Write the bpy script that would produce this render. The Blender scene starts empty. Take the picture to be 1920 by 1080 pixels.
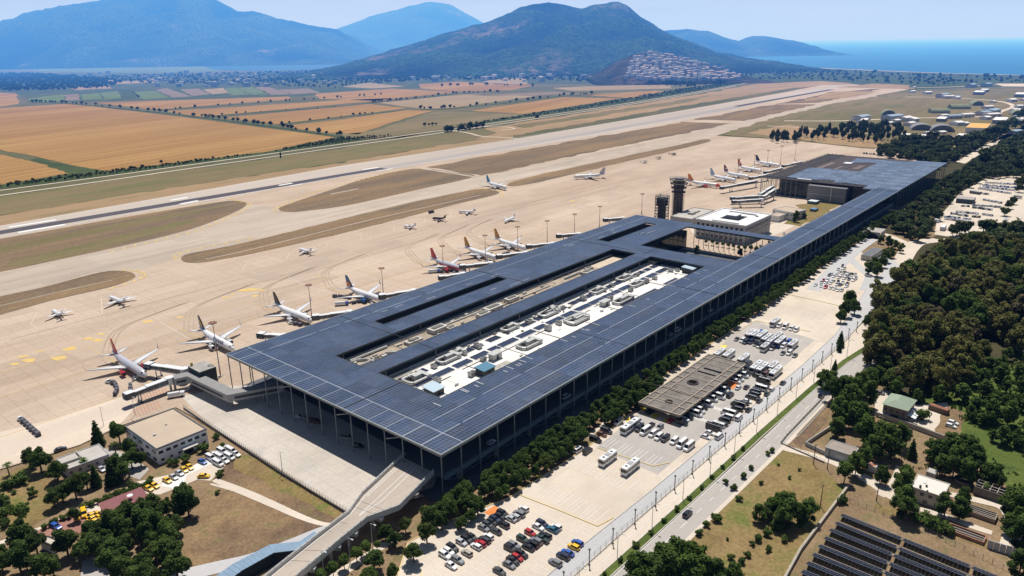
# Airport terminal with solar canopy seen from the air - procedural Blender scene
import bpy,math,random
from math import sin,cos,pi,radians,sqrt,atan2,floor,hypot
from mathutils import Vector,Matrix,noise
rnd = random.Random(11)
SC = bpy.context.scene
COL = SC.collection

# ------------------------------------------------------------------ camera station and survey helpers
H = 150.0
FPX,PITCH,ROLL,YAW = 1385.95,0.3188697,-0.01576388,0.7058751
_R0 = Vector((1,0,0)); _F = Vector((0,cos(PITCH),-sin(PITCH))); _U0 = Vector((0,sin(PITCH),cos(PITCH)))
_R = cos(ROLL) * _R0 + sin(ROLL) * _U0
_U = -sin(ROLL) * _R0 + cos(ROLL) * _U0

def G(x,y,z=0.0):
 """survey: ground point (at height z) sighted from the camera station"""
 d = (x - 960) / FPX * _R - (y - 540) / FPX * _U + _F
 t = (z - H) / d.z
 return Vector((t * d.x,t * d.y,z))

def at_depth(x,y,Y):
 d = (x - 960) / FPX * _R - (y - 540) / FPX * _U + _F
 t = Y / d.y
 return Vector((t * d.x,Y,H + t * d.z))

def horizon(x):
 return 82.65 - (x - 960) * 0.01577

TO = Vector((-24.98797,220.89909,0))          # corner of the terminal canopy
TROT = pi / 2 - YAW
D1 = Vector((sin(YAW),cos(YAW),0)); D2 = Vector((-cos(YAW),sin(YAW),0))
def T(x,y,z=0.0):
 """terminal axes -> world (x along the building, y towards the airfield)"""
 p = TO + D1 * x + D2 * y
 return Vector((p.x,p.y,z))
def TL(p):
 q = Vector((p[0],p[1],0)) - TO
 return (q.dot(D1),q.dot(D2))
def GL(px,py,z=0.0):
 return TL(G(px,py,z))
def heading(x0,y0,x1,y1):
 a = G(x0,y0); b = G(x1,y1)
 return atan2(b.y - a.y,b.x - a.x)

# ------------------------------------------------------------------ materials
MATS = {}
def new_mat(name):
 m = bpy.data.materials.new(name); m.use_nodes = True
 nt = m.node_tree; nt.nodes.clear()
 out = nt.nodes.new('ShaderNodeOutputMaterial')
 bs = nt.nodes.new('ShaderNodeBsdfPrincipled')
 nt.links.new(bs.outputs[0],out.inputs[0])
 MATS[name] = m
 return m,nt,bs

def c4(c): return (c[0],c[1],c[2],1.0)

def node(nt,typ,**kw):
 n = nt.nodes.new(typ)
 for k,v in kw.items(): setattr(n,k,v)
 return n
def link(nt,a,b): nt.links.new(a,b)
def math_node(nt,op,a,b=None,c=None):
 n = nt.nodes.new('ShaderNodeMath'); n.operation = op
 for i,v in enumerate((a,b,c)):
  if v is None: continue
  if isinstance(v,(int,float)): n.inputs[i].default_value = v
  else: nt.links.new(v,n.inputs[i])
 return n.outputs[0]
def mix(nt,fac,a,b,blend='MIX'):
 n = nt.nodes.new('ShaderNodeMix'); n.data_type = 'RGBA'; n.blend_type = blend
 if isinstance(fac,(int,float)): n.inputs[0].default_value = fac
 else: nt.links.new(fac,n.inputs[0])
 for i,v in ((6,a),(7,b)):
  if isinstance(v,(tuple,list)): n.inputs[i].default_value = c4(v)
  else: nt.links.new(v,n.inputs[i])
 return n.outputs[2]
def coords(nt,mode='world',rot=0.0,scale=(1,1,1)):
 if mode == 'world':
  g = nt.nodes.new('ShaderNodeNewGeometry'); o = g.outputs['Position']
 else:
  g = nt.nodes.new('ShaderNodeTexCoord'); o = g.outputs['Object']
 r = nt.nodes.new('ShaderNodeMapping'); r.vector_type = 'TEXTURE'
 r.inputs['Rotation'].default_value = (0,0,rot)
 nt.links.new(o,r.inputs['Vector'])
 mp = nt.nodes.new('ShaderNodeMapping'); mp.vector_type = 'POINT'
 mp.inputs['Scale'].default_value = scale
 nt.links.new(r.outputs[0],mp.inputs['Vector'])
 return mp.outputs[0]
def noise_tex(nt,vec,scale,detail=4,rough=0.55):
 n = nt.nodes.new('ShaderNodeTexNoise')
 n.inputs['Scale'].default_value = scale; n.inputs['Detail'].default_value = detail; n.inputs['Roughness'].default_value = rough
 nt.links.new(vec,n.inputs['Vector'])
 return n.outputs['Fac']
def ramp(nt,fac,lo,hi):
 n = nt.nodes.new('ShaderNodeMapRange'); n.clamp = True
 n.inputs[1].default_value = lo; n.inputs[2].default_value = hi
 nt.links.new(fac,n.inputs[0])
 return n.outputs[0]

def plain(name,col,rough=0.6,metal=0.0,spec=0.4,var=0.0,vscale=0.5,coat=0.0):
 if name in MATS: return MATS[name]
 m,nt,bs = new_mat(name)
 bs.inputs['Roughness'].default_value = rough; bs.inputs['Metallic'].default_value = metal
 bs.inputs['Specular IOR Level'].default_value = spec
 if coat: bs.inputs['Coat Weight'].default_value = coat; bs.inputs['Coat Roughness'].default_value = 0.08
 if var:
  v = coords(nt,'obj')
  f = noise_tex(nt,v,vscale,5,0.6)
  dk = tuple(x * (1 - var) for x in col); lt = tuple(min(1,x * (1 + var * 0.6)) for x in col)
  link(nt,mix(nt,ramp(nt,f,0.3,0.7),dk,lt),bs.inputs['Base Color'])
 else:
  bs.inputs['Base Color'].default_value = c4(col)
 return m

def earth(name,c1,c2,c3=None,s1=0.02,s2=0.15,s3=1.2,stretch=(1,1,1),rot=TROT,rough=0.95,joints=0.0,jcol=0.8,fine=0.25,p3=(0.5,0.68),rows=0.0):
 """ground: large patches, mid mottling and fine speckle in world axes turned along the runway"""
 m,nt,bs = new_mat(name)
 v = coords(nt,'world',rot,stretch); v0 = coords(nt,'world',rot)
 a = noise_tex(nt,v,s1,5,0.6); b = noise_tex(nt,v,s2,6,0.65); c = noise_tex(nt,v0,s3,4,0.7)
 col = mix(nt,ramp(nt,a,0.32,0.68),c1,c2)
 if c3 is not None:
  col = mix(nt,ramp(nt,b,p3[0],p3[1]),col,c3)
 d = math_node(nt,'MULTIPLY_ADD',ramp(nt,c,0.25,0.75),fine,1 - fine * 0.5)
 d2 = math_node(nt,'MULTIPLY_ADD',ramp(nt,b,0.3,0.7),fine * 0.8,1 - fine * 0.4)
 d = math_node(nt,'MULTIPLY',d,d2)
 if joints:
  s = node(nt,'ShaderNodeSeparateXYZ'); link(nt,v0,s.inputs[0])
  js = None
  for ax in (0,1):
   fr = math_node(nt,'FRACT',math_node(nt,'DIVIDE',s.outputs[ax],joints))
   ln = math_node(nt,'LESS_THAN',fr,0.25 / joints)
   js = ln if js is None else math_node(nt,'MAXIMUM',js,ln)
  d = math_node(nt,'MULTIPLY',d,math_node(nt,'MULTIPLY_ADD',js,jcol - 1,1))
  # each slab its own tone
  wn = node(nt,'ShaderNodeTexWhiteNoise')
  sn = node(nt,'ShaderNodeVectorMath',operation='SNAP'); sn.inputs[1].default_value = (joints * 3,joints * 2,1e4)
  link(nt,v0,sn.inputs[0]); link(nt,sn.outputs[0],wn.inputs['Vector'])
  d = math_node(nt,'MULTIPLY',d,math_node(nt,'MULTIPLY_ADD',wn.outputs[0],0.11,0.945))
 if rows:
  s = node(nt,'ShaderNodeSeparateXYZ'); link(nt,v0,s.inputs[0])
  wv = math_node(nt,'SINE',math_node(nt,'MULTIPLY',math_node(nt,'ADD',s.outputs[1],math_node(nt,'MULTIPLY',a,12.0)),rows))
  d = math_node(nt,'MULTIPLY',d,math_node(nt,'MULTIPLY_ADD',wv,0.07,1.0))
 n = node(nt,'ShaderNodeMix'); n.data_type = 'RGBA'; n.blend_type = 'MULTIPLY'; n.inputs[0].default_value = 1.0
 link(nt,col,n.inputs[6])
 cb = node(nt,'ShaderNodeCombineColor'); [link(nt,d,cb.inputs[i]) for i in range(3)]
 link(nt,cb.outputs[0],n.inputs[7])
 link(nt,n.outputs[2],bs.inputs['Base Color'])
 bs.inputs['Roughness'].default_value = rough; bs.inputs['Specular IOR Level'].default_value = 0.15
 return m

# ------------------------------------------------------------------ mesh building
class MB:
 def __init__(s): s.v = []; s.f = []; s.m = []; s.t = []
 def face(s,pts,m=0,t=0.5):
  i = len(s.v); s.v += [tuple(p) for p in pts]; s.f.append(tuple(range(i,i + len(pts)))); s.m.append(m); s.t.append(t)
 def box(s,x0,x1,y0,y1,z0,z1,m=0,top=None,skip=''):
  i = len(s.v)
  s.v += [(x0,y0,z0),(x1,y0,z0),(x1,y1,z0),(x0,y1,z0),(x0,y0,z1),(x1,y0,z1),(x1,y1,z1),(x0,y1,z1)]
  F = [('b',(0,3,2,1)),('t',(4,5,6,7)),('s',(0,1,5,4)),('e',(1,2,6,5)),('n',(2,3,7,6)),('w',(3,0,4,7))]
  for k,q in F:
   if k in skip: continue
   s.f.append(tuple(i + a for a in q)); s.m.append(top if (k == 't' and top is not None) else m); s.t.append(0.5)
 def obox(s,c,size,ang,m=0,top=None,z0=None):
  """box turned by ang about z; c = centre of its base"""
  b = MB(); b.box(-size[0] / 2,size[0] / 2,-size[1] / 2,size[1] / 2,0,size[2],m,top)
  s.add(b,Matrix.Translation(Vector(c)) @ Matrix.Rotation(ang,4,'Z'))
 def add(s,o,M=None):
  i = len(s.v)
  s.v += [tuple(M @ Vector(p)) for p in o.v] if M is not None else o.v
  s.f += [tuple(i + a for a in q) for q in o.f]; s.m += o.m; s.t += o.t
 def beam(s,a,b,w,h=None,m=0):
  """square bar from a to b"""
  a = Vector(a); b = Vector(b); d = (b - a)
  if d.length < 1e-6: return
  d.normalize(); h = h or w
  up = Vector((0,0,1)) if abs(d.z) < 0.95 else Vector((1,0,0))
  r = d.cross(up).normalized(); u = r.cross(d)
  i = len(s.v)
  for p in (a,b):
   for sx,sy in ((-1,-1),(1,-1),(1,1),(-1,1)):
    s.v.append(tuple(p + r * (sx * w / 2) + u * (sy * h / 2)))
  for q in ((0,1,2,3),(7,6,5,4),(0,4,5,1),(1,5,6,2),(2,6,7,3),(3,7,4,0)):
   s.f.append(tuple(i + a for a in q)); s.m.append(m); s.t.append(0.5)
 def tube(s,pts,rad,n=8,m=0,caps=True):
  """round bar through pts with a radius per point"""
  pts = [Vector(p) for p in pts]
  if not isinstance(rad,(list,tuple)): rad = [rad] * len(pts)
  rings = []
  for k,p in enumerate(pts):
   d = (pts[min(k + 1,len(pts) - 1)] - pts[max(k - 1,0)]).normalized()
   up = Vector((0,0,1)) if abs(d.z) < 0.9 else Vector((1,0,0))
   r = d.cross(up).normalized(); u = r.cross(d)
   i = len(s.v); rings.append(i)
   for j in range(n):
    a = 2 * pi * j / n
    s.v.append(tuple(p + (r * cos(a) + u * sin(a)) * rad[k]))
  for a,b in zip(rings,rings[1:]):
   for j in range(n):
    s.f.append((a + j,a + (j + 1) % n,b + (j + 1) % n,b + j)); s.m.append(m); s.t.append(0.5)
  if caps:
   s.f.append(tuple(rings[0] + j for j in reversed(range(n)))); s.m.append(m); s.t.append(0.5)
   s.f.append(tuple(rings[-1] + j for j in range(n))); s.m.append(m); s.t.append(0.5)
 def loft(s,rings,m=0,cap=True,mf=None):
  """rings: lists of equal length of points; closed round each ring"""
  n = len(rings[0]); st = []
  for r in rings:
   st.append(len(s.v)); s.v += [tuple(p) for p in r]
  for k,(a,b) in enumerate(zip(st,st[1:])):
   for j in range(n):
    s.f.append((a + j,a + (j + 1) % n,b + (j + 1) % n,b + j)); s.m.append(mf(k,j) if mf else m); s.t.append(0.5)
  if cap:
   s.f.append(tuple(st[0] + j for j in reversed(range(n)))); s.m.append(m); s.t.append(0.5)
   s.f.append(tuple(st[-1] + j for j in range(n))); s.m.append(m); s.t.append(0.5)
 def prism(s,poly,z0,z1,m=0,top=None,cap=True):
  n = len(poly); i = len(s.v)
  a = sum(poly[k][0] * poly[(k + 1) % n][1] - poly[(k + 1) % n][0] * poly[k][1] for k in range(n))
  if a < 0: poly = poly[::-1]
  s.v += [(p[0],p[1],z0) for p in poly] + [(p[0],p[1],z1) for p in poly]
  for k in range(n):
   s.f.append((i + k,i + (k + 1) % n,i + n + (k + 1) % n,i + n + k)); s.m.append(m); s.t.append(0.5)
  if cap:
   s.f.append(tuple(i + n + k for k in range(n))); s.m.append(m if top is None else top); s.t.append(0.5)
   s.f.append(tuple(i + k for k in reversed(range(n)))); s.m.append(m); s.t.append(0.5)
 def mesh(s,name,mats,smooth=False,tint=False):
  me = bpy.data.meshes.new(name)
  me.from_pydata(s.v,[],s.f)
  for k in (mats if isinstance(mats,(list,tuple)) else [mats]): me.materials.append(k)
  me.polygons.foreach_set('material_index',s.m)
  if smooth: me.polygons.foreach_set('use_smooth',[True] * len(s.f))
  if tint:
   at = me.attributes.new('tint','FLOAT','FACE'); at.data.foreach_set('value',s.t)
  me.update()
  return me
 def build(s,name,mats,parent=None,smooth=False,tint=False,loc=(0,0,0),rz=0.0):
  return inst(name,s.mesh(name,mats,smooth,tint),parent,loc,rz)

def inst(name,me,parent=None,loc=(0,0,0),rz=0.0,scale=None):
 o = bpy.data.objects.new(name,me); COL.objects.link(o)
 o.location = loc; o.rotation_euler = (0,0,rz)
 if scale is not None: o.scale = scale if isinstance(scale,(tuple,list)) else (scale,) * 3
 if parent is not None: o.parent = parent
 return o
def tag(o,label,cat,group=None,kind=None):
 o['label'] = label; o['category'] = cat
 if group: o['group'] = group
 if kind: o['kind'] = kind
 return o
def thing(name,label,cat,loc=(0,0,0),rz=0.0,group=None):
 o = bpy.data.objects.new(name,None); COL.objects.link(o)
 o.empty_display_size = 0.5
 o.location = loc; o.rotation_euler = (0,0,rz)
 return tag(o,label,cat,group)
def structure(o,label,cat):
 return tag(o,label,cat,None,'structure')
def copy_tree(o,parent=None):
 c = o.copy(); COL.objects.link(c); c.parent = parent
 for ch in o.children: copy_tree(ch,c)
 return c

def spline(pts,n=6,closed=True):
 out = []; L = len(pts)
 for i in range(L if closed else L - 1):
  if closed: p0,p1,p2,p3 = (pts[(i + k - 1) % L] for k in range(4))
  else: p0,p1,p2,p3 = pts[max(i - 1,0)],pts[i],pts[i + 1],pts[min(i + 2,L - 1)]
  for k in range(n):
   t = k / n
   out.append(tuple(0.5 * ((2 * b) + (-a + c) * t + (2 * a - 5 * b + 4 * c - d) * t * t + (-a + 3 * b - 3 * c + d) * t ** 3) for a,b,c,d in zip(p0,p1,p2,p3)))
 if not closed: out.append(tuple(pts[-1]))
 return out

def sheet(name,px,z,mat,label,cat,smooth=False,world=None):
 pts = [Vector(p) for p in px] if len(px[0]) == 3 else [G(x,y) for x,y in px]
 if smooth: pts = [Vector((p[0],p[1],0)) for p in spline([(p.x,p.y) for p in pts])]
 n = len(pts)
 ar = sum(pts[k].x * pts[(k + 1) % n].y - pts[(k + 1) % n].x * pts[k].y for k in range(n))
 if ar < 0: pts = pts[::-1]
 if name in ('terrain','grass','field','meadow','bank'):      # worn,ragged borders
  q = []
  for k in range(n):
   a,c = pts[k],pts[(k + 1) % n]; d = hypot(a.x,a.y); L = (c - a).length; s_ = max(2.5,d * 0.012); m_ = min(60,max(1,int(L / s_)))
   nr = Vector((a.y - c.y,c.x - a.x,0)).normalized() if L > 0 else Vector()
   for j in range(m_):
    p = a.lerp(c,j / m_); f = noise.fractal(Vector((p.x,p.y,z * 90)) / (s_ * 2.2),0.8,2.0,3)
    q.append(p + nr * f * min(s_ * 0.55,L * .05 + .3) * (0.35 if name == 'field' else 1))
  pts = q
 b = MB(); b.face([(p.x,p.y,z) for p in pts])
 o = b.build(name,mat)
 return structure(o,label,cat)

def ribbon_mb(b,pts,w,z,m=0):
 """flat strip of width w (or a width per point) along world points"""
 pts = [Vector((p[0],p[1],0)) for p in pts]
 ws = w if isinstance(w,(list,tuple)) else [w] * len(pts)
 L = []; Rr = []
 for k,p in enumerate(pts):
  d = (pts[min(k + 1,len(pts) - 1)] - pts[max(k - 1,0)]).normalized()
  nrm = Vector((-d.y,d.x,0))
  L.append(p + nrm * ws[k] / 2); Rr.append(p - nrm * ws[k] / 2)
 for k in range(len(pts) - 1):
  b.face([(Rr[k].x,Rr[k].y,z),(Rr[k + 1].x,Rr[k + 1].y,z),(L[k + 1].x,L[k + 1].y,z),(L[k].x,L[k].y,z)],m)
def ribbon(name,px,w,z,mat,label,cat,smooth=True,world=None):
 pts = [Vector(p) for p in px] if len(px[0]) == 3 else [G(x,y) for x,y in px]
 q = [(p.x,p.y) for p in pts]
 if smooth: q = spline(q,6,False)
 ws = w
 if isinstance(w,(list,tuple)):
  ws = [w[min(int(k / 6),len(w) - 1)] + (w[min(int(k / 6) + 1,len(w) - 1)] - w[min(int(k / 6),len(w) - 1)]) * ((k % 6) / 6) for k in range(len(q))] if smooth else w
 b = MB(); ribbon_mb(b,q,ws,z)
 return structure(b.build(name,mat),label,cat)

def slab(b,rect,holes,z0,z1,m=0,top=None):
 """flat slab with rectangular openings"""
 X = sorted(set([rect[0],rect[1]] + [h[k] for h in holes for k in (0,1) if rect[0] < h[k] < rect[1]]))
 Y = sorted(set([rect[2],rect[3]] + [h[k] for h in holes for k in (2,3) if rect[2] < h[k] < rect[3]]))
 def full(i,j):
  if i < 0 or j < 0 or i >= len(X) - 1 or j >= len(Y) - 1: return False
  cx = (X[i] + X[i + 1]) / 2; cy = (Y[j] + Y[j + 1]) / 2
  return not any(h[0] < cx < h[1] and h[2] < cy < h[3] for h in holes)
 for i in range(len(X) - 1):
  for j in range(len(Y) - 1):
   if not full(i,j): continue
   sk = 'w' * full(i - 1,j) + 'e' * full(i + 1,j) + 's' * full(i,j - 1) + 'n' * full(i,j + 1)
   b.box(X[i],X[i + 1],Y[j],Y[j + 1],z0,z1,m,top,sk)

def inside(p,poly):
 c = False; n = len(poly); j = n - 1
 for i in range(n):
  if (poly[i][1] > p[1]) != (poly[j][1] > p[1]) and p[0] < (poly[j][0] - poly[i][0]) * (p[1] - poly[i][1]) / (poly[j][1] - poly[i][1]) + poly[i][0]:
   c = not c
  j = i
 return c
def scatter(px,spacing,z=0.0,seed=1,jitter=0.42,keep=1.0):
 """points on a loose grid inside a surveyed outline (z = height the outline was sighted at)"""
 r = random.Random(seed)
 poly = [(p.x,p.y) for p in (G(x,y,z) for x,y in px)]
 xs = [p[0] for p in poly]; ys = [p[1] for p in poly]; out = []
 j = 0; y = min(ys)
 while y < max(ys):
  x = min(xs) + (spacing / 2 if j % 2 else 0)
  while x < max(xs):
   p = (x + r.uniform(-1,1) * spacing * jitter,y + r.uniform(-1,1) * spacing * jitter)
   if r.random() < keep and inside(p,poly): out.append(p)
   x += spacing
  y += spacing * 0.87; j += 1
 return out
# ------------------------------------------------------------------ camera,sky,sun,haze
cam_d = bpy.data.cameras.new('camera'); cam = bpy.data.objects.new('camera',cam_d); COL.objects.link(cam)
cam_d.sensor_width = 36.0; cam_d.lens = FPX / 1920 * 36.0; cam_d.clip_start = 1.0; cam_d.clip_end = 400000.0
cam.matrix_world = Matrix(((_R.x,_U.x,-_F.x,0),(_R.y,_U.y,-_F.y,0),(_R.z,_U.z,-_F.z,H),(0,0,0,1)))
SC.camera = cam
SUN_EL,SUN_AZ = radians(67),radians(1)
w = bpy.data.worlds.new('World'); SC.world = w; w.use_nodes = True
wn = w.node_tree; bg = wn.nodes['Background']
sky = wn.nodes.new('ShaderNodeTexSky'); sky.sky_type = 'NISHITA'; sky.sun_disc = False
sky.sun_elevation = SUN_EL; sky.sun_rotation = SUN_AZ; sky.altitude = 100; sky.air_density = 1.0; sky.dust_density = 0.6; sky.ozone_density = 1.5
# thin high cloud veil
tc = wn.nodes.new('ShaderNodeTexCoord'); mp = wn.nodes.new('ShaderNodeMapping'); mp.inputs['Scale'].default_value = (1.2,1.2,9)
wn.links.new(tc.outputs['Generated'],mp.inputs[0])
nz = wn.nodes.new('ShaderNodeTexNoise'); nz.inputs['Scale'].default_value = 3.2; nz.inputs['Detail'].default_value = 7; nz.inputs['Roughness'].default_value = 0.6
wn.links.new(mp.outputs[0],nz.inputs['Vector'])
mr = wn.nodes.new('ShaderNodeMapRange'); mr.inputs[1].default_value = 0.45; mr.inputs[2].default_value = 0.78; mr.inputs[4].default_value = 0.5
wn.links.new(nz.outputs['Fac'],mr.inputs[0])
mx = wn.nodes.new('ShaderNodeMix'); mx.data_type = 'RGBA'; mx.inputs[7].default_value = (16.0,17.8,20.4,1)
sx = wn.nodes.new('ShaderNodeSeparateXYZ'); wn.links.new(tc.outputs['Generated'],sx.inputs[0])
low = math_node(wn,'MAXIMUM',math_node(wn,'MULTIPLY_ADD',sx.outputs[2],-3.2,0.8),0.0)
low = math_node(wn,'MULTIPLY',low,math_node(wn,'MINIMUM',math_node(wn,'MAXIMUM',math_node(wn,'MULTIPLY_ADD',sx.outputs[1],1.2,0.25),0.05),1.0))
fc = math_node(wn,'MULTIPLY',math_node(wn,'ADD',math_node(wn,'MULTIPLY',mr.outputs[0],0.6),low),0.9); wn.links.new(fc,mx.inputs[0]); wn.links.new(sky.outputs[0],mx.inputs[6]); wn.links.new(mx.outputs[2],bg.inputs[0])
bg.inputs[1].default_value = 0.042
sd = bpy.data.lights.new('sun','SUN'); sd.energy = 4.5; sd.angle = radians(0.5); sd.color = (1.0,0.955,0.89)
sun = bpy.data.objects.new('sun',sd); COL.objects.link(sun)
sun.rotation_euler = (-(pi / 2 - SUN_EL),0,-SUN_AZ); sun.location = (0,0,900)

SC.view_settings.view_transform = 'Standard'; SC.view_settings.look = 'None'
SC.view_settings.exposure = 0; SC.view_settings.gamma = 1
cy = SC.cycles
cy.use_denoising = True; cy.max_bounces = 5; cy.diffuse_bounces = 2; cy.glossy_bounces = 2; cy.transmission_bounces = 3; cy.transparent_max_bounces = 6; cy.volume_bounces = 0
cy.caustics_reflective = False; cy.caustics_refractive = False; cy.sample_clamp_indirect = 6; cy.volume_step_rate = 0.02; cy.volume_max_steps = 900

# summer haze: a real layer of air 1.1 km deep,thickening over the coastal plain and the sea
hm = bpy.data.materials.new('summer_haze'); hm.use_nodes = True; nt = hm.node_tree; nt.nodes.clear()
out = nt.nodes.new('ShaderNodeOutputMaterial')
HD = 1.8e-4
HS = (0.13,0.42,0.98)                        # extinction per 10 km,red green blue
HC = (0.54,0.72,0.96)                        # colour of an endless depth of haze
ab = nt.nodes.new('ShaderNodeVolumeAbsorption'); ab.inputs['Color'].default_value = (1 - HS[0],1 - HS[1],1 - HS[2],1); hp = nt.nodes.new('ShaderNodeNewGeometry'); hs = nt.nodes.new('ShaderNodeSeparateXYZ'); nt.links.new(hp.outputs['Position'],hs.inputs[0])
hr_ = nt.nodes.new('ShaderNodeMapRange'); hr_.interpolation_type = 'SMOOTHSTEP'; hr_.inputs[1].default_value = 250; hr_.inputs[2].default_value = 2600; hr_.inputs[3].default_value = HD * 0.10; hr_.inputs[4].default_value = HD
nt.links.new(hs.outputs[1],hr_.inputs[0]); nt.links.new(hr_.outputs[0],ab.inputs['Density'])
em = nt.nodes.new('ShaderNodeEmission'); em.inputs['Color'].default_value = (HS[0] * HC[0],HS[1] * HC[1],HS[2] * HC[2],1); nt.links.new(hr_.outputs[0],em.inputs['Strength'])
ad = nt.nodes.new('ShaderNodeAddShader')
nt.links.new(ab.outputs[0],ad.inputs[0]); nt.links.new(em.outputs[0],ad.inputs[1]); nt.links.new(ad.outputs[0],out.inputs['Volume'])
b = MB(); b.box(-160000,160000,-3000,240000,-30,1100)
hz = b.build('haze',hm); structure(hz,'pale blue summer haze over the plain, the hills and the sea','haze')

# ------------------------------------------------------------------ ground materials
earth('plain_ground',(0.095,0.10,0.045),(0.17,0.145,0.07),(0.07,0.085,0.035),s1=0.004,s2=0.02,s3=0.3)
earth('dry_verge',(0.30,0.205,0.115),(0.40,0.27,0.15),(0.22,0.17,0.09),s1=0.006,s2=0.04,s3=0.6,stretch=(0.25,1,1))
earth('green_verge',(0.16,0.135,0.06),(0.25,0.19,0.10),(0.105,0.115,0.042),s1=0.008,s2=0.03,s3=0.4,stretch=(0.2,1,1),fine=0.4)
earth('apron_concrete',(0.45,0.345,0.26),(0.585,0.475,0.375),(0.345,0.26,0.195),s1=0.014,s2=0.035,s3=0.45,stretch=(0.14,1,1),joints=7.5,jcol=0.80,fine=0.20,p3=(0.50,0.80))
earth('forecourt_concrete',(0.52,0.47,0.41),(0.62,0.565,0.50),(0.44,0.405,0.365),s1=0.03,s2=0.08,s3=0.8,joints=6.0,jcol=0.86,fine=0.18,p3=(0.5,0.72))
earth('taxiway_concrete',(0.43,0.355,0.285),(0.53,0.45,0.37),(0.35,0.295,0.245),s1=0.01,s2=0.03,s3=0.5,stretch=(0.15,1,1),joints=7.5,jcol=0.95,fine=0.12)
earth('runway_shoulder',(0.43,0.37,0.32),(0.52,0.455,0.39),None,s1=0.01,s2=0.05,s3=0.4,stretch=(0.1,1,1),fine=0.14)
earth('runway_asphalt',(0.075,0.07,0.085),(0.11,0.10,0.115),None,s1=0.01,s2=0.06,s3=0.4,stretch=(0.1,1,1),fine=0.2)
earth('runway_worn',(0.34,0.31,0.30),(0.42,0.385,0.36),(0.28,0.26,0.27),s1=0.004,s2=0.03,s3=0.4,stretch=(0.08,1,1),fine=0.14)
earth('island_grass',(0.155,0.115,0.085),(0.31,0.205,0.105),(0.125,0.10,0.07),s1=0.016,s2=0.045,s3=0.35,stretch=(0.16,1,1),fine=0.5,p3=(0.48,0.66))
earth('wheat_field',(0.27,0.145,0.045),(0.42,0.25,0.088),(0.235,0.13,0.045),s1=0.006,s2=0.016,s3=0.2,stretch=(0.10,1,1),rot=TROT + 0.25,fine=0.3,p3=(0.52,0.72),rows=0.22)
earth('pale_field',(0.30,0.22,0.12),(0.36,0.27,0.16),(0.25,0.19,0.10),s1=0.006,s2=0.02,s3=0.25,fine=0.2)
earth('green_field',(0.11,0.16,0.05),(0.15,0.20,0.065),(0.09,0.13,0.045),s1=0.01,s2=0.03,s3=0.3,fine=0.2,rows=0.9)
earth('plough_field',(0.19,0.145,0.105),(0.25,0.19,0.14),None,s1=0.01,s2=0.03,s3=0.3,fine=0.15,rows=0.7)
earth('scrub_green',(0.045,0.07,0.022),(0.075,0.10,0.032),(0.03,0.05,0.018),s1=0.01,s2=0.06,s3=0.5,fine=0.5)
earth('orchard_floor',(0.05,0.08,0.035),(0.09,0.10,0.045),(0.16,0.13,0.07),s1=0.006,s2=0.02,s3=0.12,fine=0.5,p3=(0.58,0.72))
earth('marsh',(0.10,0.15,0.06),(0.15,0.19,0.08),None,s1=0.002,s2=0.01,s3=0.1,fine=0.15)
earth('lot_concrete',(0.60,0.515,0.42),(0.70,0.615,0.51),(0.50,0.44,0.37),s1=0.03,s2=0.06,s3=0.9,joints=5.0,jcol=0.95,fine=0.12,p3=(0.5,0.75))
earth('lot_asphalt',(0.42,0.39,0.36),(0.50,0.465,0.425),(0.36,0.34,0.32),s1=0.03,s2=0.07,s3=0.9,fine=0.12)
earth('road_asphalt',(0.43,0.40,0.365),(0.49,0.455,0.41),(0.38,0.355,0.33),s1=0.02,s2=0.06,s3=0.7,stretch=(0.12,1,1),fine=0.12)
earth('lane_asphalt',(0.47,0.465,0.47),(0.53,0.525,0.525),None,s1=0.02,s2=0.07,s3=0.7,stretch=(0.12,1,1),fine=0.12)
earth('pale_paving',(0.60,0.52,0.43),(0.68,0.60,0.50),None,s1=0.03,s2=0.1,s3=0.7,stretch=(0.2,1,1),fine=0.14)
earth('bare_earth',(0.22,0.15,0.085),(0.33,0.23,0.14),(0.15,0.13,0.06),s1=0.05,s2=0.16,s3=1.0,fine=0.6,p3=(0.5,0.66))
earth('brown_turf',(0.15,0.10,0.07),(0.30,0.20,0.105),(0.12,0.115,0.045),s1=0.035,s2=0.13,s3=0.9,fine=0.75,p3=(0.55,0.72))
earth('meadow',(0.21,0.16,0.06),(0.29,0.20,0.095),(0.12,0.13,0.035),s1=0.03,s2=0.08,s3=0.8,fine=0.7,p3=(0.5,0.66))
earth('rough_green',(0.075,0.11,0.022),(0.13,0.16,0.038),(0.045,0.07,0.016),s1=0.03,s2=0.12,s3=0.9,fine=0.6)
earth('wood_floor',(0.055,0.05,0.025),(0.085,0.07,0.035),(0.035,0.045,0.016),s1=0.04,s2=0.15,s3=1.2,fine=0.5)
earth('painted_shade_paving',(0.11,0.12,0.135),(0.15,0.16,0.175),(0.08,0.09,0.10),s1=0.05,s2=0.2,s3=1.0,joints=6.0,jcol=0.8,fine=0.2)  # paving under the canopy, its shade painted in as a darker bluish colour
earth('red_paving',(0.30,0.155,0.12),(0.36,0.19,0.15),None,s1=0.05,s2=0.2,s3=1.5,fine=0.15)
earth('yellow_stain',(0.66,0.46,0.14),(0.72,0.52,0.2),(0.55,0.40,0.24),s1=0.2,s2=0.5,s3=2,fine=0.1)
WHITE = plain('road_paint_white',(0.80,0.79,0.77),0.7)
YEL = plain('road_paint_yellow',(0.78,0.55,0.12),0.7)
PALEY = plain('kerb_paint_yellow',(0.74,0.58,0.28),0.7)
KERB = plain('kerb_concrete',(0.58,0.54,0.48),0.85,var=0.15)
K = MATS

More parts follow.
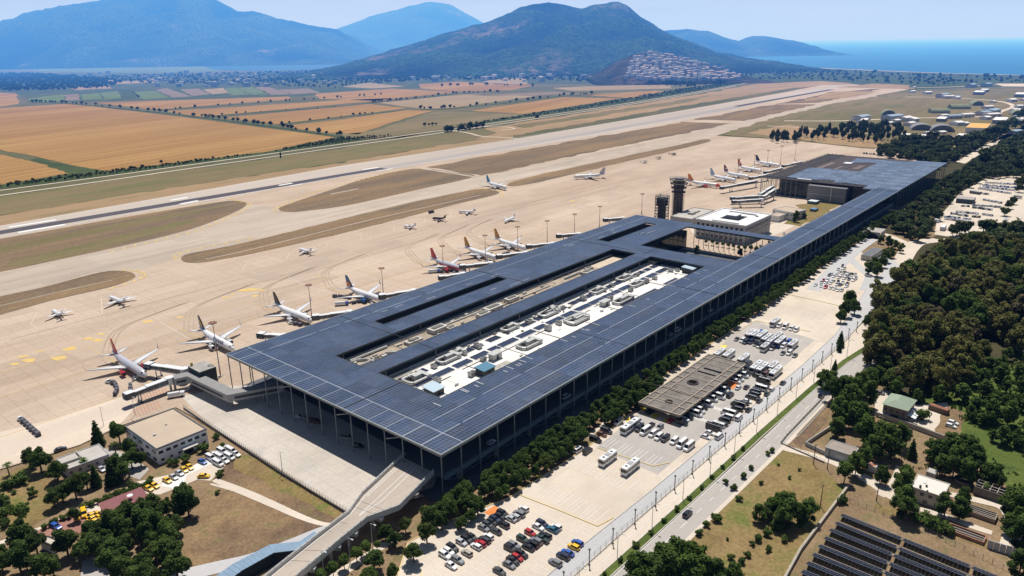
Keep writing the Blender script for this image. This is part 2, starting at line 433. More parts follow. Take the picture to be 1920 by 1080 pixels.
# ------------------------------------------------------------------ the plain out to the horizon
b = MB(); R_ = 150000
b.face([(-R_,-2500,0),(R_,-2500,0),(R_,R_,0),(-R_,R_,0)])
structure(b.build('ground',K['plain_ground']),'wide dry plain running from the airport to the hills and the sea','ground')

# sea
sm,nt,bs = new_mat('sea_water')
v = coords(nt,'world',0.3,(0.35,1,1))
f = noise_tex(nt,v,0.0006,4,0.6)
link(nt,mix(nt,ramp(nt,f,0.3,0.7),(0.008,0.12,0.27),(0.012,0.16,0.33)),bs.inputs['Base Color'])
bs.inputs['Roughness'].default_value = 0.45; bs.inputs['Specular IOR Level'].default_value = 0.18
shore = [(1290,110),(1330,111),(1385,118),(1440,122),(1500,126),(1560,129),(1640,132.5),(1700,135),(1780,138),(1860,140),(1925,141.5)]
pts = [G(x,y) for x,y in shore]
far = [Vector((R_ * 0.93,30000,0)),Vector((R_ * 0.93,118000,0)),Vector((-20000,118000,0)),G(1000,95) * 1.6]
pts2 = [Vector((p.x,p.y,0)) for p in pts] + [Vector((pts[-1].x + 9000,pts[-1].y - 900,0))] + far
sheet('sea',pts2,0.6,sm,'open blue sea beyond the shore, fading into the haze at the horizon','sea',world=True)
b = MB()
ribbon_mb(b,[(p.x,p.y) for p in pts[2:]],26,0.9)
structure(b.build('beach',plain('beach_sand',(0.62,0.52,0.40),0.95,var=0.2,vscale=0.01)),'thin pale sandy beach along the sea','beach')
# lake
lm,nt,bs = new_mat('lake_water'); bs.inputs['Base Color'].default_value = (0.02,0.09,0.16,1); bs.inputs['Roughness'].default_value = 0.35; bs.inputs['Specular IOR Level'].default_value = 0.3
sheet('lake',[(380,124),(480,120),(580,117),(600,108),(700,103),(735,106),(735,110),(660,124),(560,132),(470,134),(400,130)],0.5,lm,'calm blue lake at the foot of the hills','lake')
sheet('marsh',[(70,118),(200,115),(330,117),(395,122),(400,130),(420,134),(300,137),(180,136),(70,134)],0.4,K['marsh'],'flat green marsh beside the lake','marsh')

# ------------------------------------------------------------------ hills
def hill_mat(name,c1,c2,rock,rk=(0.56,0.66),s=0.0016):
 m,nt,bs = new_mat(name)
 v = coords(nt,'world')
 a = noise_tex(nt,v,s * 6,7,0.7); bq = noise_tex(nt,v,s * 1.3,6,0.6); c = noise_tex(nt,v,s * 28,4,0.75)
 col = mix(nt,ramp(nt,c,0.38,0.6),c1,c2)
 ga = node(nt,'ShaderNodeAttribute'); ga.attribute_name = 'gully_shade'; gf = math_node(nt,'MULTIPLY_ADD',ramp(nt,ga.outputs['Fac'],0.25,0.95),1.5,0.12)  # gullies darker, spurs paler: relief shading painted into the hill colour
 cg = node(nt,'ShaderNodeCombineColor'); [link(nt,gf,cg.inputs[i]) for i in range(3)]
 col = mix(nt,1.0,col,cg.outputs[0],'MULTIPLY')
 mk = math_node(nt,'MULTIPLY',ramp(nt,bq,rk[0],rk[1]),ramp(nt,a,0.44,0.56))
 col = mix(nt,mk,col,rock)
 link(nt,col,bs.inputs['Base Color']); bs.inputs['Roughness'].default_value = 0.95; bs.inputs['Specular IOR Level'].default_value = 0.1
 bp = node(nt,'ShaderNodeBump'); bp.inputs['Strength'].default_value = 1.0; bp.inputs['Distance'].default_value = 30.0
 link(nt,c,bp.inputs['Height']); link(nt,bp.outputs[0],bs.inputs['Normal'])
 return m
def hill(name,label,crest,Yc,Yf,Yb,mat,nx=150,ny=70,amp=0.22,scale=1.0,seed=0,sharp=1.15,pw=0.85):
 """ridge whose crest line was surveyed against the sky, standing at depth Yc with its foot at Yf"""
 cr = [at_depth(x,y,Yc) for x,y in crest]
 cx = [p.x for p in cr]; cz = [max(p.z,0) for p in cr]
 def ridge(x):
  if x <= cx[0] or x >= cx[-1]: return 0.0
  for k in range(len(cx) - 1):
   if cx[k] <= x <= cx[k + 1]:
    t = (x - cx[k]) / (cx[k + 1] - cx[k]); return cz[k] + (cz[k + 1] - cz[k]) * t
  return 0.0
 x0,x1 = cx[0],cx[-1]; zmax = max(cz); V = []; Fc = []; GU = []
 L = (Yc - Yf)
 for j in range(ny + 1):
  y = Yf + (Yb - Yf) * j / ny
  for i in range(nx + 1):
   x = x0 + (x1 - x0) * i / nx
   xs = x * (1 + 0.0 * y)
   s = y / Yc                                     # keep the crest shape towards the viewer's side
   e = (y - Yf) / L if y < Yc else (Yb - y) / (Yb - Yc)
   e = max(0.0,min(1.0,e))
   p = Vector((x,y,seed * 1000.0)) / (L * 0.55 * scale)
   spur = noise.ridged_multi_fractal(p,0.9,2.1,5,1.0,2.0) * 0.5
   fine = noise.fractal(p * 5,1.0,2.0,4)
   base = ridge(x + fine * 30 * (1 - e))
   prof = e ** pw if e < 1 else 1
   h = base * prof * (1 + amp * (spur - 0.62) * (1 - e ** 3) * 1.6) + fine * zmax * 0.022 * min(1,e * 3) * (1 if base > 5 else 0)
   if e < 1e-6 or base <= 0: h = -6
   V.append((x,y,h)); GU.append(spur)
 for j in range(ny):
  for i in range(nx):
   a = j * (nx + 1) + i; Fc.append((a,a + 1,a + nx + 2,a + nx + 1))
 me = bpy.data.meshes.new(name); me.from_pydata(V,[],Fc); me.materials.append(mat); at = me.attributes.new('gully_shade','FLOAT','POINT'); at.data.foreach_set('value',GU); me.polygons.foreach_set('use_smooth',[True] * len(Fc))
 return structure(inst(name,me),label,'hill')
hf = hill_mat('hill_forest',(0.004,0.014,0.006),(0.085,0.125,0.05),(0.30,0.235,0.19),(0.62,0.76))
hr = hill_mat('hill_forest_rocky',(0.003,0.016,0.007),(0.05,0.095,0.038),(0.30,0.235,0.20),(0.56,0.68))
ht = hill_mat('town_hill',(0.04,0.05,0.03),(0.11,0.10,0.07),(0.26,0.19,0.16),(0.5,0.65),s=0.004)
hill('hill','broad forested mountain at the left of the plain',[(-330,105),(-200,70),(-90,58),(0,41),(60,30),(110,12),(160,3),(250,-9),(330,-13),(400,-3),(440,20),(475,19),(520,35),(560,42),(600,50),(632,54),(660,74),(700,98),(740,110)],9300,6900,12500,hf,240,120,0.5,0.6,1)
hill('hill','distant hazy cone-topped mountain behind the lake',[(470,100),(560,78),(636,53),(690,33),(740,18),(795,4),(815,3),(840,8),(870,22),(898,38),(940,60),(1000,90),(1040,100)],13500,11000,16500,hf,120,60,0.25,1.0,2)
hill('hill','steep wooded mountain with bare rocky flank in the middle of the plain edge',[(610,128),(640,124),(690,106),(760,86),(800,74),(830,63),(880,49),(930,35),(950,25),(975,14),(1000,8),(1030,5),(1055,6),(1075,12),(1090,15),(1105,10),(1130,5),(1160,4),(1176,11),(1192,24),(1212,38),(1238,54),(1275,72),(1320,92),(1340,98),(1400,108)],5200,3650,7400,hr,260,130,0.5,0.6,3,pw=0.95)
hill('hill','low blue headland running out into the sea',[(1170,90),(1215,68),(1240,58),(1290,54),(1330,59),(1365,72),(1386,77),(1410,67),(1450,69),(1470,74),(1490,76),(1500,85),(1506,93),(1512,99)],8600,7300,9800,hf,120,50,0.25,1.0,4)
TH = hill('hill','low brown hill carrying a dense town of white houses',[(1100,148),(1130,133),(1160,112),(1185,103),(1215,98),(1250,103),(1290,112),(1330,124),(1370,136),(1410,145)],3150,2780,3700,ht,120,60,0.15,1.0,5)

# ------------------------------------------------------------------ fields and verges beyond the runway
def field(px,mat,label,z=0.25,cat='field',name='field',**k): return sheet(name,px,z,K[mat],label,cat,**k)
sheet('terrain',[(-40,132),(60,137),(420,138),(640,128),(760,138),(1080,140),(1290,150),(1250,158),(900,158),(640,174),(540,182),(180,190),(60,192),(36,176),(-40,172)],0.12,K['orchard_floor'],'patchwork of dark orchards and smallholdings before the hills','farmland')
sheet('terrain',[(1080,140),(1400,122),(1700,136),(1960,143),(1960,160),(1700,168),(1560,158),(1400,156),(1290,150)],0.13,K['scrub_green'],'dark coastal scrub between the airfield and the beach','scrub')
field([(-40,204),(0,203),(123,195),(160,198),(330,218),(633,258),(500,285),(200,321),(145,312),(60,292),(-40,274)],'wheat_field','largest ripe orange wheat field, beside the canal road')
field([(-40,284),(0,290),(100,312),(131,326),(0,347),(-40,352)],'wheat_field','small orange field below the largest wheat field, by the canal road')
field([(-40,176),(0,174),(30,175),(37,195),(0,200),(-40,201)],'wheat_field','small orange field corner above the largest wheat field')
field([(180,193),(540,181),(548,186),(290,206)],'wheat_field','narrow orange field nearest the green smallholdings')
field([(307,209),(640,188),(735,184),(700,190),(377,219)],'wheat_field','narrow orange field second beyond the hedge row')
field([(417,221),(640,200),(690,195),(765,203),(520,233)],'wheat_field','narrow orange field third beyond the hedge row')
field([(528,237),(640,224),(760,207),(812,208),(740,228),(670,252),(610,249)],'wheat_field','orange wedge field by the trees at the canal road')
field([(590,176),(735,166),(860,173),(700,189),(600,186)],'wheat_field','orange field below the rocky mountain')
field([(707,193),(870,177),(1010,180),(850,202),(790,204)],'pale_field','pale stubble field dotted with bales')
field([(880,208),(1060,182),(1160,185),(985,214)],'wheat_field','orange field nearest the canal road bend')
field([(640,252),(700,246),(815,209),(880,210),(985,215),(940,222),(840,242),(720,262),(650,262)],'green_verge','dull olive fallow field beside the canal road')
field([(785,158),(855,153),(1000,160),(960,169),(850,172),(790,166)],'wheat_field','small bright field under the rocky mountain')
field([(900,152),(985,145),(990,158),(930,158)],'pale_field','pale field corner at the mountain foot')
field([(1035,165),(1250,155),(1260,166),(1075,171)],'pale_field','pale field below the hill town')
field([(885,179),(1040,172),(1090,176),(1010,179)],'plough_field','brown ploughed field in the middle of the plain')
field([(1090,178),(1230,170),(1260,173),(1180,184)],'wheat_field','small orange field near the canal road below the town')
field([(640,163),(690,155),(760,162),(700,166)],'pale_field','pale field beside the lake road')
for i,(p,m_) in enumerate([([(50,185),(118,177),(122,190),(60,193)],'green_field'),([(120,178),(148,176),(150,188),(125,189)],'plough_field'),([(152,177),(186,174),(192,186),(156,188)],'green_field'),([(188,174),(220,171),(228,184),(195,187)],'green_field'),([(222,170),(246,167),(262,182),(230,184)],'scrub_green'),([(247,173),(290,170),(320,183),(270,187)],'green_field'),([(290,169),(312,165),(360,181),(325,183)],'plough_field'),([(338,168),(372,166),(395,177),(362,180)],'plough_field'),([(380,168),(418,165),(430,174),(398,177)],'pale_field'),([(420,166),(440,164),(470,177),(434,179)],'green_field'),([(442,165),(475,163),(505,176),(472,178)],'green_field'),([(477,164),(505,163),(545,177),(508,178)],'plough_field'),([(520,168),(580,166),(600,174),(548,177)],'plough_field'),([(130,164),(200,160),(210,166),(140,169)],'pale_field'),([(210,153),(290,151),(295,155),(215,158)],'pale_field')]):
 field(p,m_,'%s strip plot among the smallholdings, %s counted from the wheat side' % ({'green_field': 'green','plough_field': 'reddish ploughed','pale_field': 'pale','scrub_green': 'dark green'}[m_],['first','second','third','fourth','fifth','sixth','seventh','eighth','ninth','tenth','eleventh','twelfth','thirteenth','fourteenth','fifteenth'][i]),z=0.3)
for px,w_,lb in [([(55,191),(140,195.5),(330,215),(480,234),(640,257)],16,'dark scrub strip under the hedge of the largest field'),([(300,206.5),(420,198),(540,190),(700,181)],12,'dark scrub strip between orange fields, upper'),([(380,219.5),(480,211),(640,200),(700,192)],9,'dark scrub strip between orange fields, middle'),([(522,234),(640,220),(760,206)],9,'dark scrub strip between orange fields, lower'),([(690,193),(760,187),(860,176),(990,171)],14,'dark scrub strip above the stubble field'),([(790,206),(850,203.5),(960,192),(1060,180),(1160,176)],14,'dark scrub strip below the stubble field')]:
 ribbon('terrain',px,w_,0.34,K['scrub_green'],lb,'hedge strip')
# roadside scrub bank,canal road
sheet('terrain',[(-40,352),(0,347),(131,326),(60,300),(70,296),(145,313),(200,321),(500,285),(633,258),(720,262),(840,242),(985,214),(1160,186),(1270,168),(1400,150),(1420,152),(1290,176),(1000,220),(840,243),(640,270),(300,317),(0,356),(-40,361)],0.28,K['scrub_green'],'dark green reed bank between the fields and the canal road','bank')
cr_ = [(-60,366),(0,357.5),(200,331),(400,303.5),(640,270.5),(840,243),(1000,220),(1150,198),(1280,177),(1380,159.5),(1420,153)]
ribbon('road',cr_,5.0,0.36,K['pale_paving'],'pale canal road along the reed bank, upper lane','road')
ribbon('road',[(-60,376),(0,367),(200,339),(400,310),(640,276),(840,247.5),(1000,223.5),(1150,201),(1280,179.5),(1380,161.5)],5.0,0.36,K['pale_paving'],'pale canal road beside the green verge, lower lane','road')
field([(-60,378),(0,369),(200,341),(640,278),(840,250),(905,241),(930,248),(895,262),(640,305),(300,356),(0,405),(-60,414)],'green_verge','green and brown grass strip beside the canal road',z=0.2,name='terrain',cat='grass strip')
field([(905,241),(1150,203),(1300,178),(1420,157),(1540,152),(1600,156),(1480,166),(1280,199),(960,255),(890,263),(930,249)],'dry_verge','long dry grass verge between the canal road and the runway',z=0.2,name='terrain',cat='grass strip')
field([(960,236),(1200,200),(1330,178),(1300,190),(1100,222),(980,240)],'green_verge','olive streak in the far grass verge',z=0.24,name='terrain',cat='grass strip')
field([(-60,414),(0,405),(300,356),(640,305),(895,262),(960,255),(960,263),(640,312),(0,425),(-60,436)],'dry_verge','bare brown strip along the edge of the runway',z=0.22,name='terrain',cat='grass strip')
ribbon('path',[(850,245),(880,250),(905,256),(960,259),(985,264)],5,0.3,K['pale_paving'],'sandy track from the canal road to the runway','track')
ribbon('path',[(880,240),(930,237),(965,241),(940,244)],4,0.3,K['pale_paving'],'looping sandy track beside the clump of trees','track')

# ------------------------------------------------------------------ airfield
sheet('apron',[(-60,441),(0,424),(640,311),(960,262),(1280,207),(1450,177),(1540,160),(1600,158),(1705,168),(1640,180),(1560,193),(1440,223),(1343,255),(1480,263),(1613,278),(1702,284),(1720,300),(1690,330),(1560,400),(1400,480),(1100,660),(830,925),(655,966),(395,800),(330,765),(225,800),(150,836),(0,882),(-60,898)],0.40,K['apron_concrete'],'vast pinkish beige concrete apron in front of the terminal','apron')
sheet('runway',[(-60,441),(0,424.5),(640,312),(960,262.5),(1280,207.5),(1450,178),(1560,161),(1600,160),(1480,183),(1280,227),(960,281),(640,333),(300,393),(0,447),(-60,460)],0.45,K['runway_shoulder'],'pale shoulder pavement of the main runway','runway')
ribbon('runway',[(-60,448),(0,437),(345,379),(690,321),(720,316.5)],17,0.5,K['runway_asphalt'],'dark blue-grey asphalt strip of the near runway half','runway',smooth=False)
ribbon('runway',[(720,316.5),(960,275),(1280,219),(1380,201)],24,0.5,K['runway_worn'],'worn grey middle stretch of the runway','runway',smooth=False)
ribbon('runway',[(1380,200),(1470,184),(1560,168)],18,0.5,K['runway_asphalt'],'dark asphalt strip at the far end of the runway','runway',smooth=False)
mk = MB()
for a_,b_ in [((17,427),(105,413)),((34,437),(122,422)),((320,376.5),(352,371)),((338,383.5),(372,377)),((523,348.5),(548,344)),((541,350),(566,345.5)),((680,319),(710,314.5)),((705,321.5),(735,317))]:
 p,q = G(*a_),G(*b_); ribbon_mb(mk,[(p.x,p.y),(q.x,q.y)],5.2,0.55)
for off in ((425.5,313.2),(446,332)):
 p,q = G(0,off[0]),G(640,off[1]); ribbon_mb(mk,[(p.x,p.y),(q.x,q.y)],1.0,0.55)
p,q = G(640,332),G(1280,226); ribbon_mb(mk,[(p.x,p.y),(q.x,q.y)],1.2,0.55)
p,q = G(640,313.2),G(1380,192.5); ribbon_mb(mk,[(p.x,p.y),(q.x,q.y)],1.2,0.55)
structure(mk.build('marking',WHITE),'white touchdown bars and edge lines on the runway','marking')
# taxiway a little greyer than the apron
sheet('taxiway',[(-60,528),(0,514),(207,468),(360,432),(445,400),(466,384),(560,395),(650,388),(780,360),(900,333),(1280,253),(1373,232),(1560,192),(1640,178),(1650,184),(1440,228),(1280,270),(960,338),(730,389),(480,450),(340,483),(250,510),(180,511),(80,539),(-60,570)],0.44,K['taxiway_concrete'],'long grey-beige taxiway parallel to the runway','taxiway')
def island(px,label,mat='island_grass',smooth=True,z=0.52): return sheet('grass',px,z,K[mat],label,'grass',smooth)
for px,lb in [
 ([(-40,568),(0,557),(80,540),(183,513),(227,509),(250,514),(249,524),(200,541),(100,564),(0,592),(-40,602)],'brown rounded grass island nearest the small business jets'),
 ([(-40,458),(0,449),(200,414),(400,381),(447,378),(462,383),(443,397),(360,430),(207,467),(0,511),(-40,520)],'large olive brown grass island between runway and taxiway'),
 ([(340,485),(352,477),(400,468),(480,451),(730,390),(880,358),(915,356),(934,364),(855,384),(655,435),(480,475),(400,490),(365,494),(346,492)],'long brown grass island along the apron edge'),
 ([(524,394),(532,387),(605,362),(680,337),(755,320),(795,317),(850,324),(888,332),(780,357),(655,385),(567,397),(535,398)],'spindle shaped brown grass island in the middle of the airfield')]:
 island(px,lb)
island([(800,313.5),(1040,271),(1280,229),(1300,230),(1370,231.5),(1290,249),(1100,287),(905,330)],'long tan grass strip beyond the crossing taxiway',smooth=False)
island([(1300,225),(1450,196),(1530,196),(1480,208),(1395,227)],'far grass strip at the end of the taxiway',smooth=False)
island([(1510,189),(1560,172),(1650,172),(1600,182)],'faint brown strip near the far end of the runway','dry_verge',smooth=False,z=0.66)
island([(963,341),(1100,309),(1280,271),(1318,262),(1331,263),(1320,269),(1180,302),(990,346)],'thin dark grass sliver between taxiway and apron')
island([(1455,195),(1560,174),(1635,167),(1652,168),(1600,179),(1535,193)],'far brown strip between the ends of runway and taxiway',smooth=False,z=0.57)
island([(1565,164),(1640,157),(1705,160),(1712,167),(1650,166)],'pinkish dry ground past the end of the taxiway','dry_verge',smooth=False,z=0.6)
island([(1352,252),(1440,224),(1560,195),(1645,181),(1700,172),(1705,180),(1560,204),(1450,232),(1375,256)],'olive edge of the far taxiway','green_verge',smooth=False,z=0.63)
# olive and worn streaks on the islands
for px,lb in [([(20,492),(140,463),(330,418),(370,413),(300,437),(150,477),(40,500)],'olive streak on the large grass island'),([(-40,470),(0,462),(250,415),(420,388),(300,414),(100,455),(-40,484)],'greenish streak near the runway on the large grass island')]:
 island(px,lb,'green_verge',z=0.56)
for px,w_,lb in [([(0,575),(110,549),(210,527)],1.2,'pale service track on the nearest grass island'),([(386,487),(480,467),(700,412),(900,367)],1.6,'pale service track on the long grass island'),([(620,365),(672,355)],4,'pale bare patch on the spindle island'),([(792,317),(850,326),(895,333)],6,'pale cross track at the island tip')]:
 ribbon('path',px,w_,0.6,K['taxiway_concrete'],lb,'track')
# apron markings: stand lines,hatched yellow island edges,yellow stains
mk = MB(); my = MB()
def ln(b,a,c,w=0.5,z=0.5):
 p,q = G(*a),G(*c); ribbon_mb(b,[(p.x,p.y),(q.x,q.y)],w,z)
for a_,c_ in [((55,592),(70,587)),((70,587),(58,608)),((58,608),(72,620)),((165,578),(192,592)),((192,592),(190,560)),((263,553),(293,565)),((460,496),(495,484)),((455,507),(463,493)),((461,508),(495,518)),((538,486),(543,474)),((612,465),(613,456)),((676,450),(679,440)),((738,434),(740,425)),((795,418),(797,409)),((843,408),(846,397)),((480,517),(575,493)),((575,493),(800,435)),((800,435),(1000,388)),((0,640),(110,612)),((240,575),(460,512)),((350,610),(470,578)),((300,605),(360,640)),((540,520),(600,550)),((690,478),(760,510)),((870,430),(930,450)),((930,405),(1010,428))]: ln(mk,a_,c_,0.45,0.47)
for px in ([(228,507),(262,510),(272,520),(245,531),(200,545)],[(330,488),(340,474),(480,446)],[(520,399),(516,392),(600,358),(760,316)],[(940,372),(938,358),(880,355)],[(200,474),(360,436),(446,402),(470,383),(430,374)]):
 pts = [G(x,y) for x,y in px]; ribbon_mb(my,spline([(p.x,p.y) for p in pts],5,False),0.8,0.525)
 for p,q in zip(pts,pts[1:]):
  n_ = max(2,int((q - p).length / 9))
  for k in range(n_):
   c = p.lerp(q,(k + 0.5) / n_); d = (q - p).normalized(); s_ = Vector((-d.y,d.x,0)) * 3.6
   e = c + s_ * 0.5 + d * 2; f_ = c - s_ * 0.5 - d * 2
   ribbon_mb(my,[(e.x,e.y),(f_.x,f_.y)],1.5,0.53)
for v_ in (-172,-214,-245):                     # long guide lines along the stands
 p,q = T(-150,-v_),T(340,-v_); ribbon_mb(my,[(p.x,p.y),(q.x,q.y)],0.35,0.47)
for u_ in (-21,23,72,120,158,197,232,265,300,335):
 p,q = T(u_,170),T(u_,246); ribbon_mb(my,[(p.x,p.y),(q.x,q.y)],0.35,0.475)
structure(mk.build('marking',plain('faded_white_paint',(0.62,0.54,0.46),0.9)),'faded white stand lines on the apron','marking')
structure(my.build('marking',plain('faded_yellow_paint',(0.66,0.46,0.17),0.9)),'yellow guide lines and hatched island edges on the apron','marking')
r_ = random.Random(4); ys = MB()
for x,y,s_ in [(55,677,3),(110,673,3.2),(42,670,2),(28,684,2),(133,655,3),(76,660,1.6),(167,636,2.4),(183,639,2.6),(278,604,2.4),(424,559,2.4),(465,545,4.5),(438,553,1.6),(478,556,2),(490,545,2),(1073,378,3),(1075,385,2.2),(1090,378,1.6),(598,521,1.4),(337,596,1.6),(190,628,2)]:
 p = G(x,y); ys.face([(p.x + cos(a) * s_ * r_.uniform(0.6,1.3) * 1.3,p.y + sin(a) * s_ * r_.uniform(0.5,1.1),0.46) for a in [2 * pi * k / 9 for k in range(9)]])
structure(ys.build('marking',K['yellow_stain']),'blurred yellow painted stand numbers on the apron','marking')
mr_ = MB()
for a_,c_,n_ in [((262,738),(315,728),9),((250,768),(300,750),8),((1368,372),(1420,366),7),((1378,390),(1425,384),7)]:
 for k in range(n_):
  t = k / n_; x = a_[0] + (c_[0] - a_[0]) * t; y = a_[1] + (c_[1] - a_[1]) * t; ln(mr_,(x,y),(x + (7 if y > 500 else 4),y + (14 if y > 500 else 4)),.5,.485)
structure(mr_.build('marking',plain('faded_red_paint',(0.50,0.27,0.19),0.9)),'faded red hatching under the jet bridges','marking')
earth('tyre_marks',(0.37,0.285,0.215),(0.48,0.37,0.28),None,s1=0.03,s2=0.2,s3=1.0,stretch=(.3,1,1),fine=0.3)
tm_ = MB(); r_ = random.Random(15)
for u_ in (-21,23,72,120,197,232,265):
 for off in (-2.8,0,2.8): ribbon_mb(tm_,spline([(p.x,p.y) for p in [T(u_ + off,172),T(u_ + off,215),T(u_ + off + 6,235),T(u_ + off + 26,262),T(u_ + off + 70,274)]],8,False),.7 + .3 * r_.random(),.455)
for k in range(26):
 x = r_.uniform(-150,520); y = r_.choice([268,276,283,291,400,408,415]) + r_.uniform(-3,3); ribbon_mb(tm_,[(p.x,p.y) for p in (T(x,y),T(x + r_.uniform(40,160),y + r_.uniform(-2,2)))],r_.uniform(.5,1.3),.456 + k * .0005)
structure(tm_.build('marking',K['tyre_marks']),'dark tyre streaks curving into the aircraft stands','marking')
# darker stained lanes across the apron
earth('apron_stain',(0.44,0.35,0.27),(0.51,0.405,0.315),(0.38,0.30,0.235),s1=0.02,s2=0.05,s3=0.6,stretch=(0.15,1,1),joints=7.5,jcol=0.94,fine=0.15)
earth('apron_pale',(0.60,0.50,0.40),(0.66,0.56,0.46),None,s1=0.02,s2=0.05,s3=0.6,stretch=(0.2,1,1),joints=7.5,jcol=0.95,fine=0.12)
sheet('apron',[(445,515),(600,478),(760,433),(900,402),(1060,372),(1080,382),(960,412),(800,450),(640,497),(500,530)],0.43,K['apron_stain'],'tyre-darkened lane of the apron beside the business jets','apron')
sheet('apron',[(110,660),(260,612),(420,566),(600,520),(640,520),(450,582),(300,632),(160,676)],0.43,K['apron_stain'],'tyre-darkened lane of the apron behind the airliners','apron')
sheet('apron',[(0,812),(90,790),(230,745),(262,757),(225,798),(150,835),(0,880)],0.43,K['apron_pale'],'pale washed corner of the apron by the flat-roofed office','apron')
sheet('apron',[(340,745),(430,725),(520,724),(825,885),(812,915),(660,966),(395,800)],0.43,K['forecourt_concrete'],'pale grey concrete yard under the near end of the terminal','yard')

# ------------------------------------------------------------------ far airfield beyond the terminal
field([(1350,253),(1440,226),(1560,196),(1700,172),(1960,165),(1960,235),(1880,262),(1760,300),(1700,283),(1613,277),(1480,262)],'green_verge','rough olive ground of the old air base beyond the apron',z=0.3,name='terrain',cat='grass')
field([(1400,250),(1480,233),(1640,262),(1700,280),(1600,275),(1480,260)],'dry_verge','dry orange grass at the far end of the apron',z=0.36,name='terrain',cat='grass')
for px,w_,lb in [([(1425,236),(1500,240),(1600,249),(1720,254)],5,'pale service road behind the pine screen'),([(1470,227),(1580,227),(1700,222),(1840,219),(1880,208),(1900,199),(1870,190),(1790,184),(1700,182),(1610,182)],11,'winding pale taxi loop of the old air base'),([(1600,166),(1760,164),(1850,160),(1960,158)],12,'straight pale taxi track near the shore'),([(1840,197),(1880,198)],5,'short pale stub to a shelter'),([(1810,209),(1870,211)],5,'short pale stub to the green shelters')]:
 ribbon('taxiway',px,w_,0.5,K['apron_pale'],lb,'taxi track')
sheet('apron',[(1865,157),(1960,157),(1960,163),(1880,162)],0.48,K['apron_pale'],'pale apron far off near the shore','apron')
# ------------------------------------------------------------------ landside ground,roads and car parks
def P(*uvw):           # terminal axes polygon -> world
 return [T(x,y) for x,y in uvw]
sheet('terrain',[(-60,898),(0,882),(150,836),(225,800),(330,765),(395,800),(655,966),(830,925),(1100,660),(1400,480),(1690,330),(1720,300),(1760,300),(1960,225),(2060,225),(2400,1200),(-400,1200)],0.05,K['bare_earth'],'bare brown ground around the terminal and the car parks','ground')
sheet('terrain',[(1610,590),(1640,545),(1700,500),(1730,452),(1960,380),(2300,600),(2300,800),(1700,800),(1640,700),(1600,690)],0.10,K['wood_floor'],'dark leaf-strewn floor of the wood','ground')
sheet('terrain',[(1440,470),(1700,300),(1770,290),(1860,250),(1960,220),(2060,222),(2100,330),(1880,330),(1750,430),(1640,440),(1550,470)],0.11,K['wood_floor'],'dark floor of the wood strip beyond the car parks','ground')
sheet('terrain',[(1725,800),(1725,735),(1830,690),(1960,670),(2300,700),(2300,1100),(1935,965),(1890,915),(1850,880),(1795,835)],0.12,K['rough_green'],'lush green overgrown ground beyond the farm yard','ground')
sheet('terrain',[(1290,1010),(1400,905),(1450,845),(1500,850),(1590,920),(1590,935),(1460,1090),(1210,1090)],0.12,K['meadow'],'dry olive meadow between the road and the solar field','meadow')
sheet('terrain',[(1470,810),(1550,735),(1570,750),(1545,800),(1500,840)],0.12,K['brown_turf'],'brown fenced plot by the road corner','plot')
# brown slope left of the ramp
sheet('terrain',[(455,848),(655,968),(610,1000),(520,1030),(430,1058),(340,1075),(345,1000),(380,930),(405,895),(395,875)],0.1,K['brown_turf'],'dry brown grass field beside the ramp','grass field')
sheet('terrain',[(440,850),(470,856),(650,965),(640,978),(560,935),(440,880)],0.13,K['meadow'],'golden dry grass along the retaining wall','grass field')
ribbon('path',[(402,900),(430,912),(470,928),(520,950),(560,968),(600,982),(632,985)],[2.2,3.2,3.4,3,2.6,2,1.6],0.17,K['pale_paving'],'pale dirt track crossing the brown field','track')
ribbon('path',[(395,908),(430,918),(478,932)],1.0,0.18,K['pale_paving'],'faint dirt track joining the pale track','track')
ribbon('road',[(320,1085),(400,1066),(470,1050),(540,1025),(600,1000),(640,985),(680,960)],[6,6,6,6.4,6,5,4],0.16,K['lane_asphalt'],'grey lane curving under the ramp','road')
# foot paths by the ramp and the tree strip
sheet('pavement',P((-70,-0.5),(-29,-1.5),(-22,-3),(-22,-4.2),(-70,-5.5)),0.16,K['pale_paving'],'pale footpath between the ramp and the trees','footpath')
# under the terminal
sheet('pavement',P((-3,24),(-3,-5),(600,-5),(600,30),(345,30),(345,138),(0,138)),0.42,K['painted_shade_paving'],'paving under the terminal canopy, with the canopy shade painted into its dark colour','paving')
# tree strip soil
sheet('terrain',P((-80,-5.5),(-20,-4.2),(600,-4.2),(600,-7),(320,-9.5),(135,-10),(112,-15),(60,-19),(15,-17),(-10,-9),(-25,-7.6),(-40,-16),(-60,-17),(-80,-17)),0.15,K['bare_earth'],'brown planted strip along the terminal','planting strip')
ribbon('path',[T(40,-6.2),T(58,-9.5),T(63,-13),T(70,-14.5),T(90,-12)],1.6,0.19,K['pale_paving'],'pale footpath winding through the planted strip','footpath',world=True)
ribbon('path',[T(118,-5),T(117,-10),T(122,-17)],2.2,0.19,K['pale_paving'],'pale footpath from the terminal to the station roof','footpath',world=True)
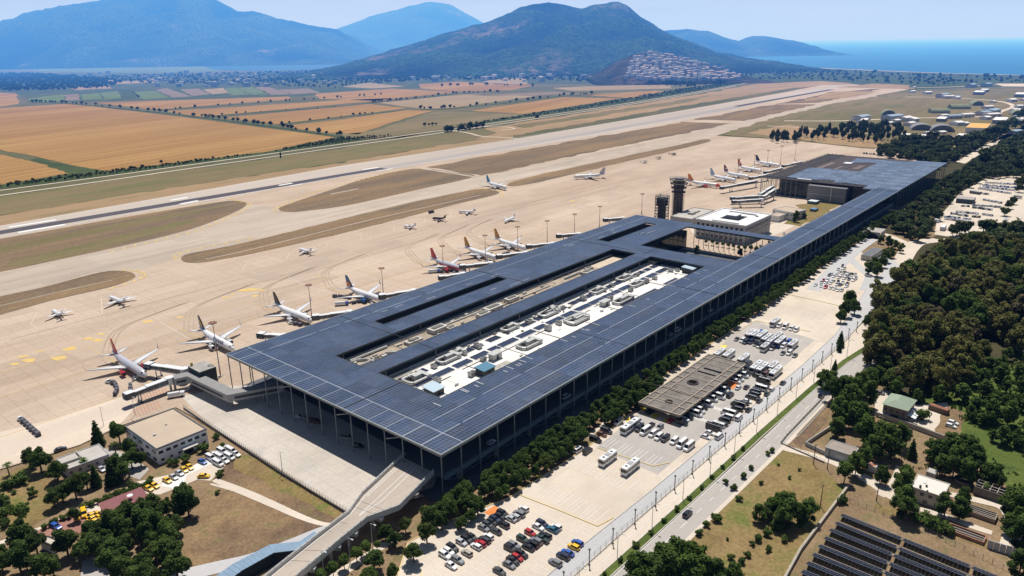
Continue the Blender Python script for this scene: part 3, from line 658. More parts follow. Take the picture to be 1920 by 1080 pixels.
# car parks
LOT = [(-60,-12),(-36,-17),(-24,-8.2),(-10,-9.4),(15,-17.2),(60,-19.2),(96,-17.5),(135,-10.2),(230,-10),(320,-9.2),(400,-7.5),(412,-8),(418,-16),(402,-30),(388,-42),(360,-44),(330,-46),(270,-53),(236,-56),(185,-56.2),(99,-54.2),(48,-53.2),(11,-51.8),(-60,-51.5)]
sheet('car_park',P(*LOT),0.2,K['lot_concrete'],'sunlit pale concrete of the long car park','car park')
sheet('car_park',P((62,-22),(96,-20),(97,-38),(160,-38),(162,-20),(206,-12),(232,-14),(224,-50),(60,-50)),0.215,K['lot_asphalt'],'greyer asphalt of the coach and van park','car park')
sheet('road',P((-60,-51.5),(11,-51.8),(48,-53.2),(99,-54.2),(185,-56.3),(236,-56),(270,-53),(330,-46),(372,-44.5),(392,-40),(404,-30),(420,-28),(402,-46),(380,-55),(330,-57),(280,-61),(236,-62.6),(185,-62),(99,-59.4),(48,-58.4),(11,-57.6),(-60,-57)),0.225,K['lane_asphalt'],'bluish grey service lane along the car park','road')
CW_B = [(-90,-61),(20,-61.6),(100,-62.6),(166,-64.8),(205,-66.6),(240,-70),(262,-75),(280,-79),(300,-80),(330,-74)]
CW_C = [(-90,-69.5),(20,-71.0),(70,-72.4),(110,-73.4),(160,-74.0),(200,-76.4),(232,-81),(262,-89.5),(290,-98),(312,-100.5),(335,-95),(366,-82),(395,-71),(420,-66)]
def tp(l): return [T(x,y) for x,y in l]
sheet('pavement',P((-90,-57.2),(20,-57.8),(99,-59.5),(185,-62),(236,-62.8),(268,-62),(285,-66),(300,-72),(280,-82),(258,-80),(236,-75),(200,-70.4),(160,-68.2),(55,-65.5),(-90,-63.4)),0.17,K['pale_paving'],'pale carriageway and footway beside the fence line','road')
ribbon('road',tp(CW_C),[8.4] * 8 + [7.6,7,7,7,7.4,8],0.19,K['road_asphalt'],'main grey road beside the planted median','road',world=True)
ribbon('pavement',[T(x,y - 4.7) for x,y in CW_C[:9]],1.5,0.21,K['pale_paving'],'pale verge along the outer edge of the main road','pavement',world=True)
ribbon('road',[G(1640,545),G(1662,520),G(1690,490),G(1705,468),G(1722,455),G(1760,450)],11.5,0.2,K['pale_paving'],'pale road climbing to the junction by the wood','road',world=True)
ribbon('road',[G(1525,545),G(1560,510),G(1588,482),G(1615,462),G(1636,448)],[9,9,10,9,9],0.23,K['lane_asphalt'],'grey road leading into the underpass','road',world=True)
ribbon('road',[G(1590,482),G(1606,497),G(1622,510),G(1630,522),G(1620,545)],6,0.235,K['lane_asphalt'],'grey slip road beside the slatted pavilion','road',world=True)
ribbon('road',[G(1628,432),G(1660,440),G(1690,452),G(1712,464)],6,0.24,K['pale_paving'],'pale road from the terminal to the junction','road',world=True)
ribbon('road',[G(1705,462),G(1740,452),G(1775,449)],4,0.245,K['pale_paving'],'narrow pale drive to the staff car park','road',world=True)
ribbon('road',[(1800,306),(1830,288),(1870,265),(1905,247),(1960,222),(2010,202)],[12,11,11,12,12,12],0.3,K['pale_paving'],'straight pale road running through the far wood','road')
# median
ribbon('median',[T(x,y) for x,y in [(-90,-64.2),(5,-65),(55,-66.3),(110,-67.2),(166,-68.9),(205,-71.0),(240,-75.6),(258,-80)]],2.5,0.28,K['rough_green'],'narrow green planted median','median',world=True)
ribbon('median',[T(x,y) for x,y in [(250,-78.5),(268,-84.5),(288,-90)]],5,0.275,K['rough_green'],'wider green end of the median','median',world=True)
kb = MB()
def kerb(pts,w=0.3,h=0.13,m=0):
 for a,c in zip(pts,pts[1:]): kb.beam((a[0],a[1],0.2 + h / 2),(c[0],c[1],0.2 + h / 2),w,h + 0.2,m)
kerb(tp([(-60,-51.5),(11,-51.8),(48,-53.2),(99,-54.2),(185,-56.3),(236,-56),(270,-53),(330,-46)]))
kerb(tp([(-90,-62.9),(5,-63.6),(55,-64.9),(110,-65.8),(166,-67.5),(205,-69.5),(240,-74)])); kerb(tp([(-90,-65.6),(5,-66.4),(55,-67.7),(110,-68.6),(166,-70.3),(205,-72.5),(240,-77.2)]))
kerb(tp([(-36,-17),(-24,-8.2),(-10,-9.4),(15,-17.2),(60,-19.2),(96,-17.5),(135,-10.2),(230,-10),(320,-9.2),(400,-7.5)]),m=1)
for c in [[(-30,-21),(-36,-27),(-38,-34)],[(-38,-34),(-38,-40)],[(18.5,-18),(20,-34),(21,-50)],[(21,-50),(28,-51.5)],[(62,-22.5),(63,-36),(64,-46)],[(64,-46),(70,-49.5)],[(206,-14),(232,-14.5)],[(232,-14.5),(234,-44)],[(288,-12),(287,-30),(285,-46)]]: kerb(tp(c),m=1)
structure(kb.build('kerb',[KERB,PALEY]),'raised concrete kerbs, some painted yellow','kerb')
# bay lines
mk = MB()
def bays(u0,u1,v0,v1,step,along='v',w=0.16,z=0.24):
 """white bay lines; along='u' : bays run along the building"""
 if along == 'u':
  v = v0
  while v <= v1 + 1e-6:
   p,q = T(u0,-v),T(u1,-v); ribbon_mb(mk,[(p.x,p.y),(q.x,q.y)],w,z); v += step
 else:
  u = u0
  while u <= u1 + 1e-6:
   p,q = T(u,-v0),T(u,-v1); ribbon_mb(mk,[(p.x,p.y),(q.x,q.y)],w,z); u += step
for (u0,u1,v0,v1,st) in [(22,31,19,49,2.9),(44,53,21,49,3.2),(64.5,72,23,48,3.2),(178,187,42,50,2.8),(212,221,14,46,3.1),(252,264,14,44,3.2)]:
 bays(u0,u1,v0,v1,st,'u')
 v = v0                                   # rounded pairs: close alternate ends
 k = 0
 while v + st <= v1:
  if k % 2 == 0:
   p,q = T(u0,-v),T(u0,-v - st * 0.45); ribbon_mb(mk,[(p.x,p.y),(q.x,q.y)],0.16,0.242)
   p,q = T(u0,-v - st * 0.45),T(u1,-v - st * 0.45); ribbon_mb(mk,[(p.x,p.y),(q.x,q.y)],0.16,0.242)
  v += st; k += 1
bays(-30,-2,17.5,22.5,2.6); bays(-28,16,22.9,27.5,2.6); bays(-22,16,31,36,2.6); bays(-22,16,36.4,41,2.6); bays(-14,18,46,50.5,2.6)
for u_ in (300,318,336,354): bays(u_,u_ + 5,14,40,2.7,'u')
# zebra crossings in the van park
for u_ in (108,121):
 for k in range(16):
  p,q = T(u_ - 1.1,-39.5 - k * 0.9),T(u_ + 1.1,-39.5 - k * 0.9); ribbon_mb(mk,[(p.x,p.y),(q.x,q.y)],0.45,0.245)
# dashes on the carriageways,edge lines
def dashes(path,ln_=3.0,gap=5.0,w=0.2,z=0.26):
 pts = spline([(p.x,p.y) for p in path],24,False); acc = 0; on = True; cur = [pts[0]]
 for a,c in zip(pts,pts[1:]):
  d = hypot(c[0] - a[0],c[1] - a[1]); acc += d
  if on: cur.append(c)
  if on and acc > ln_:
   if len(cur) > 1: ribbon_mb(mk,cur,w,z)
   on = False; acc = 0
  elif not on and acc > gap: on = True; acc = 0; cur = [c]
dashes(tp(CW_C)); dashes(tp([(-90,-60.4),(20,-61.1),(100,-62.2),(166,-64.2),(205,-66),(240,-69)]))
ribbon_mb(mk,spline([(p.x,p.y) for p in [T(x,y + 3.6) for x,y in CW_C[:8]]],6,False),0.16,0.26)
structure(mk.build('marking',WHITE),'white bay lines, zebra crossings and lane dashes','marking')
ob = MB()
for (u0,v0,u1,v1) in [(3.2,16.2,8.2,22.5)]:
 ob.face([T(u0,-v0,0.25),T(u1,-v0,0.25),T(u1,-v1,0.25),T(u0,-v1,0.25)][::-1])
p = [G(x,y) for x,y in [(1362,722),(1370,714),(1384,720),(1374,731)]]
ob.face([(q.x,q.y,0.25) for q in p][::-1])
structure(ob.build('marking',earth('orange_paint',(0.72,0.22,0.06),(0.80,0.30,0.10),None,s1=0.3,s2=0.8,s3=3,fine=0.2)),'orange painted bay at the edge of the car park','marking')
yb = MB()
for px in [[(1198,765),(1206,762),(1213,768),(1204,772)],[(1218,778),(1232,776),(1238,781),(1226,786)],[(1243,788),(1252,786),(1258,791),(1248,794)],[(1410,628),(1424,630),(1420,638),(1408,636)],[(1352,648),(1364,648),(1360,654),(1350,653)],[(1172,786),(1184,784),(1188,790),(1176,792)],[(1006,893),(1016,890),(1016,895),(1008,898)]]:
 yb.face([(q.x,q.y,0.27) for q in (G(x,y) for x,y in px)][::-1])
structure(yb.build('marking',plain('yellow_bay_paint',(0.82,0.62,0.08),0.7)),'yellow painted kerb bays by the station roof and the trees','marking')
# staff car park beyond the wood strip
sheet('car_park',[(1752,440),(1757,412),(1800,362),(1852,333),(1905,331),(1960,334),(1960,400),(1900,412),(1850,432),(1800,448)],0.25,K['lot_concrete'],'distant staff car park full of cars','car park')
sheet('car_park',[(1880,430),(1900,392),(1935,350),(1990,350),(2010,430),(1930,440)],0.27,K['pale_paving'],'empty pale lane of the distant staff car park','car park')
# bottom left drives
sheet('pavement',[(185,960),(262,925),(300,928),(370,900),(395,902),(440,855),(415,840),(345,885),(250,905),(225,925),(150,955),(85,985),(0,1015),(0,1022),(130,985)],0.14,K['pale_paving'],'pale drive to the office and the taxi yard','drive')
sheet('car_park',[(350,892),(440,850),(432,842),(330,888),(300,912),(340,918)],0.17,plain('white_concrete',(0.78,0.76,0.72),0.8,var=0.08,vscale=0.1),'white concrete parking bay beside the office','car park')
sheet('pavement',[(62,1000),(110,975),(180,958),(205,965),(150,1000),(110,1010)],0.18,K['red_paving'],'reddish paved taxi yard','yard')
sheet('pavement',[(140,860),(200,880),(262,900),(280,880),(240,850),(190,840)],0.15,K['lot_asphalt'],'grey yard behind the flat roofed office','yard')
sheet('terrain',[(-60,880),(0,895),(60,870),(100,905),(130,950),(60,985),(-60,1015)],0.15,K['meadow'],'golden garden with scattered bushes','garden')
sheet('pavement',[(150,1090),(160,1020),(195,1035),(215,1090)],0.19,K['lot_asphalt'],'small grey drive among the bottom trees','drive')
# farm and solar field
ribbon('path',[(1450,835),(1500,848),(1560,866),(1600,885),(1640,908),(1672,930),(1690,942)],[4.5,4,4,4.5,5,5,3],0.17,K['pale_paving'],'pale lane to the farm houses','track')
ribbon('path',[(1650,930),(1672,912),(1684,890),(1688,875)],3,0.18,K['pale_paving'],'pale spur beside the white house','track')
ribbon('path',[(1770,925),(1830,938),(1880,952),(1900,985),(1890,1030)],[3,3.5,4,5,5],0.18,K['pale_paving'],'pale track past the ruined sheds','track')
ribbon('path',[(1715,953),(1770,968),(1830,990),(1860,1000)],[2.5,3,3,2.5],0.18,K['pale_paving'],'pale terrace in front of the white house','track')
sheet('terrain',[(1560,940),(1620,900),(1700,950),(1800,1000),(1960,1060),(1960,1100),(1470,1100)],0.13,K['bare_earth'],'sandy ground of the solar field','ground')
sheet('terrain',[(1640,945),(1690,955),(1780,990),(1900,1030),(1890,1042),(1760,1000),(1650,962)],0.15,K['meadow'],'dry grass strip along the solar field fence','grass')
sheet('pavement',[(1640,740),(1660,730),(1720,760),(1775,755),(1790,775),(1760,812),(1700,790),(1640,780)],0.16,K['pale_paving'],'pale yard around the green roofed house','yard')
sheet('terrain',[(1775,760),(1810,775),(1795,825),(1755,815)],0.17,K['brown_turf'],'brown plot with slabs beside the yard','plot')
# ------------------------------------------------------------------ terminal
ROOF_Z = 18.0
# glossy photovoltaic canopy: panel joints,walkway gaps,every module its own tone
def pv_mat(name,base,rough,amt=1.0):
 m,nt,bs = new_mat(name)
 tc = nt.nodes.new('ShaderNodeTexCoord'); s = nt.nodes.new('ShaderNodeSeparateXYZ'); link(nt,tc.outputs['Object'],s.inputs[0])
 X,Y = s.outputs[0],s.outputs[1]
 def lines(c,per,wd,off=0.0):
  fr = math_node(nt,'FRACT',math_node(nt,'DIVIDE',math_node(nt,'ADD',c,1000 * per - off),per))
  d = math_node(nt,'MULTIPLY',math_node(nt,'ABSOLUTE',math_node(nt,'SUBTRACT',fr,0.5)),per)
  return math_node(nt,'GREATER_THAN',d,per / 2 - wd / 2)
 fine = math_node(nt,'MAXIMUM',lines(X,1.386,0.15),lines(Y,1.94,0.15))
 bay = math_node(nt,'MAXIMUM',lines(Y,9.7,0.26),lines(X,9.7,0.2))
 nearx = math_node(nt,'LESS_THAN',X,10.6)
 w1 = math_node(nt,'MULTIPLY',nearx,lines(Y,9.7,0.30))
 w2 = math_node(nt,'LESS_THAN',math_node(nt,'ABSOLUTE',math_node(nt,'SUBTRACT',X,10.6)),0.2)
 ws = math_node(nt,'MAXIMUM',w1,w2)
 for yy,wd in ((9.9,0.2),(19.6,0.17),(128.5,0.2)):
  dash = math_node(nt,'GREATER_THAN',noise_tex(nt,tc.outputs['Object'],0.11,2),0.40)
  ws = math_node(nt,'MAXIMUM',ws,math_node(nt,'MULTIPLY',dash,math_node(nt,'LESS_THAN',math_node(nt,'ABSOLUTE',math_node(nt,'SUBTRACT',Y,yy)),wd)))
 def cellnoise(sx,sy):
  sn = node(nt,'ShaderNodeVectorMath',operation='SNAP'); sn.inputs[1].default_value = (sx,sy,1e4); link(nt,tc.outputs['Object'],sn.inputs[0])
  wnn = node(nt,'ShaderNodeTexWhiteNoise'); link(nt,sn.outputs[0],wnn.inputs['Vector']); return wnn.outputs[0]
 tone = math_node(nt,'MULTIPLY_ADD',cellnoise(9.7,9.7),0.5,0.55)
 tone = math_node(nt,'MULTIPLY',tone,math_node(nt,'MULTIPLY_ADD',cellnoise(2.2,1.94),0.5,0.75))
 cb = node(nt,'ShaderNodeCombineColor')
 for i in range(3): link(nt,math_node(nt,'MULTIPLY',tone,base[i]),cb.inputs[i])
 col = mix(nt,math_node(nt,'MULTIPLY',fine,0.55 * amt),cb.outputs[0],(0.22,0.28,0.38))
 col = mix(nt,math_node(nt,'MULTIPLY',bay,0.42 * amt),col,(0.035,0.04,0.055))
 col = mix(nt,math_node(nt,'MULTIPLY',ws,0.8 * amt),col,(0.36,0.40,0.45))
 du = noise_tex(nt,tc.outputs['Object'],0.035,6,0.7); col = mix(nt,math_node(nt,'MULTIPLY',ramp(nt,du,0.45,0.78),0.15),col,(0.20,0.20,0.19))
 link(nt,col,bs.inputs['Base Color'])
 link(nt,math_node(nt,'MULTIPLY_ADD',cellnoise(9.7,4.85),0.12,rough),bs.inputs['Roughness'])
 bs.inputs['Specular IOR Level'].default_value = 0.42
 # each frame sits at a slightly different tilt
 vm = node(nt,'ShaderNodeTexWhiteNoise'); sn = node(nt,'ShaderNodeVectorMath',operation='SNAP'); sn.inputs[1].default_value = (9.7,4.85,1e4)
 link(nt,tc.outputs['Object'],sn.inputs[0]); link(nt,sn.outputs[0],vm.inputs['Vector'])
 g = node(nt,'ShaderNodeNewGeometry'); a = node(nt,'ShaderNodeVectorMath',operation='MULTIPLY_ADD'); a.inputs[1].default_value = (0.03,0.03,0)
 link(nt,vm.outputs['Color'],a.inputs[0]); link(nt,g.outputs['Normal'],a.inputs[2])
 nn = node(nt,'ShaderNodeVectorMath',operation='NORMALIZE'); link(nt,a.outputs[0],nn.inputs[0]); link(nt,nn.outputs[0],bs.inputs['Normal'])
 return m
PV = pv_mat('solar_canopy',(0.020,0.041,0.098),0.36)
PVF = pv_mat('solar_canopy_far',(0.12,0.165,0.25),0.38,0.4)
FASCIA = plain('canopy_edge',(0.42,0.46,0.47),0.5,0.2)
SOFFIT = plain('canopy_soffit',(0.025,0.03,0.035),0.8)
STEEL = plain('column_steel',(0.20,0.23,0.25),0.5,0.3)
LSTEEL = plain('light_steel',(0.55,0.57,0.58),0.5,0.2)
DARK = plain('dark_interior',(0.012,0.014,0.017),0.7)
CONC = plain('concrete_grey',(0.42,0.40,0.37),0.9,var=0.25,vscale=0.15)
CONCL = plain('concrete_light',(0.56,0.54,0.50),0.9,var=0.18,vscale=0.15)
GALV = plain('galvanised_duct',(0.50,0.50,0.48),0.5,0.2,var=0.15,vscale=1.0)
WROOF = plain('white_membrane',(0.82,0.79,0.74),0.8,var=0.10,vscale=0.12)
GRAVEL = plain('roof_gravel',(0.42,0.35,0.27),0.95,var=0.35,vscale=0.25)
# glass curtain wall with mullions
def curtain(name,glass,frame,mx_,mz_):
 m,nt,bs = new_mat(name)
 tc = nt.nodes.new('ShaderNodeTexCoord'); s = nt.nodes.new('ShaderNodeSeparateXYZ'); link(nt,tc.outputs['Object'],s.inputs[0])
 h = math_node(nt,'ADD',s.outputs[0],s.outputs[1])
 def l(c,per,wd): return math_node(nt,'LESS_THAN',math_node(nt,'FRACT',math_node(nt,'DIVIDE',math_node(nt,'ADD',c,999 * per),per)),wd / per)
 f = math_node(nt,'MAXIMUM',l(h,mx_,0.16),l(s.outputs[2],mz_,0.2))
 wnn = node(nt,'ShaderNodeTexWhiteNoise'); sn = node(nt,'ShaderNodeVectorMath',operation='SNAP'); sn.inputs[1].default_value = (mx_,mx_,mz_)
 link(nt,tc.outputs['Object'],sn.inputs[0]); link(nt,sn.outputs[0],wnn.inputs['Vector'])
 t = math_node(nt,'MULTIPLY_ADD',wnn.outputs[0],0.8,0.6)
 cb = node(nt,'ShaderNodeCombineColor')
 for i in range(3): link(nt,math_node(nt,'MULTIPLY',t,glass[i]),cb.inputs[i])
 link(nt,mix(nt,f,cb.outputs[0],frame),bs.inputs['Base Color'])
 link(nt,math_node(nt,'MULTIPLY_ADD',f,0.4,0.08),bs.inputs['Roughness']); bs.inputs['Specular IOR Level'].default_value = 0.3
 return m
GLASS = curtain('terminal_glass',(0.006,0.011,0.015),(0.025,0.032,0.037),3.2,3.6)

term = thing('airport_terminal','huge airport terminal under one dark blue solar canopy with two long roof openings','terminal',TO,TROT)
HOLES = [(29.5,258,79,97.5),(29.5,257.5,30,68),(69,164,110.5,118),(272,338,109.8,119),(277,345,20.5,87.5)]
b = MB()
slab(b,(0,357,0,138.6),HOLES + [(355.5,400,20.5,88)],ROOF_Z - 0.9,ROOF_Z,1,0)
b.box(357,585,0,20.5,ROOF_Z - 0.9,ROOF_Z,1,0,skip='w')
canopy = b.build('canopy_roof',[PV,SOFFIT],term)
# bright edge gutter
b = MB()
b.box(-0.25,0,-0.25,138.85,ROOF_Z - 0.55,ROOF_Z + 0.12); b.box(0,585,-0.25,0,ROOF_Z - 0.55,ROOF_Z + 0.12); b.box(0,357,138.6,138.85,ROOF_Z - 0.55,ROOF_Z + 0.12)
b.build('edge_gutter',FASCIA,term)
b = MB()
for h in HOLES:
 x0,x1,y0,y1 = h
 b.box(x0,x1,y0,y0 + 0.22,ROOF_Z - 0.85,ROOF_Z + 0.10); b.box(x0,x1,y1 - 0.22,y1,ROOF_Z - 0.85,ROOF_Z + 0.10)
 b.box(x0,x0 + 0.22,y0 + 0.22,y1 - 0.22,ROOF_Z - 0.85,ROOF_Z + 0.10); b.box(x1 - 0.22,x1,y0 + 0.22,y1 - 0.22,ROOF_Z - 0.85,ROOF_Z + 0.10)
b.build('opening_trim',plain('dark_trim',(0.05,0.06,0.07),0.6),term)
b = MB()                                            # expansion joints standing a hand above the panels
for (x0,x1,y0,y1) in [(0.3,29.3,53,53.5),(63,63.4,69,138),(165,165.4,98,138),(262.6,263,88,138),(258.5,277,74.3,74.7),(120,120.3,0.3,29.5),(212,212.3,0.3,29.5),(300,300.3,0.3,20),(392,392.3,0.3,20),(484,484.3,0.3,20),(575.6,576,0.3,20)]:
 b = MB(); b.box(x0,x1,y0,y1,ROOF_Z,ROOF_Z + 0.1); b.build('expansion_joint',plain('joint_dark',(0.01,0.012,0.016),0.8),term)
# pale cable trays laid on the canopy
b = MB(); r_ = random.Random(8)
for k in range(22):
 x = r_.uniform(20,250); b = MB(); b.box(x,x + 0.35,25.2,29.4 if k % 3 else 27.6,ROOF_Z + 0.004,ROOF_Z + 0.09); b.build('cable_tray',LSTEEL,term)
for k in range(16):
 x = r_.uniform(70,340); y = r_.choice([121,125,100.5,104]); b = MB(); b.box(x,x + r_.uniform(3,10),y,y + 0.3,ROOF_Z + 0.004,ROOF_Z + 0.09); b.build('cable_tray',LSTEEL,term)
# columns: one mesh,copied
cm = MB(); cm.tube([(0,0,0),(0,0,ROOF_Z - 0.9)],0.24,8); cme = cm.mesh('column',STEEL)
ncol = 0
def column(x,y,z=0.0):
 global ncol
 ncol += 1
 inst('column',cme,term,(x,y,z),0,(1,1,(ROOF_Z - 0.9 - z) / (ROOF_Z - 0.9)))
for k in range(15): column(0.25,0.3 + k * 9.84)
for k in range(1,46): column(0.25 + k * 9.7,0.3)
for k in (1,2,3): column(0.25 + k * 9.7,138.2)
for k in range(17): column(355.2,20.9 + k * 4.1)
for k in range(7): column(277 + k * 9.7,20.2)
for k in range(8): column(34 + k * 30,68.3,13)
for k in range(5): column(34 + k * 48,97.8,13)
# frame beams under the near eaves,roof trusses
b = MB()
for k in range(60): b.beam((0.3 + k * 9.7,0.5,ROOF_Z - 1.3),(0.3 + k * 9.7,9.6,ROOF_Z - 1.3),0.22,0.5)
for k in range(15): b.beam((0.5,0.3 + k * 9.84,ROOF_Z - 1.3),(17.5,0.3 + k * 9.84,ROOF_Z - 1.3),0.22,0.5)
b.beam((0.3,0.3,ROOF_Z - 1.2),(584,0.3,ROOF_Z - 1.2),0.25,0.5); b.beam((0.35,0.3,ROOF_Z - 1.2),(0.35,138,ROOF_Z - 1.2),0.25,0.5)
for k in range(3,45,6): b.beam((k * 9.7 + 0.3,0.6,14.5),(k * 9.7 + 0.3 + 8,7.5,13.2),0.28,0.35,1)
for k in (3,6,10): b.beam((0.8,k * 9.84 + 0.3,13),(8.5,k * 9.84 - 4,12.2),0.28,0.35,1)
b.build('eave_beams',[STEEL,LSTEEL],term)
# enclosed halls under the canopy
b = MB()
hall = [(18,24),(274,24),(274,91),(352,91),(352,130),(18,130)]
b.prism(hall,0,13.0,0,1,cap=False)
b.prism([(274,10),(586,10),(586,19.5),(274,19.5)],0,14.5,0,1)
b.build('glass_wall',[GLASS,CONC],term)
b = MB()
slab(b,(18,274,24,130),[(29,260,28,70),(29,260,77.5,99)],12.9,13.0,0); b.box(274,352,91,130,12.9,13.0,0)
b.build('hall_roof',plain('hall_roof_dark',(0.16,0.16,0.16),0.9,var=0.3,vscale=0.2),term)
b = MB(); b.box(29,260,28,70,12.85,13.02)
white_roof = b.build('white_roof',WROOF,term)
b = MB(); b.box(29,260,77.5,99,12.85,13.02)
b.build('gravel_roof',GRAVEL,term)
# strip of the white roof that has weathered,membrane seams
b = MB()
for x in (50,74,98,130,160,186,214,240): b.box(x,x + 0.25,28.2,69.8,13.02,13.06)
b.box(29.5,259.5,51.4,51.7,13.02,13.06)
b.box(29.5,259.5,66.3,66.9,13.02,13.3)
b.build('roof_seam',plain('seam_grey',(0.50,0.46,0.42),0.9),term)
b = MB(); b.face([(30,58,13.03),(47,58,13.03),(47,69,13.03),(30,69,13.03)]); b.face([(104,31,13.03),(128,31,13.03),(128,37,13.03),(104,37,13.03)]); b.face([(70,31,13.03),(82,31,13.03),(82,41,13.03),(70,41,13.03)])
b.build('weathered_patch',plain('weathered_membrane',(0.46,0.44,0.38),0.9,var=0.35,vscale=0.3),term)

# ---- things on the white roof (sighted at roof height)
def RL(px,py,z=13.0): return GL(px,py,z)
def z6(x,y): return (620 + x / 4,540 + y / 4)
def z9(x,y): return (960 + x / 4,440 + y / 4)
unit = MB(); unit.box(-1.6,1.6,-1.1,1.1,0.3,1.9); unit.box(-1.7,-0.4,-1.2,1.2,1.9,2.15,1); unit.box(0.2,1.5,-0.9,0.9,1.9,2.3,1); unit.box(-1.5,1.5,-1.13,-1.1,0.6,1.6,1)
for sx in (-1.3,1.3): unit.box(sx - 0.1,sx + 0.1,-1.0,1.0,0,0.3,1)
ume = unit.mesh('air_unit',[GALV,plain('unit_grille',(0.18,0.18,0.18),0.7)])
for q in [z6(1105,450),z6(1000,500),z6(775,600),z6(1740,160),z6(1485,270),z6(1895,92),z6(1710,275),z6(1630,315),z6(1145,545),z6(800,705),z6(1060,660),z9(535,490),z9(380,560),z9(125,668),z9(350,676),z9(270,718),z9(745,390),z9(890,425),z9(735,490),z9(1190,278),z9(1240,275),z9(1070,336),z9(1005,362),z9(940,310),z9(870,290)]:
 x,y = RL(*q)
 if 30 < x < 259 and 28.5 < y < 69.5: inst('air_unit',ume,term,(x,y,13.02),r_.choice([0,pi / 2]),r_.uniform(0.8,1.15))
# U shaped duct loops with plant between
def duct_loop(cx,cy,L,W,rot=0):
 d = MB(); z = 1.0
 d.tube([(-L / 2,W / 2,z),(L / 2 - 1,W / 2,z)],0.75,8); d.tube([(-L / 2,-W / 2,z),(L / 2 - 1,-W / 2,z)],0.75,8)
 d.tube([(-L / 2,W / 2,z),(-L / 2 - 0.9,W / 4,z),(-L / 2 - 0.9,-W / 4,z),(-L / 2,-W / 2,z)],0.75,8)
 d.box(-L / 6,L / 3,-W / 5,W / 5,0.2,2.6,0); d.box(-L / 4,L / 4,W / 5,W / 3,0.2,1.7,1); d.box(L / 2 - 1.4,L / 2 + 0.8,-W / 2 - 0.6,W / 2 + 0.6,0.1,2.2,0)
 for k in range(4): d.box(-L / 3 + k * L / 6,-L / 3 + k * L / 6 + 0.2,-W / 2,W / 2,0,0.4,1)
 d.build('duct_loop',[GALV,plain('plant_dark',(0.14,0.13,0.12),0.7)],term,loc=(cx,cy,13.02),rz=rot)
for q,L,W in [(z6(1485,430),11,6),(z6(1850,250),12,5.5),(z6(880,540),10,5),(z6(640,690),9,7),(z6(950,500),6,4),(z6(1620,200),9,4.5),(z6(1340,310),8,4.5),(z6(1660,175),6,4),(z9(480,640),13,6),(z9(830,500),13,5),(z9(270,600),10,5),(z9(640,430),9,5),(z9(840,335),10,5),(z9(930,380),9,4.5),(z9(300,585),8,4)]:
 x,y = RL(*q)
 if 30 < x < 259: duct_loop(x,min(max(y,32),66),L,W)
# small solar strips on the white roof
PVS = plain('small_solar_panel',(0.022,0.032,0.075),0.25,0,0.5,var=0.2,vscale=0.4)
skip_ = [RL(*q) for q in (z6(880,540),z6(1340,310),z6(1620,200),z9(270,600),z9(640,430),z9(840,335))]
for yy in (62.6,54.2):                              # two long broken rows of small panels
 x = 37.0
 while x < 250:
  n_ = r_.choice([3,4,5,6]); b = MB()
  for k in range(n_):
   if any(abs(x + k * 2 - a) < 4.5 and abs(yy - c) < 3 for a,c in skip_): continue
   for dy in (-1.05,1.05): b.box(x + k * 2.05,x + k * 2.05 + 1.9,yy + dy - .95,yy + dy + .95,13.18,13.36,1,0)
  if b.f: b.build('solar_strip',[PVS,LSTEEL],term)
  x += n_ * 2.05 + r_.choice([.5,.8,1.6,4.5 if yy > 60 else 1])
b = MB()
for (x0,x1,y0) in [(196,213,34),(196,213,37.5),(176,194,34),(176,194,37.5),(224,238,34.5),(224,238,38)]:
 x = x0
 while x < x1: b.box(x,x + 2.1,y0,y0 + 2.2,13.1,13.4,1,0); x += 2.5
b.build('solar_strip',[PVS,LSTEEL],term)
# huts and tanks
def hut(px,sx,sy,h,wall,roof,slope=0.5):
 x,y = RL(*px); d = MB(); d.box(-sx / 2,sx / 2,-sy / 2,sy / 2,0,h)
 d.loft([[(-sx / 2 - .5,-sy / 2 - .5,h + .02),(sx / 2 + .5,-sy / 2 - .5,h + .02),(sx / 2 + .5,-sy / 2 - .5,h + .25),(-sx / 2 - .5,-sy / 2 - .5,h + .25)],[(-sx / 2 - .5,sy / 2 + .5,h + .02 + slope),(sx / 2 + .5,sy / 2 + .5,h + .02 + slope),(sx / 2 + .5,sy / 2 + .5,h + .25 + slope),(-sx / 2 - .5,sy / 2 + .5,h + .25 + slope)]],1)
 d.box(-0.6,0.6,-sy / 2 - 0.04,-sy / 2,0.1,2.1,2)
 d.build('roof_hut',[wall,roof,DARK],term,loc=(x,y,13.02))
HUTW = plain('hut_wall',(0.05,0.055,0.06),0.7)
hut(z6(1160,640),7,5,2.8,HUTW,plain('teal_sheet',(0.06,0.20,0.30),0.5))
hut(z6(775,790),6,6,2.6,HUTW,plain('pale_blue_sheet',(0.45,0.58,0.66),0.5))
hut(z6(1235,530),6,3,3.0,GALV,GALV,0.0)
hut(z9(695,530),6,3,2.6,GALV,GALV,0.0)
hut(z9(1335,280),8,7,3.0,HUTW,plain('pale_blue_sheet',(0.45,0.58,0.66),0.5))
hut(z9(1080,205),11,5,1.6,CONC,plain('tan_roof',(0.50,0.44,0.36),0.9),0.0)
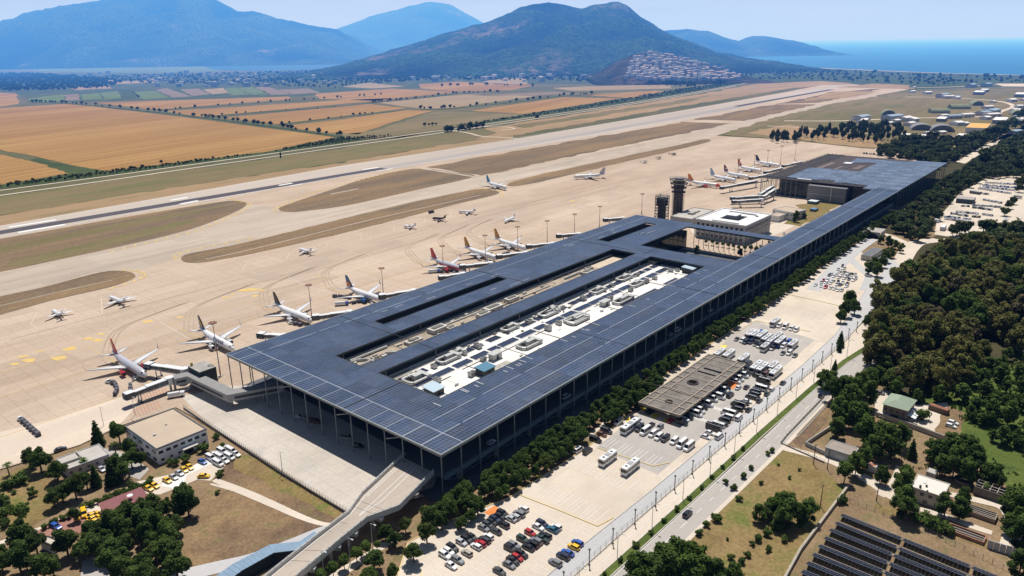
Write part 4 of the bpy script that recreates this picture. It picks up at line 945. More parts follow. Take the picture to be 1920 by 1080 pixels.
# clutter of pipes on the gravel roof
b = MB()
b.box(60,190,96.2,97.0,13.02,13.9); b.box(84,128,93.6,94.3,13.02,13.8); b.box(140,180,91,91.6,13.02,13.7)
for (x,y,sx,sy,h) in [(70,90,9,4,1.6),(88,92,10,5,2.2),(94,88,5,3,1.5),(118,88,8,4,2),(128,90,12,5,2.4),(136,85,8,3,1.4),(146,92,9,4,2.2),(214,88,8,5,1.8),(34,92,4,3,1.6),(40,84,5,3,1.6),(46,90,4,2,1.2),(222,92,6,3,1.6)]:
 b.box(x - sx / 2,x + sx / 2,y - sy / 2,y + sy / 2,13.02,13.02 + h); b.box(x - sx / 3,x + sx / 3,y - sy / 4,y + sy / 4,13.02 + h,13.4 + h,1)
for k in range(85):                                  # small clutter: fans,hatches,cable boxes
 x,y = r_.uniform(31,226),r_.uniform(79,96); w_,d_,h = r_.uniform(.5,3.2),r_.uniform(.4,1.4),r_.uniform(.3,1.3)
 if 150 < x < 212 and k % 3: continue
 b.box(x,x + w_,y,y + d_,13.02,13.02 + h,k % 2)
b.build('roof_plant',[CONCL,plain('plant_dark',(0.14,0.13,0.12),0.7)],term)
b = MB()
for k in range(46):
 x,y = r_.uniform(31,255),r_.choice([r_.uniform(29,50),r_.uniform(57,61),r_.uniform(65,69)]); b.box(x,x + r_.uniform(.3,2.2),y,y + r_.uniform(.3,1.3),13.07,13.07 + r_.uniform(.2,1.0),k % 2)
for k in range(9): x = 36 + k * 26; b.box(x,x + r_.uniform(8,20),48.6 + k % 2,48.85 + k % 2,13.1,13.35,1); b.box(x + 4,x + 4.25,33,52,13.1,13.3,k % 2)
b.build('roof_clutter',[GALV,plain('plant_dark',(0.14,0.13,0.12),0.7)],term)['kind'] = 'stuff'
b = MB()
for pts in [[(30,94),(38,94),(42,91),(42,86),(38,83)],[(33,88),(44,88)],[(36,95.5),(58,95.5)],[(44,82),(54,82),(56,86),(52,90)],[(100,84),(126,84)],[(60,86),(84,86)],[(150,84),(176,86)],[(196,92),(212,92)]]:
 b.tube([(x,y,13.8) for x,y in pts],0.6,6)
b.build('duct',GALV,term)
b = MB(); b.box(228,257,81,96,13.02,13.06); b.build('weathered_patch',plain('sand_screed',(0.62,0.52,0.40),0.95,var=0.15,vscale=0.3),term)
# inner parapets
b = MB()
for h in HOLES[:2]:
 b.box(h[0] - 0.5,h[1] + 1.5,h[3] + 0.9,h[3] + 1.3,13.0,14.0)
b.build('parapet',CONCL,term)
# departures deck along the landside
b = MB()
b.box(2.6,270,1.6,24,6.2,7.0); b.box(270,575,1.6,10,6.2,7.0)
b.build('departures_deck',[plain('deck_concrete',(0.09,0.10,0.11),0.9,var=0.15,vscale=0.1)],term)
b = MB()
b.box(2.6,575,1.2,1.6,6.0,7.9,0)
k = 3.0
while k < 570:
 b.beam((k,1.1,6.0),(k + 4.85,1.1,4.6),0.18); b.beam((k + 4.85,1.1,4.6),(k + 9.7,1.1,6.0),0.18); b.box(k,k + 0.12,1.05,1.2,7.9,8.7); k += 9.7
b.beam((3,1.1,4.6),(573,1.1,4.6),0.16); b.box(3,573,1.06,1.14,8.6,8.7)
b.build('deck_parapet',plain('parapet_blue_grey',(0.12,0.16,0.20),0.7),term)
b = MB()
for k in range(28):
 for y in (4,16) if k < 13 else (4,): b = MB(); b.box(12 + k * 20,13.2 + k * 20,y,y + 1.2,0,6.2); b.build('deck_pier',CONC,term)
# lower landside wall
b = MB(); b.box(18,585,9.6,10.0,0,6.2); b.build('arrivals_wall',curtain('arrivals_glass',(0.006,0.01,0.012),(0.02,0.024,0.028),4.85,3.1),term)
# cars waiting on the deck are things of their own: see vehicles

# ------------------------------------------------------------------ far terminal
far = thing('airport_terminal','second terminal block at the far end, half covered by pale blue panels over brown roof','terminal',TO,TROT)
b = MB()
b.box(585.6,784,0,128.5,ROOF_Z - 1.4,ROOF_Z - 0.6,0)
b.build('brown_roof',plain('brown_roof_sheet',(0.060,0.045,0.045),0.8,var=0.3,vscale=0.06),far)
jag = [TL(G(x,y,ROOF_Z)) for x,y in [(1474,331.5),(1516.7,314),(1553,316.5),(1573,317.5),(1595,320.5),(1611,321.5),(1645,305.5),(1594,304.5),(1606.5,296.8),(1700,303.5),(1716,301.3)]]
poly = [(p[0],p[1]) for p in jag] + [(784,0.0),(586,0.0),(586,19.5),(576.5,19.5),(575.5,29),(594,29),(597,52),(590,60),(603,62),(603,72),(597,80)]
b = MB(); b.prism(poly,ROOF_Z - 0.5,ROOF_Z + 0.03,1,0)
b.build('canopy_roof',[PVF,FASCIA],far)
b = MB()
JG = plain('joint_grey',(0.10,0.13,0.18),0.8)
for x in range(606,780,20): b = MB(); b.box(x,x + 0.5,0.5,90,ROOF_Z + 0.031,ROOF_Z + 0.08); b.build('expansion_joint',JG,far)
for y in (19.6,39,58,77,97): b = MB(); b.box(600,700,y,y + 0.5,ROOF_Z + 0.031,ROOF_Z + 0.085); b.build('expansion_joint',JG,far)
b = MB()                                            # open space frame on the airside and front
for x in range(580,786,10):
 b.beam((x,108,ROOF_Z + 0.1),(x,128.5,ROOF_Z + 0.1),0.35); b.beam((x,108,ROOF_Z + 0.1),(x + 5,118,ROOF_Z - 1.4),0.25); b.beam((x + 5,118,ROOF_Z - 1.4),(x,128,ROOF_Z + 0.1),0.25)
for y in (108,113,118,123,128.5): b.beam((580,y,ROOF_Z + 0.12),(785,y,ROOF_Z + 0.12),0.3)
for y in range(30,128,6): b.beam((586,y,ROOF_Z - 0.4),(598,y,ROOF_Z - 0.4),0.3)
for x in (585.8,590,594): b.beam((x,29,ROOF_Z - 0.3),(x,128,ROOF_Z - 0.3),0.3)
for y in range(0,128,8): b.beam((784,y,ROOF_Z),(786,y,ROOF_Z - 0.2),0.3)
b.build('roof_truss',plain('truss_grey',(0.16,0.17,0.18),0.6),far)
b = MB()
for x0,x1,y0,y1 in [(640,720,99,104),(655,700,84,87),(690,716,66,72),(636,668,62,67)]: b.box(x0,x1,y0,y1,ROOF_Z - 0.6,ROOF_Z - 0.52)
b.build('roof_patch',plain('pinkish_deck',(0.20,0.15,0.14),0.9,var=0.4,vscale=0.15),far)
b = MB(); b.box(716,727,82,90,ROOF_Z - 0.5,ROOF_Z + 0.3); b.box(592,595,82,96,ROOF_Z - 0.5,ROOF_Z + 0.25)
b.build('skylight',plain('skylight_white',(0.80,0.80,0.78),0.5),far)
b = MB(); b.box(590,780,8,112,0,ROOF_Z - 1.41); b.build('glass_wall',curtain('far_glass',(0.045,0.058,0.062),(0.10,0.115,0.12),4.2,3.4),far)
b = MB(); q0 = GL(1493,375); q1 = GL(1556,380)
b.box(579,590,44,80,0,15.2)
b.build('grey_cladding_block',plain('grey_cladding',(0.22,0.225,0.235),0.8,var=0.06,vscale=0.3),far)
b = MB(); b.box(578.6,579,57,57.8,1,14.5); b.box(578.7,579,44.2,79.8,7.3,7.6); b.build('drain_pipe',LSTEEL,far)
cm2 = cm.mesh('column',STEEL)
for k in range(20): inst('column',cm2,far,(586 + k * 10,0.6,0))
for k in range(12): inst('column',cm2,far,(581 + k * 5,127.8,0))
for k in range(8): inst('column',cm2,far,(581,92 + k * 5,0))
for k in range(16): inst('column',cm2,far,(783.5,1 + k * 8,0))

# ------------------------------------------------------------------ ramp viaduct up to the departures deck
def GLz(l,z): return [GL(x,y,z) for x,y in l]
Lz = [(2.4,23.0)] + GLz([(680,927),(655,962),(588,1012),(515,1068)],7.0)
Rz = [(2.4,6.8)] + GLz([(748,952),(688,974),(640,1012),(566,1072)],7.0)
def ext(a,c,d): v = Vector((c[0] - a[0],c[1] - a[1])).normalized(); return (c[0] + v.x * d,c[1] + v.y * d)
zs = [7.0,7.0,7.0,6.8,6.4]
Lz.append(ext(Lz[-2],Lz[-1],60)); Rz.append(ext(Rz[-2],Rz[-1],60)); zs.append(4.0)
ramp_o = thing('road_viaduct','concrete ramp viaduct narrowing from the terminal deck down towards the lower edge','viaduct',TO,TROT)
dm = MB(); rings = []
for l,r,z in zip(Lz,Rz,zs): rings.append([(l[0],l[1],z - 0.9),(r[0],r[1],z - 0.9),(r[0],r[1],z),(l[0],l[1],z)])
dm.loft(rings,0)
earth('ramp_concrete',(0.44,0.38,0.32),(0.52,0.45,0.385),(0.39,0.34,0.29),s1=0.05,s2=0.12,s3=0.9,stretch=(0.15,1,1),fine=0.14)
dm.build('deck',K['ramp_concrete'],ramp_o)
pm = MB()
for side,sgn in ((Lz,1),(Rz,-1)):
 for (a,za),(c,zc) in zip(list(zip(side,zs)),list(zip(side,zs))[1:]):
  pm.beam((a[0],a[1],za + 0.1),(c[0],c[1],zc + 0.1),0.4,2.0)
  pm.beam((a[0],a[1],za + 1.5),(c[0],c[1],zc + 1.5),0.12,0.12,1)
  n_ = int(hypot(c[0] - a[0],c[1] - a[1]) / 2.5)
  for k in range(n_):
   t = k / n_; x = a[0] + (c[0] - a[0]) * t; y = a[1] + (c[1] - a[1]) * t; z = za + (zc - za) * t
   pm.box(x - 0.06,x + 0.06,y - 0.06,y + 0.06,z + 1.05,z + 1.5,1)
pm.build('parapet',[CONCL,LSTEEL],ramp_o)
lm_ = MB()
def lerp2(a,c,t): return (a[0] + (c[0] - a[0]) * t,a[1] + (c[1] - a[1]) * t)
def ramp_line(ts,w=0.18,i0=0,i1=None):
 pts = [lerp2(Lz[k],Rz[k],ts[k]) + (zs[k],) for k in range(len(Lz)) if ts[k] is not None]
 for a,c in zip(pts,pts[1:]):
  d = Vector((c[0] - a[0],c[1] - a[1])).normalized(); n_ = Vector((-d.y,d.x)) * w / 2
  lm_.face([(a[0] - n_.x,a[1] - n_.y,a[2] + .012),(c[0] - n_.x,c[1] - n_.y,c[2] + .012),(c[0] + n_.x,c[1] + n_.y,c[2] + .012),(a[0] + n_.x,a[1] + n_.y,a[2] + .012)][::-1])
ramp_line([0.08] * 6); ramp_line([0.92] * 6); ramp_line([0.40,0.38,0.5,None,None,None]); ramp_line([0.52,0.52,0.5,None,None,None]); ramp_line([0.15,0.13,None,None,None,None])
lm_.build('lane_marking',WHITE,ramp_o)
jm = MB()
for t in (0.33,0.66):
 for k in (1,2,3):
  l = lerp2(Lz[k],Lz[k + 1],t); r = lerp2(Rz[k],Rz[k + 1],t); z = zs[k] + (zs[k + 1] - zs[k]) * t + 0.008
  d = Vector((r[1] - l[1],l[0] - r[0])).normalized() * 0.08
  jm.face([(l[0] - d.x,l[1] - d.y,z),(r[0] - d.x,r[1] - d.y,z),(r[0] + d.x,r[1] + d.y,z),(l[0] + d.x,l[1] + d.y,z)])
jm.build('deck_joint',plain('joint_tar',(0.10,0.09,0.08),0.9),ramp_o)
pr = MB()
for k,t in ((0,0.55),(1,0.6),(2,0.5),(3,0.1),(3,0.75),(4,0.25),(4,0.7)):
 l = lerp2(Lz[k],Lz[k + 1],t); r = lerp2(Rz[k],Rz[k + 1],t); z = zs[k] + (zs[k + 1] - zs[k]) * t - 0.9
 dr = Vector((r[0] - l[0],r[1] - l[1])); e = dr.normalized() * 0.9
 pr.beam((l[0] - e.x,l[1] - e.y,z - 0.6),(r[0] + e.x,r[1] + e.y,z - 0.6),1.6,1.2)
 for s_ in (0.3,0.7):
  c = lerp2(l,r,s_); pr.tube([(c[0],c[1],0),(c[0],c[1],z - 1.2)],0.6,10)
pr.build('pier',CONC,ramp_o)
# ------------------------------------------------------------------ aircraft
ACW = plain('aircraft_white',(0.83,0.83,0.84),0.35,0,0.5)
ACS = plain('aircraft_silver',(0.58,0.57,0.62),0.35,0.2,0.5)
ACD = plain('cockpit_glass',(0.015,0.018,0.025),0.15)
ACG = plain('wing_grey',(0.70,0.70,0.71),0.4)
TYRE = plain('tyre_rubber',(0.02,0.02,0.02),0.8)
INTK = plain('engine_intake',(0.03,0.03,0.035),0.5)
def paint(name,c): return plain('livery_' + name,c,0.35,0,0.5)
RED = paint('red',(0.55,0.03,0.04)); NAVY = paint('navy',(0.012,0.025,0.09)); BLACKT = paint('dark_teal',(0.008,0.02,0.03)); OCHRE = paint('ochre',(0.50,0.23,0.02)); BLUE = paint('blue',(0.02,0.13,0.36)); TURQ = paint('turquoise',(0.02,0.28,0.48)); ORANGE = paint('orange',(0.80,0.25,0.04)); MAROON = paint('maroon',(0.20,0.012,0.03)); YELLOW = paint('yellow',(0.80,0.52,0.06)); DKGREY = paint('charcoal',(0.05,0.045,0.05)); LBLUE = paint('pale_blue',(0.35,0.50,0.66))
MESH = {}
def fus_mesh(L,R,mats,key,split=None,nose=4.6,tail=12.0):
 """fuselage along +x with the nose at +L/2; split = (x fraction where the second paint begins)"""
 if key in MESH: return MESH[key]
 b = MB(); st = [(-L / 2,0.12,1.25),(-L / 2 + tail * 0.3,0.42,0.85),(-L / 2 + tail * 0.65,0.75,0.4),(-L / 2 + tail,1,0.0),(-L * 0.05,1,0),(L / 2 - nose,1,0),(L / 2 - nose * 0.55,0.90,-0.10),(L / 2 - nose * 0.25,0.66,-0.25),(L / 2 - nose * 0.07,0.36,-0.4),(L / 2,0.08,-0.48)]
 rings = []
 for x,s,dz in st: rings.append([(x,cos(a) * R * s,dz * R + sin(a) * R * s) for a in [2 * pi * k / 14 for k in range(14)]])
 def mf(k,j):
  if split and ((split > 0 and st[k + 1][0] > split * L) or (split < 0 and st[k][0] < split * L)) : return 1
  return 0
 b.loft(rings,0,True,mf)
 me = b.mesh('fuselage',mats,True); MESH[key] = me; return me
def wing_mesh(key,mat,root,tip,chord0,chord1,t0,t1,kink=None):
 if key in MESH: return MESH[key]
 b = MB(); rings = []
 secs = [(root,chord0,t0)] + ([kink] if kink else []) + [(tip,chord1,t1)]
 for (x,y,z),c,t in secs:
  rings.append([(x,y,z),(x - c * 0.3,y,z + t * 0.6),(x - c * 0.65,y,z + t * 0.45),(x - c,y,z),(x - c * 0.6,y,z - t * 0.4),(x - c * 0.25,y,z - t * 0.4)])
 if root[1] > tip[1]: rings = [r[::-1] for r in rings]
 b.loft(rings[::-1] if False else rings,0); me = b.mesh('wing',mat,True); MESH[key] = me; return me
def engine_mesh(key,mat,L=4.6,R=1.15):
 if key in MESH: return MESH[key]
 b = MB()
 pr = [(L / 2,R * 0.86),(L / 2 - 0.15,R),(L * 0.1,R * 1.05),(-L * 0.25,R * 0.85),(-L / 2,R * 0.5)]
 b.loft([[(x,cos(a) * r,sin(a) * r) for a in [2 * pi * k / 12 for k in range(12)]] for x,r in pr],0,True,None)
 b.m[-2] = 1; b.m[-1] = 1
 b.face([(L / 2 + 0.01,cos(a) * R * 0.82,sin(a) * R * 0.82) for a in [2 * pi * k / 12 for k in range(12)]],1)
 b.box(-L * 0.4,L * 0.2,-0.15,0.15,R * 0.7,R * 1.4,0)
 me = b.mesh('engine',[mat,INTK],False); MESH[key] = me; return me
def gear_mesh():
 if 'gear' in MESH: return MESH['gear'],MESH['ngear']
 for key,r,w_ in (('gear',0.55,0.4),('ngear',0.36,0.25)):
  b = MB(); b.beam((0,0,0),(0,0,2.0),0.25,0.25,1)
  for s in (-1,1): b.tube([(0,s * 0.35 - w_ / 2,r),(0,s * 0.35 + w_ / 2,r)],r,10,0)
  MESH[key] = b.mesh('landing_gear',[TYRE,LSTEEL])
 return MESH['gear'],MESH['ngear']
def airliner(label,nose,tailp,key,body=ACW,fin=NAVY,eng=ACW,second=None,split=None,emblem=None,wlet=None,group='airliners',text=None,stripe=None,L0=38.5):
 a = G(nose[0],nose[1],3.5); c = G(tailp[0],tailp[1],3.5)
 ang = atan2(a.y - c.y,a.x - c.x); mid = (a + c) / 2
 L,R = L0,1.95
 t = thing('passenger_jet',label,'airliner',(mid.x,mid.y,0.42),ang,group)
 z0 = 3.35
 f = inst('fuselage',fus_mesh(L,R,[body,second or body],'f' + key,split),t,(0,0,z0))
 b = MB()
 for s in (-1,1):                                   # cockpit panes
  b.face([(L / 2 - 1.15,s * 0.15,z0 + 0.78),(L / 2 - 2.0,s * 0.15,z0 + 1.30),(L / 2 - 2.2,s * 1.25,z0 + 1.05),(L / 2 - 1.35,s * 0.95,z0 + 0.55)])
 b.build('cockpit_window',ACD,t)
 if 'win' not in MESH:
  b = MB()
  for s in (-1,1):
   x = -L / 2 + 9
   while x < L / 2 - 5.2:
    b.face([(x,s * (R + 0.01) * cos(0.28),R * sin(0.28) - 0.12),(x + 0.28,s * (R + 0.01) * cos(0.28),R * sin(0.28) - 0.12),(x + 0.28,s * (R + 0.03) * cos(0.42),R * sin(0.40)),(x,s * (R + 0.03) * cos(0.42),R * sin(0.40))]); x += 0.55
  MESH['win'] = b.mesh('window_row',plain('cabin_window',(0.10,0.11,0.13),0.3))
 inst('window_row',MESH['win'],t,(0,0,z0))
 for s in (-1,1):
  wg = inst('wing',wing_mesh('w%d' % s + body.name,ACG,(4.2,s * 1.2,0),(-5.2,s * 17.2,1.9),8.2,1.5,0.9,0.22,((0.2,s * 6.0,0.55),5.0,0.6)),t,(0,0,z0 - 0.95))
  wk = 'wl%d' % s + (wlet or body).name
  if wk not in MESH:
   b = MB(); b.loft([[(-5.2,s * 17.2,1.9),(-5.9,s * 17.2 + 0.06,1.9),(-6.7,s * 17.2,1.9),(-5.9,s * 17.2 - 0.06,1.9)],[(-6.5,s * 17.55,3.0),(-6.9,s * 17.6,3.0),(-7.3,s * 17.55,3.0),(-6.9,s * 17.5,3.0)],[(-7.3,s * 17.8,4.3),(-7.5,s * 17.83,4.3),(-7.7,s * 17.8,4.3),(-7.5,s * 17.77,4.3)]])
   MESH[wk] = b.mesh('winglet',wlet or body)
  inst('winglet',MESH[wk],wg)
  inst('engine',engine_mesh('e' + eng.name,eng),t,(4.6,s * 5.0,z0 - 1.55))
  inst('tailplane',wing_mesh('t%d' % s,ACG,(-14.2,s * 0.5,0),(-18.0,s * 7.0,0.75),4.0,1.4,0.4,0.14),t,(0,0,z0 + 0.9))
 if 'fin' + fin.name not in MESH:
  b = MB(); rings = []
  for x,z,ch,th in [(-9.0,1.6,9.0,0.1),(-11.6,2.6,6.6,0.36),(-16.6,9.0,2.6,0.16)]:
   rings.append([(x,0,z),(x - ch * 0.3,th,z),(x - ch,0,z),(x - ch * 0.3,-th,z)])
  b.loft(rings); MESH['fin' + fin.name] = b.mesh('tail_fin',fin)
 fn = inst('tail_fin',MESH['fin' + fin.name],t,(0,0,z0))
 if emblem:
  mt,kind = emblem; b = MB()
  for s in (-1,1):
   yy = s * 0.40
   if kind == 'disc': b.face([(-15.0 + 1.1 * cos(q),yy,5.3 + 1.1 * sin(q)) for q in [2 * pi * k / 10 for k in range(10)]])
   elif kind == 'band': b.face([(-12.6,yy,2.4),(-17.6,yy,2.4),(-18.0,yy,5.0),(-14.6,yy,5.0)])
   elif kind == 'streak': b.face([(-14.2,yy,3.0),(-15.6,yy,3.0),(-16.8,yy,6.6),(-16.0,yy,6.9),(-15.0,yy,5.6)])
  b.build('tail_emblem',mt,fn,loc=(0,0,0))
 g,ng = gear_mesh()
 for s in (-1,1): inst('landing_gear',g,t,(-1.2,s * 2.9,0))
 inst('landing_gear',ng,t,(L / 2 - 4.2,0,0))
 if stripe:
  b = MB()
  for s in (-1,1):
   b.face([(-L / 2 + 12,s * (R + 0.02) * cos(-0.1),z0 + R * sin(-0.1) - 0.5),(L / 2 - 5,s * (R + 0.02) * cos(-0.1),z0 + R * sin(-0.1) - 0.5),(L / 2 - 5,s * (R + 0.03),z0 + 0.45),(-L / 2 + 12,s * (R + 0.03),z0 + 0.25)])
  b.build('livery_stripe',stripe,t)
 if text:
  for s in (-1,1):
   cu = bpy.data.curves.new('lettering','FONT'); cu.body = text; cu.size = 2.5; cu.align_x = 'CENTER'; cu.align_y = 'CENTER'; cu.extrude = 0.0; cu.space_character = 1.1; cu.offset = 0.05
   cu.materials.append(NAVY)
   tmp = bpy.data.objects.new('lettering',cu); me = bpy.data.meshes.new_from_object(tmp); bpy.data.objects.remove(tmp); o = inst('lettering',me,t)
   th = 0.62
   ny,nz_ = -s * cos(th) * (R + 0.06),sin(th) * (R + 0.06)
   o.location = (6.0,ny,z0 + nz_)
   ax = Vector((s,0,0)); nrm = Vector((0,-s * cos(th),sin(th))); up = nrm.cross(ax)
   o.rotation_euler = Matrix((ax,up,nrm)).transposed().to_euler()
 return t
airliner('silver jet with red tail fin and red engines at the angled jet bridge, red stripe',(271.5,703),(213,666),'a',ACS,RED,RED,RED,None,None,RED)
airliner('white jet with navy lettering and navy tail with yellow mark, beside the roof corner',(436,653),(376,621),'b',ACW,NAVY,ACW,emblem=(YELLOW,'streak'),text='RYANAIR')
airliner('white jet with plain near-black tail fin, third along the stands',(585,601),(514,574),'c',ACW,BLACKT,ACW)
airliner('white jet with blue engines and a blue and orange tail, baggage carts round it',(714,562),(656,543.5),'d',ACW,BLUE,BLUE,emblem=(ORANGE,'band'),wlet=NAVY)
airliner('silver jet with red tail and red engines at the bridge behind the canopy',(870,506),(811,488.5),'e',ACS,RED,RED,RED,None,None,RED,stripe=RED)
airliner('white jet with ochre tail fin, the one parked next to the red-tailed silver jet',(934,485),(869,465.5),'f',ACW,OCHRE,ACW)
airliner('white jet with ochre tail fin parked farthest along the near stands',(990,467.5),(924,448.5),'g',ACW,OCHRE,ACW)
airliner('white jet with turquoise tail fin taxiing alone by the grass island',(947,351.5),(915,344),'h',ACW,TURQ,ACW)
airliner('white and grey jet standing alone on the open far apron, tail away from the terminal',(1083,331),(1127,329),'i',ACW,ACS,ACW)
airliner('red and orange jet half hidden behind the steel towers',(1344,347.5),(1295,342),'j',paint('signal_red',(0.62,0.10,0.05)),ORANGE,RED,ACW,-0.02,None,ORANGE)
airliner('white jet with pale blue tail, nearest of the row at the far terminal',(1380,338.5),(1331,330),'k',ACW,LBLUE,ACW)
airliner('white jet with maroon tail and white emblem at the far terminal',(1404,332),(1357,324),'l',ACW,MAROON,ACW,emblem=(ACW,'disc'))
airliner('white jet with bright red tail at the far terminal',(1431,321),(1380,312.5),'m',ACW,RED,ACW,emblem=(ACW,'disc'))
airliner('white jet with navy tail, farthest of the row at the far terminal',(1465,311),(1414,303.5),'n',ACW,NAVY,ACW)
def bizjet(label,nose,tailp,mat=ACW,L=18.0,group='small business jets'):
 a = G(nose[0],nose[1],2); c = G(tailp[0],tailp[1],2)
 ang = atan2(a.y - c.y,a.x - c.x); mid = (a + c) / 2
 t = thing('business_jet',label,'business jet',(mid.x,mid.y,0.42),ang,group)
 k = L / 20; R = 1.15; n = mat.name
 inst('fuselage',fus_mesh(L,R,[mat],'bj%.1f' % L + n,None,3.0,6.5),t,(0,0,1.95))
 for s in (-1,1):
  inst('wing',wing_mesh('bw%d%.1f' % (s,L) + n,mat,(1.6 * k,s * 0.8,0),(-3.6 * k,s * 9.6 * k,0.7),4.4 * k,1.4 * k,0.4,0.14),t,(0,0,1.35))
  inst('engine',engine_mesh('be' + n,mat,3.0,0.55),t,(-5.4 * k,s * 1.6,2.4))
  inst('tailplane',wing_mesh('bt%d%.1f' % (s,L) + n,mat,(-9.0 * k,s * 0.05,0),(-10.6 * k,s * 3.6 * k,0.05),2.2 * k,1.0 * k,0.2,0.1),t,(0,0,5.6))
 b = MB(); b.loft([[(-6.2 * k,0,2.8),(-7.4 * k,0.2,2.8),(-9.6 * k,0,2.8),(-7.4 * k,-0.2,2.8)],[(-8.8 * k,0,5.7),(-9.6 * k,0.1,5.7),(-11.0 * k,0,5.7),(-9.6 * k,-0.1,5.7)]]); b.build('tail_fin',mat,t)
 b = MB()
 for s in (-1,1): b.face([(L / 2 - 1.0,s * 0.1,2.35),(L / 2 - 1.5,s * 0.1,2.72),(L / 2 - 1.7,s * 0.75,2.55),(L / 2 - 1.2,s * 0.6,2.2)])
 b.build('cockpit_window',ACD,t)
 g,ng = gear_mesh()
 for s in (-1,1): inst('landing_gear',ng,t,(-1.5 * k,s * 1.3,0))
 inst('landing_gear',ng,t,(L / 2 - 2.4,0,0))
for lb,n_,t_,m_,L_ in [('white business jet nearest the brown rounded grass island',(205,557),(236,569),ACW,21),('white business jet at the near end of the line, nearest the picture edge',(97,582),(119,594),ACW,16.5),('white business jet with dark engines alone in the middle of the line',(560,467),(585,474),DKGREY if False else ACW,17),('smallest white business jet beside the charcoal one',(758,424.5),(778,425.5),ACW,12),('charcoal grey business jet in the line of white ones',(812,409.5),(834,411.5),DKGREY,14),('white business jet at the far end of the line by the black van',(861,396.5),(890,398.5),ACW,18),('white business jet turned the other way, nearer the terminal',(943,417),(968,407),ACW,19)]:
 bizjet(lb,n_,t_,m_,L_)
def helicopter(label,px,mat,rot):
 p = G(*px); t = thing('helicopter',label,'helicopter',(p.x,p.y,0.42),rot,'helicopters on the far apron')
 b = MB(); b.tube([(3.6,0,1.5),(2.8,0,1.7),(0.5,0,2.0),(-2,0,2.1),(-7.5,0,2.5)],[0.3,0.9,1.2,0.8,0.22],10); b.box(-7.9,-6.6,-0.08,0.08,2.4,4.2); b.build('body',mat,t,True)
 b = MB()
 for k in range(4): b.beam((0,0,3.7),(6 * cos(k * pi / 2 + .4),6 * sin(k * pi / 2 + .4),3.65),0.35,0.08)
 b.beam((0,0,2.8),(0,0,3.8),0.3); b.build('rotor',DKGREY,t)
 b = MB()
 for s in (-1,1): b.beam((2.5,s * 1.2,0.1),(-2,s * 1.2,0.1),0.14); b.beam((1,s * 0.8,1.2),(1,s * 1.2,0.1),0.12); b.beam((-1,s * 0.8,1.3),(-1,s * 1.2,0.1),0.12)
 b.build('skid',DKGREY,t)
helicopter('grey helicopter on the far apron, nearest of three',(1209,307),LSTEEL,0.4)
helicopter('tan helicopter on the far apron, middle of three',(1236,299),paint('sand',(0.45,0.36,0.26)),0.7)
helicopter('dark helicopter on the far apron, farthest of three',(1263,292),DKGREY,0.2)

# ------------------------------------------------------------------ boarding bridges
BRW = plain('bridge_roof_white',(0.72,0.73,0.74),0.6); BRG = plain('bridge_glass',(0.035,0.055,0.075),0.2,0,0.6); BRF = plain('bridge_frame',(0.33,0.36,0.39),0.5,0.2); BRD = plain('bridge_dark',(0.05,0.06,0.075),0.7)
def bridge(label,a,c,za=4.2,zc=4.6,w_=3.0,world=False,group='boarding bridges'):
 """a = aircraft end, c = building end"""
 A = Vector(a) if world else G(a[0],a[1],za + 1.5); Cc = Vector(c) if world else G(c[0],c[1],zc + 1.5)
 ang = atan2(A.y - Cc.y,A.x - Cc.x); L = hypot(A.x - Cc.x,A.y - Cc.y)
 t = thing('boarding_bridge',label,'jet bridge',(Cc.x,Cc.y,0.42),ang,group)
 def sec(x0,x1,z0,z1,w,h):
  g = MB(); r0 = [(x0,-w / 2,z0),(x0,w / 2,z0),(x0,w / 2,z0 + h),(x0,-w / 2,z0 + h)]; r1 = [(x1,-w / 2,z1),(x1,w / 2,z1),(x1,w / 2,z1 + h),(x1,-w / 2,z1 + h)]
  g.loft([r0,r1],0,True,lambda k,j: (2,0,1,0)[j]); n_ = max(2,int((x1 - x0) / 2.2))
  for k in range(n_ + 1):
   tt = k / n_; x = x0 + (x1 - x0) * tt; z = z0 + (z1 - z0) * tt
   for s in (-1,1): g.box(x - 0.08,x + 0.08,s * w / 2 - 0.05,s * w / 2 + 0.05,z,z + h,2)
  for s in (-1,1):
   g.beam((x0,s * (w / 2 + .02),z0 + 0.35),(x1,s * (w / 2 + .02),z1 + 0.35),0.1,0.7,2); g.beam((x0,s * (w / 2 + .02),z0 + h - 0.1),(x1,s * (w / 2 + .02),z1 + h - 0.1),0.12,0.3,1)
  return g
 zm = (za + zc) / 2
 sec(0,L * 0.55,zc,zm,w_,2.7).build('tunnel',[BRG,BRW,BRF],t)
 sec(L * 0.5,L - 2.5,zm + 0.15,za + 0.1,w_ - 0.5,2.3).build('tunnel',[BRG,BRW,BRF],t)
 b = MB(); b.box(L - 3.2,L + 0.6,-w_ / 2 - 0.3,w_ / 2 + 0.3,za - 0.1,za + 2.9,0,1); b.box(L + 0.6,L + 1.1,-w_ / 2,w_ / 2,za,za + 2.6,2); b.build('cab',[BRG,BRW,BRD],t)
 b = MB(); b.tube([(0,0,0),(0,0,zc)],0.5,8); b.tube([(0,0,zc - 0.2),(0,0,zc + 3.0)],w_ / 2 + 0.5,12,1); b.build('rotunda',[BRF,BRW],t)
 b = MB()
 for s in (-1,1): b.beam((L * 0.72,s * 1.4,0.5),(L * 0.72,s * 1.4,zm),0.35)
 b.beam((L * 0.72,-1.9,0.7),(L * 0.72,1.9,0.7),0.5); b.build('support_leg',BRF,t)
 b = MB()
 for s in (-1,1): b.tube([(L * 0.72,s * 1.7 - 0.2,0.5),(L * 0.72,s * 1.7 + 0.2,0.5)],0.5,10)
 b.build('wheel',TYRE,t)
 return t
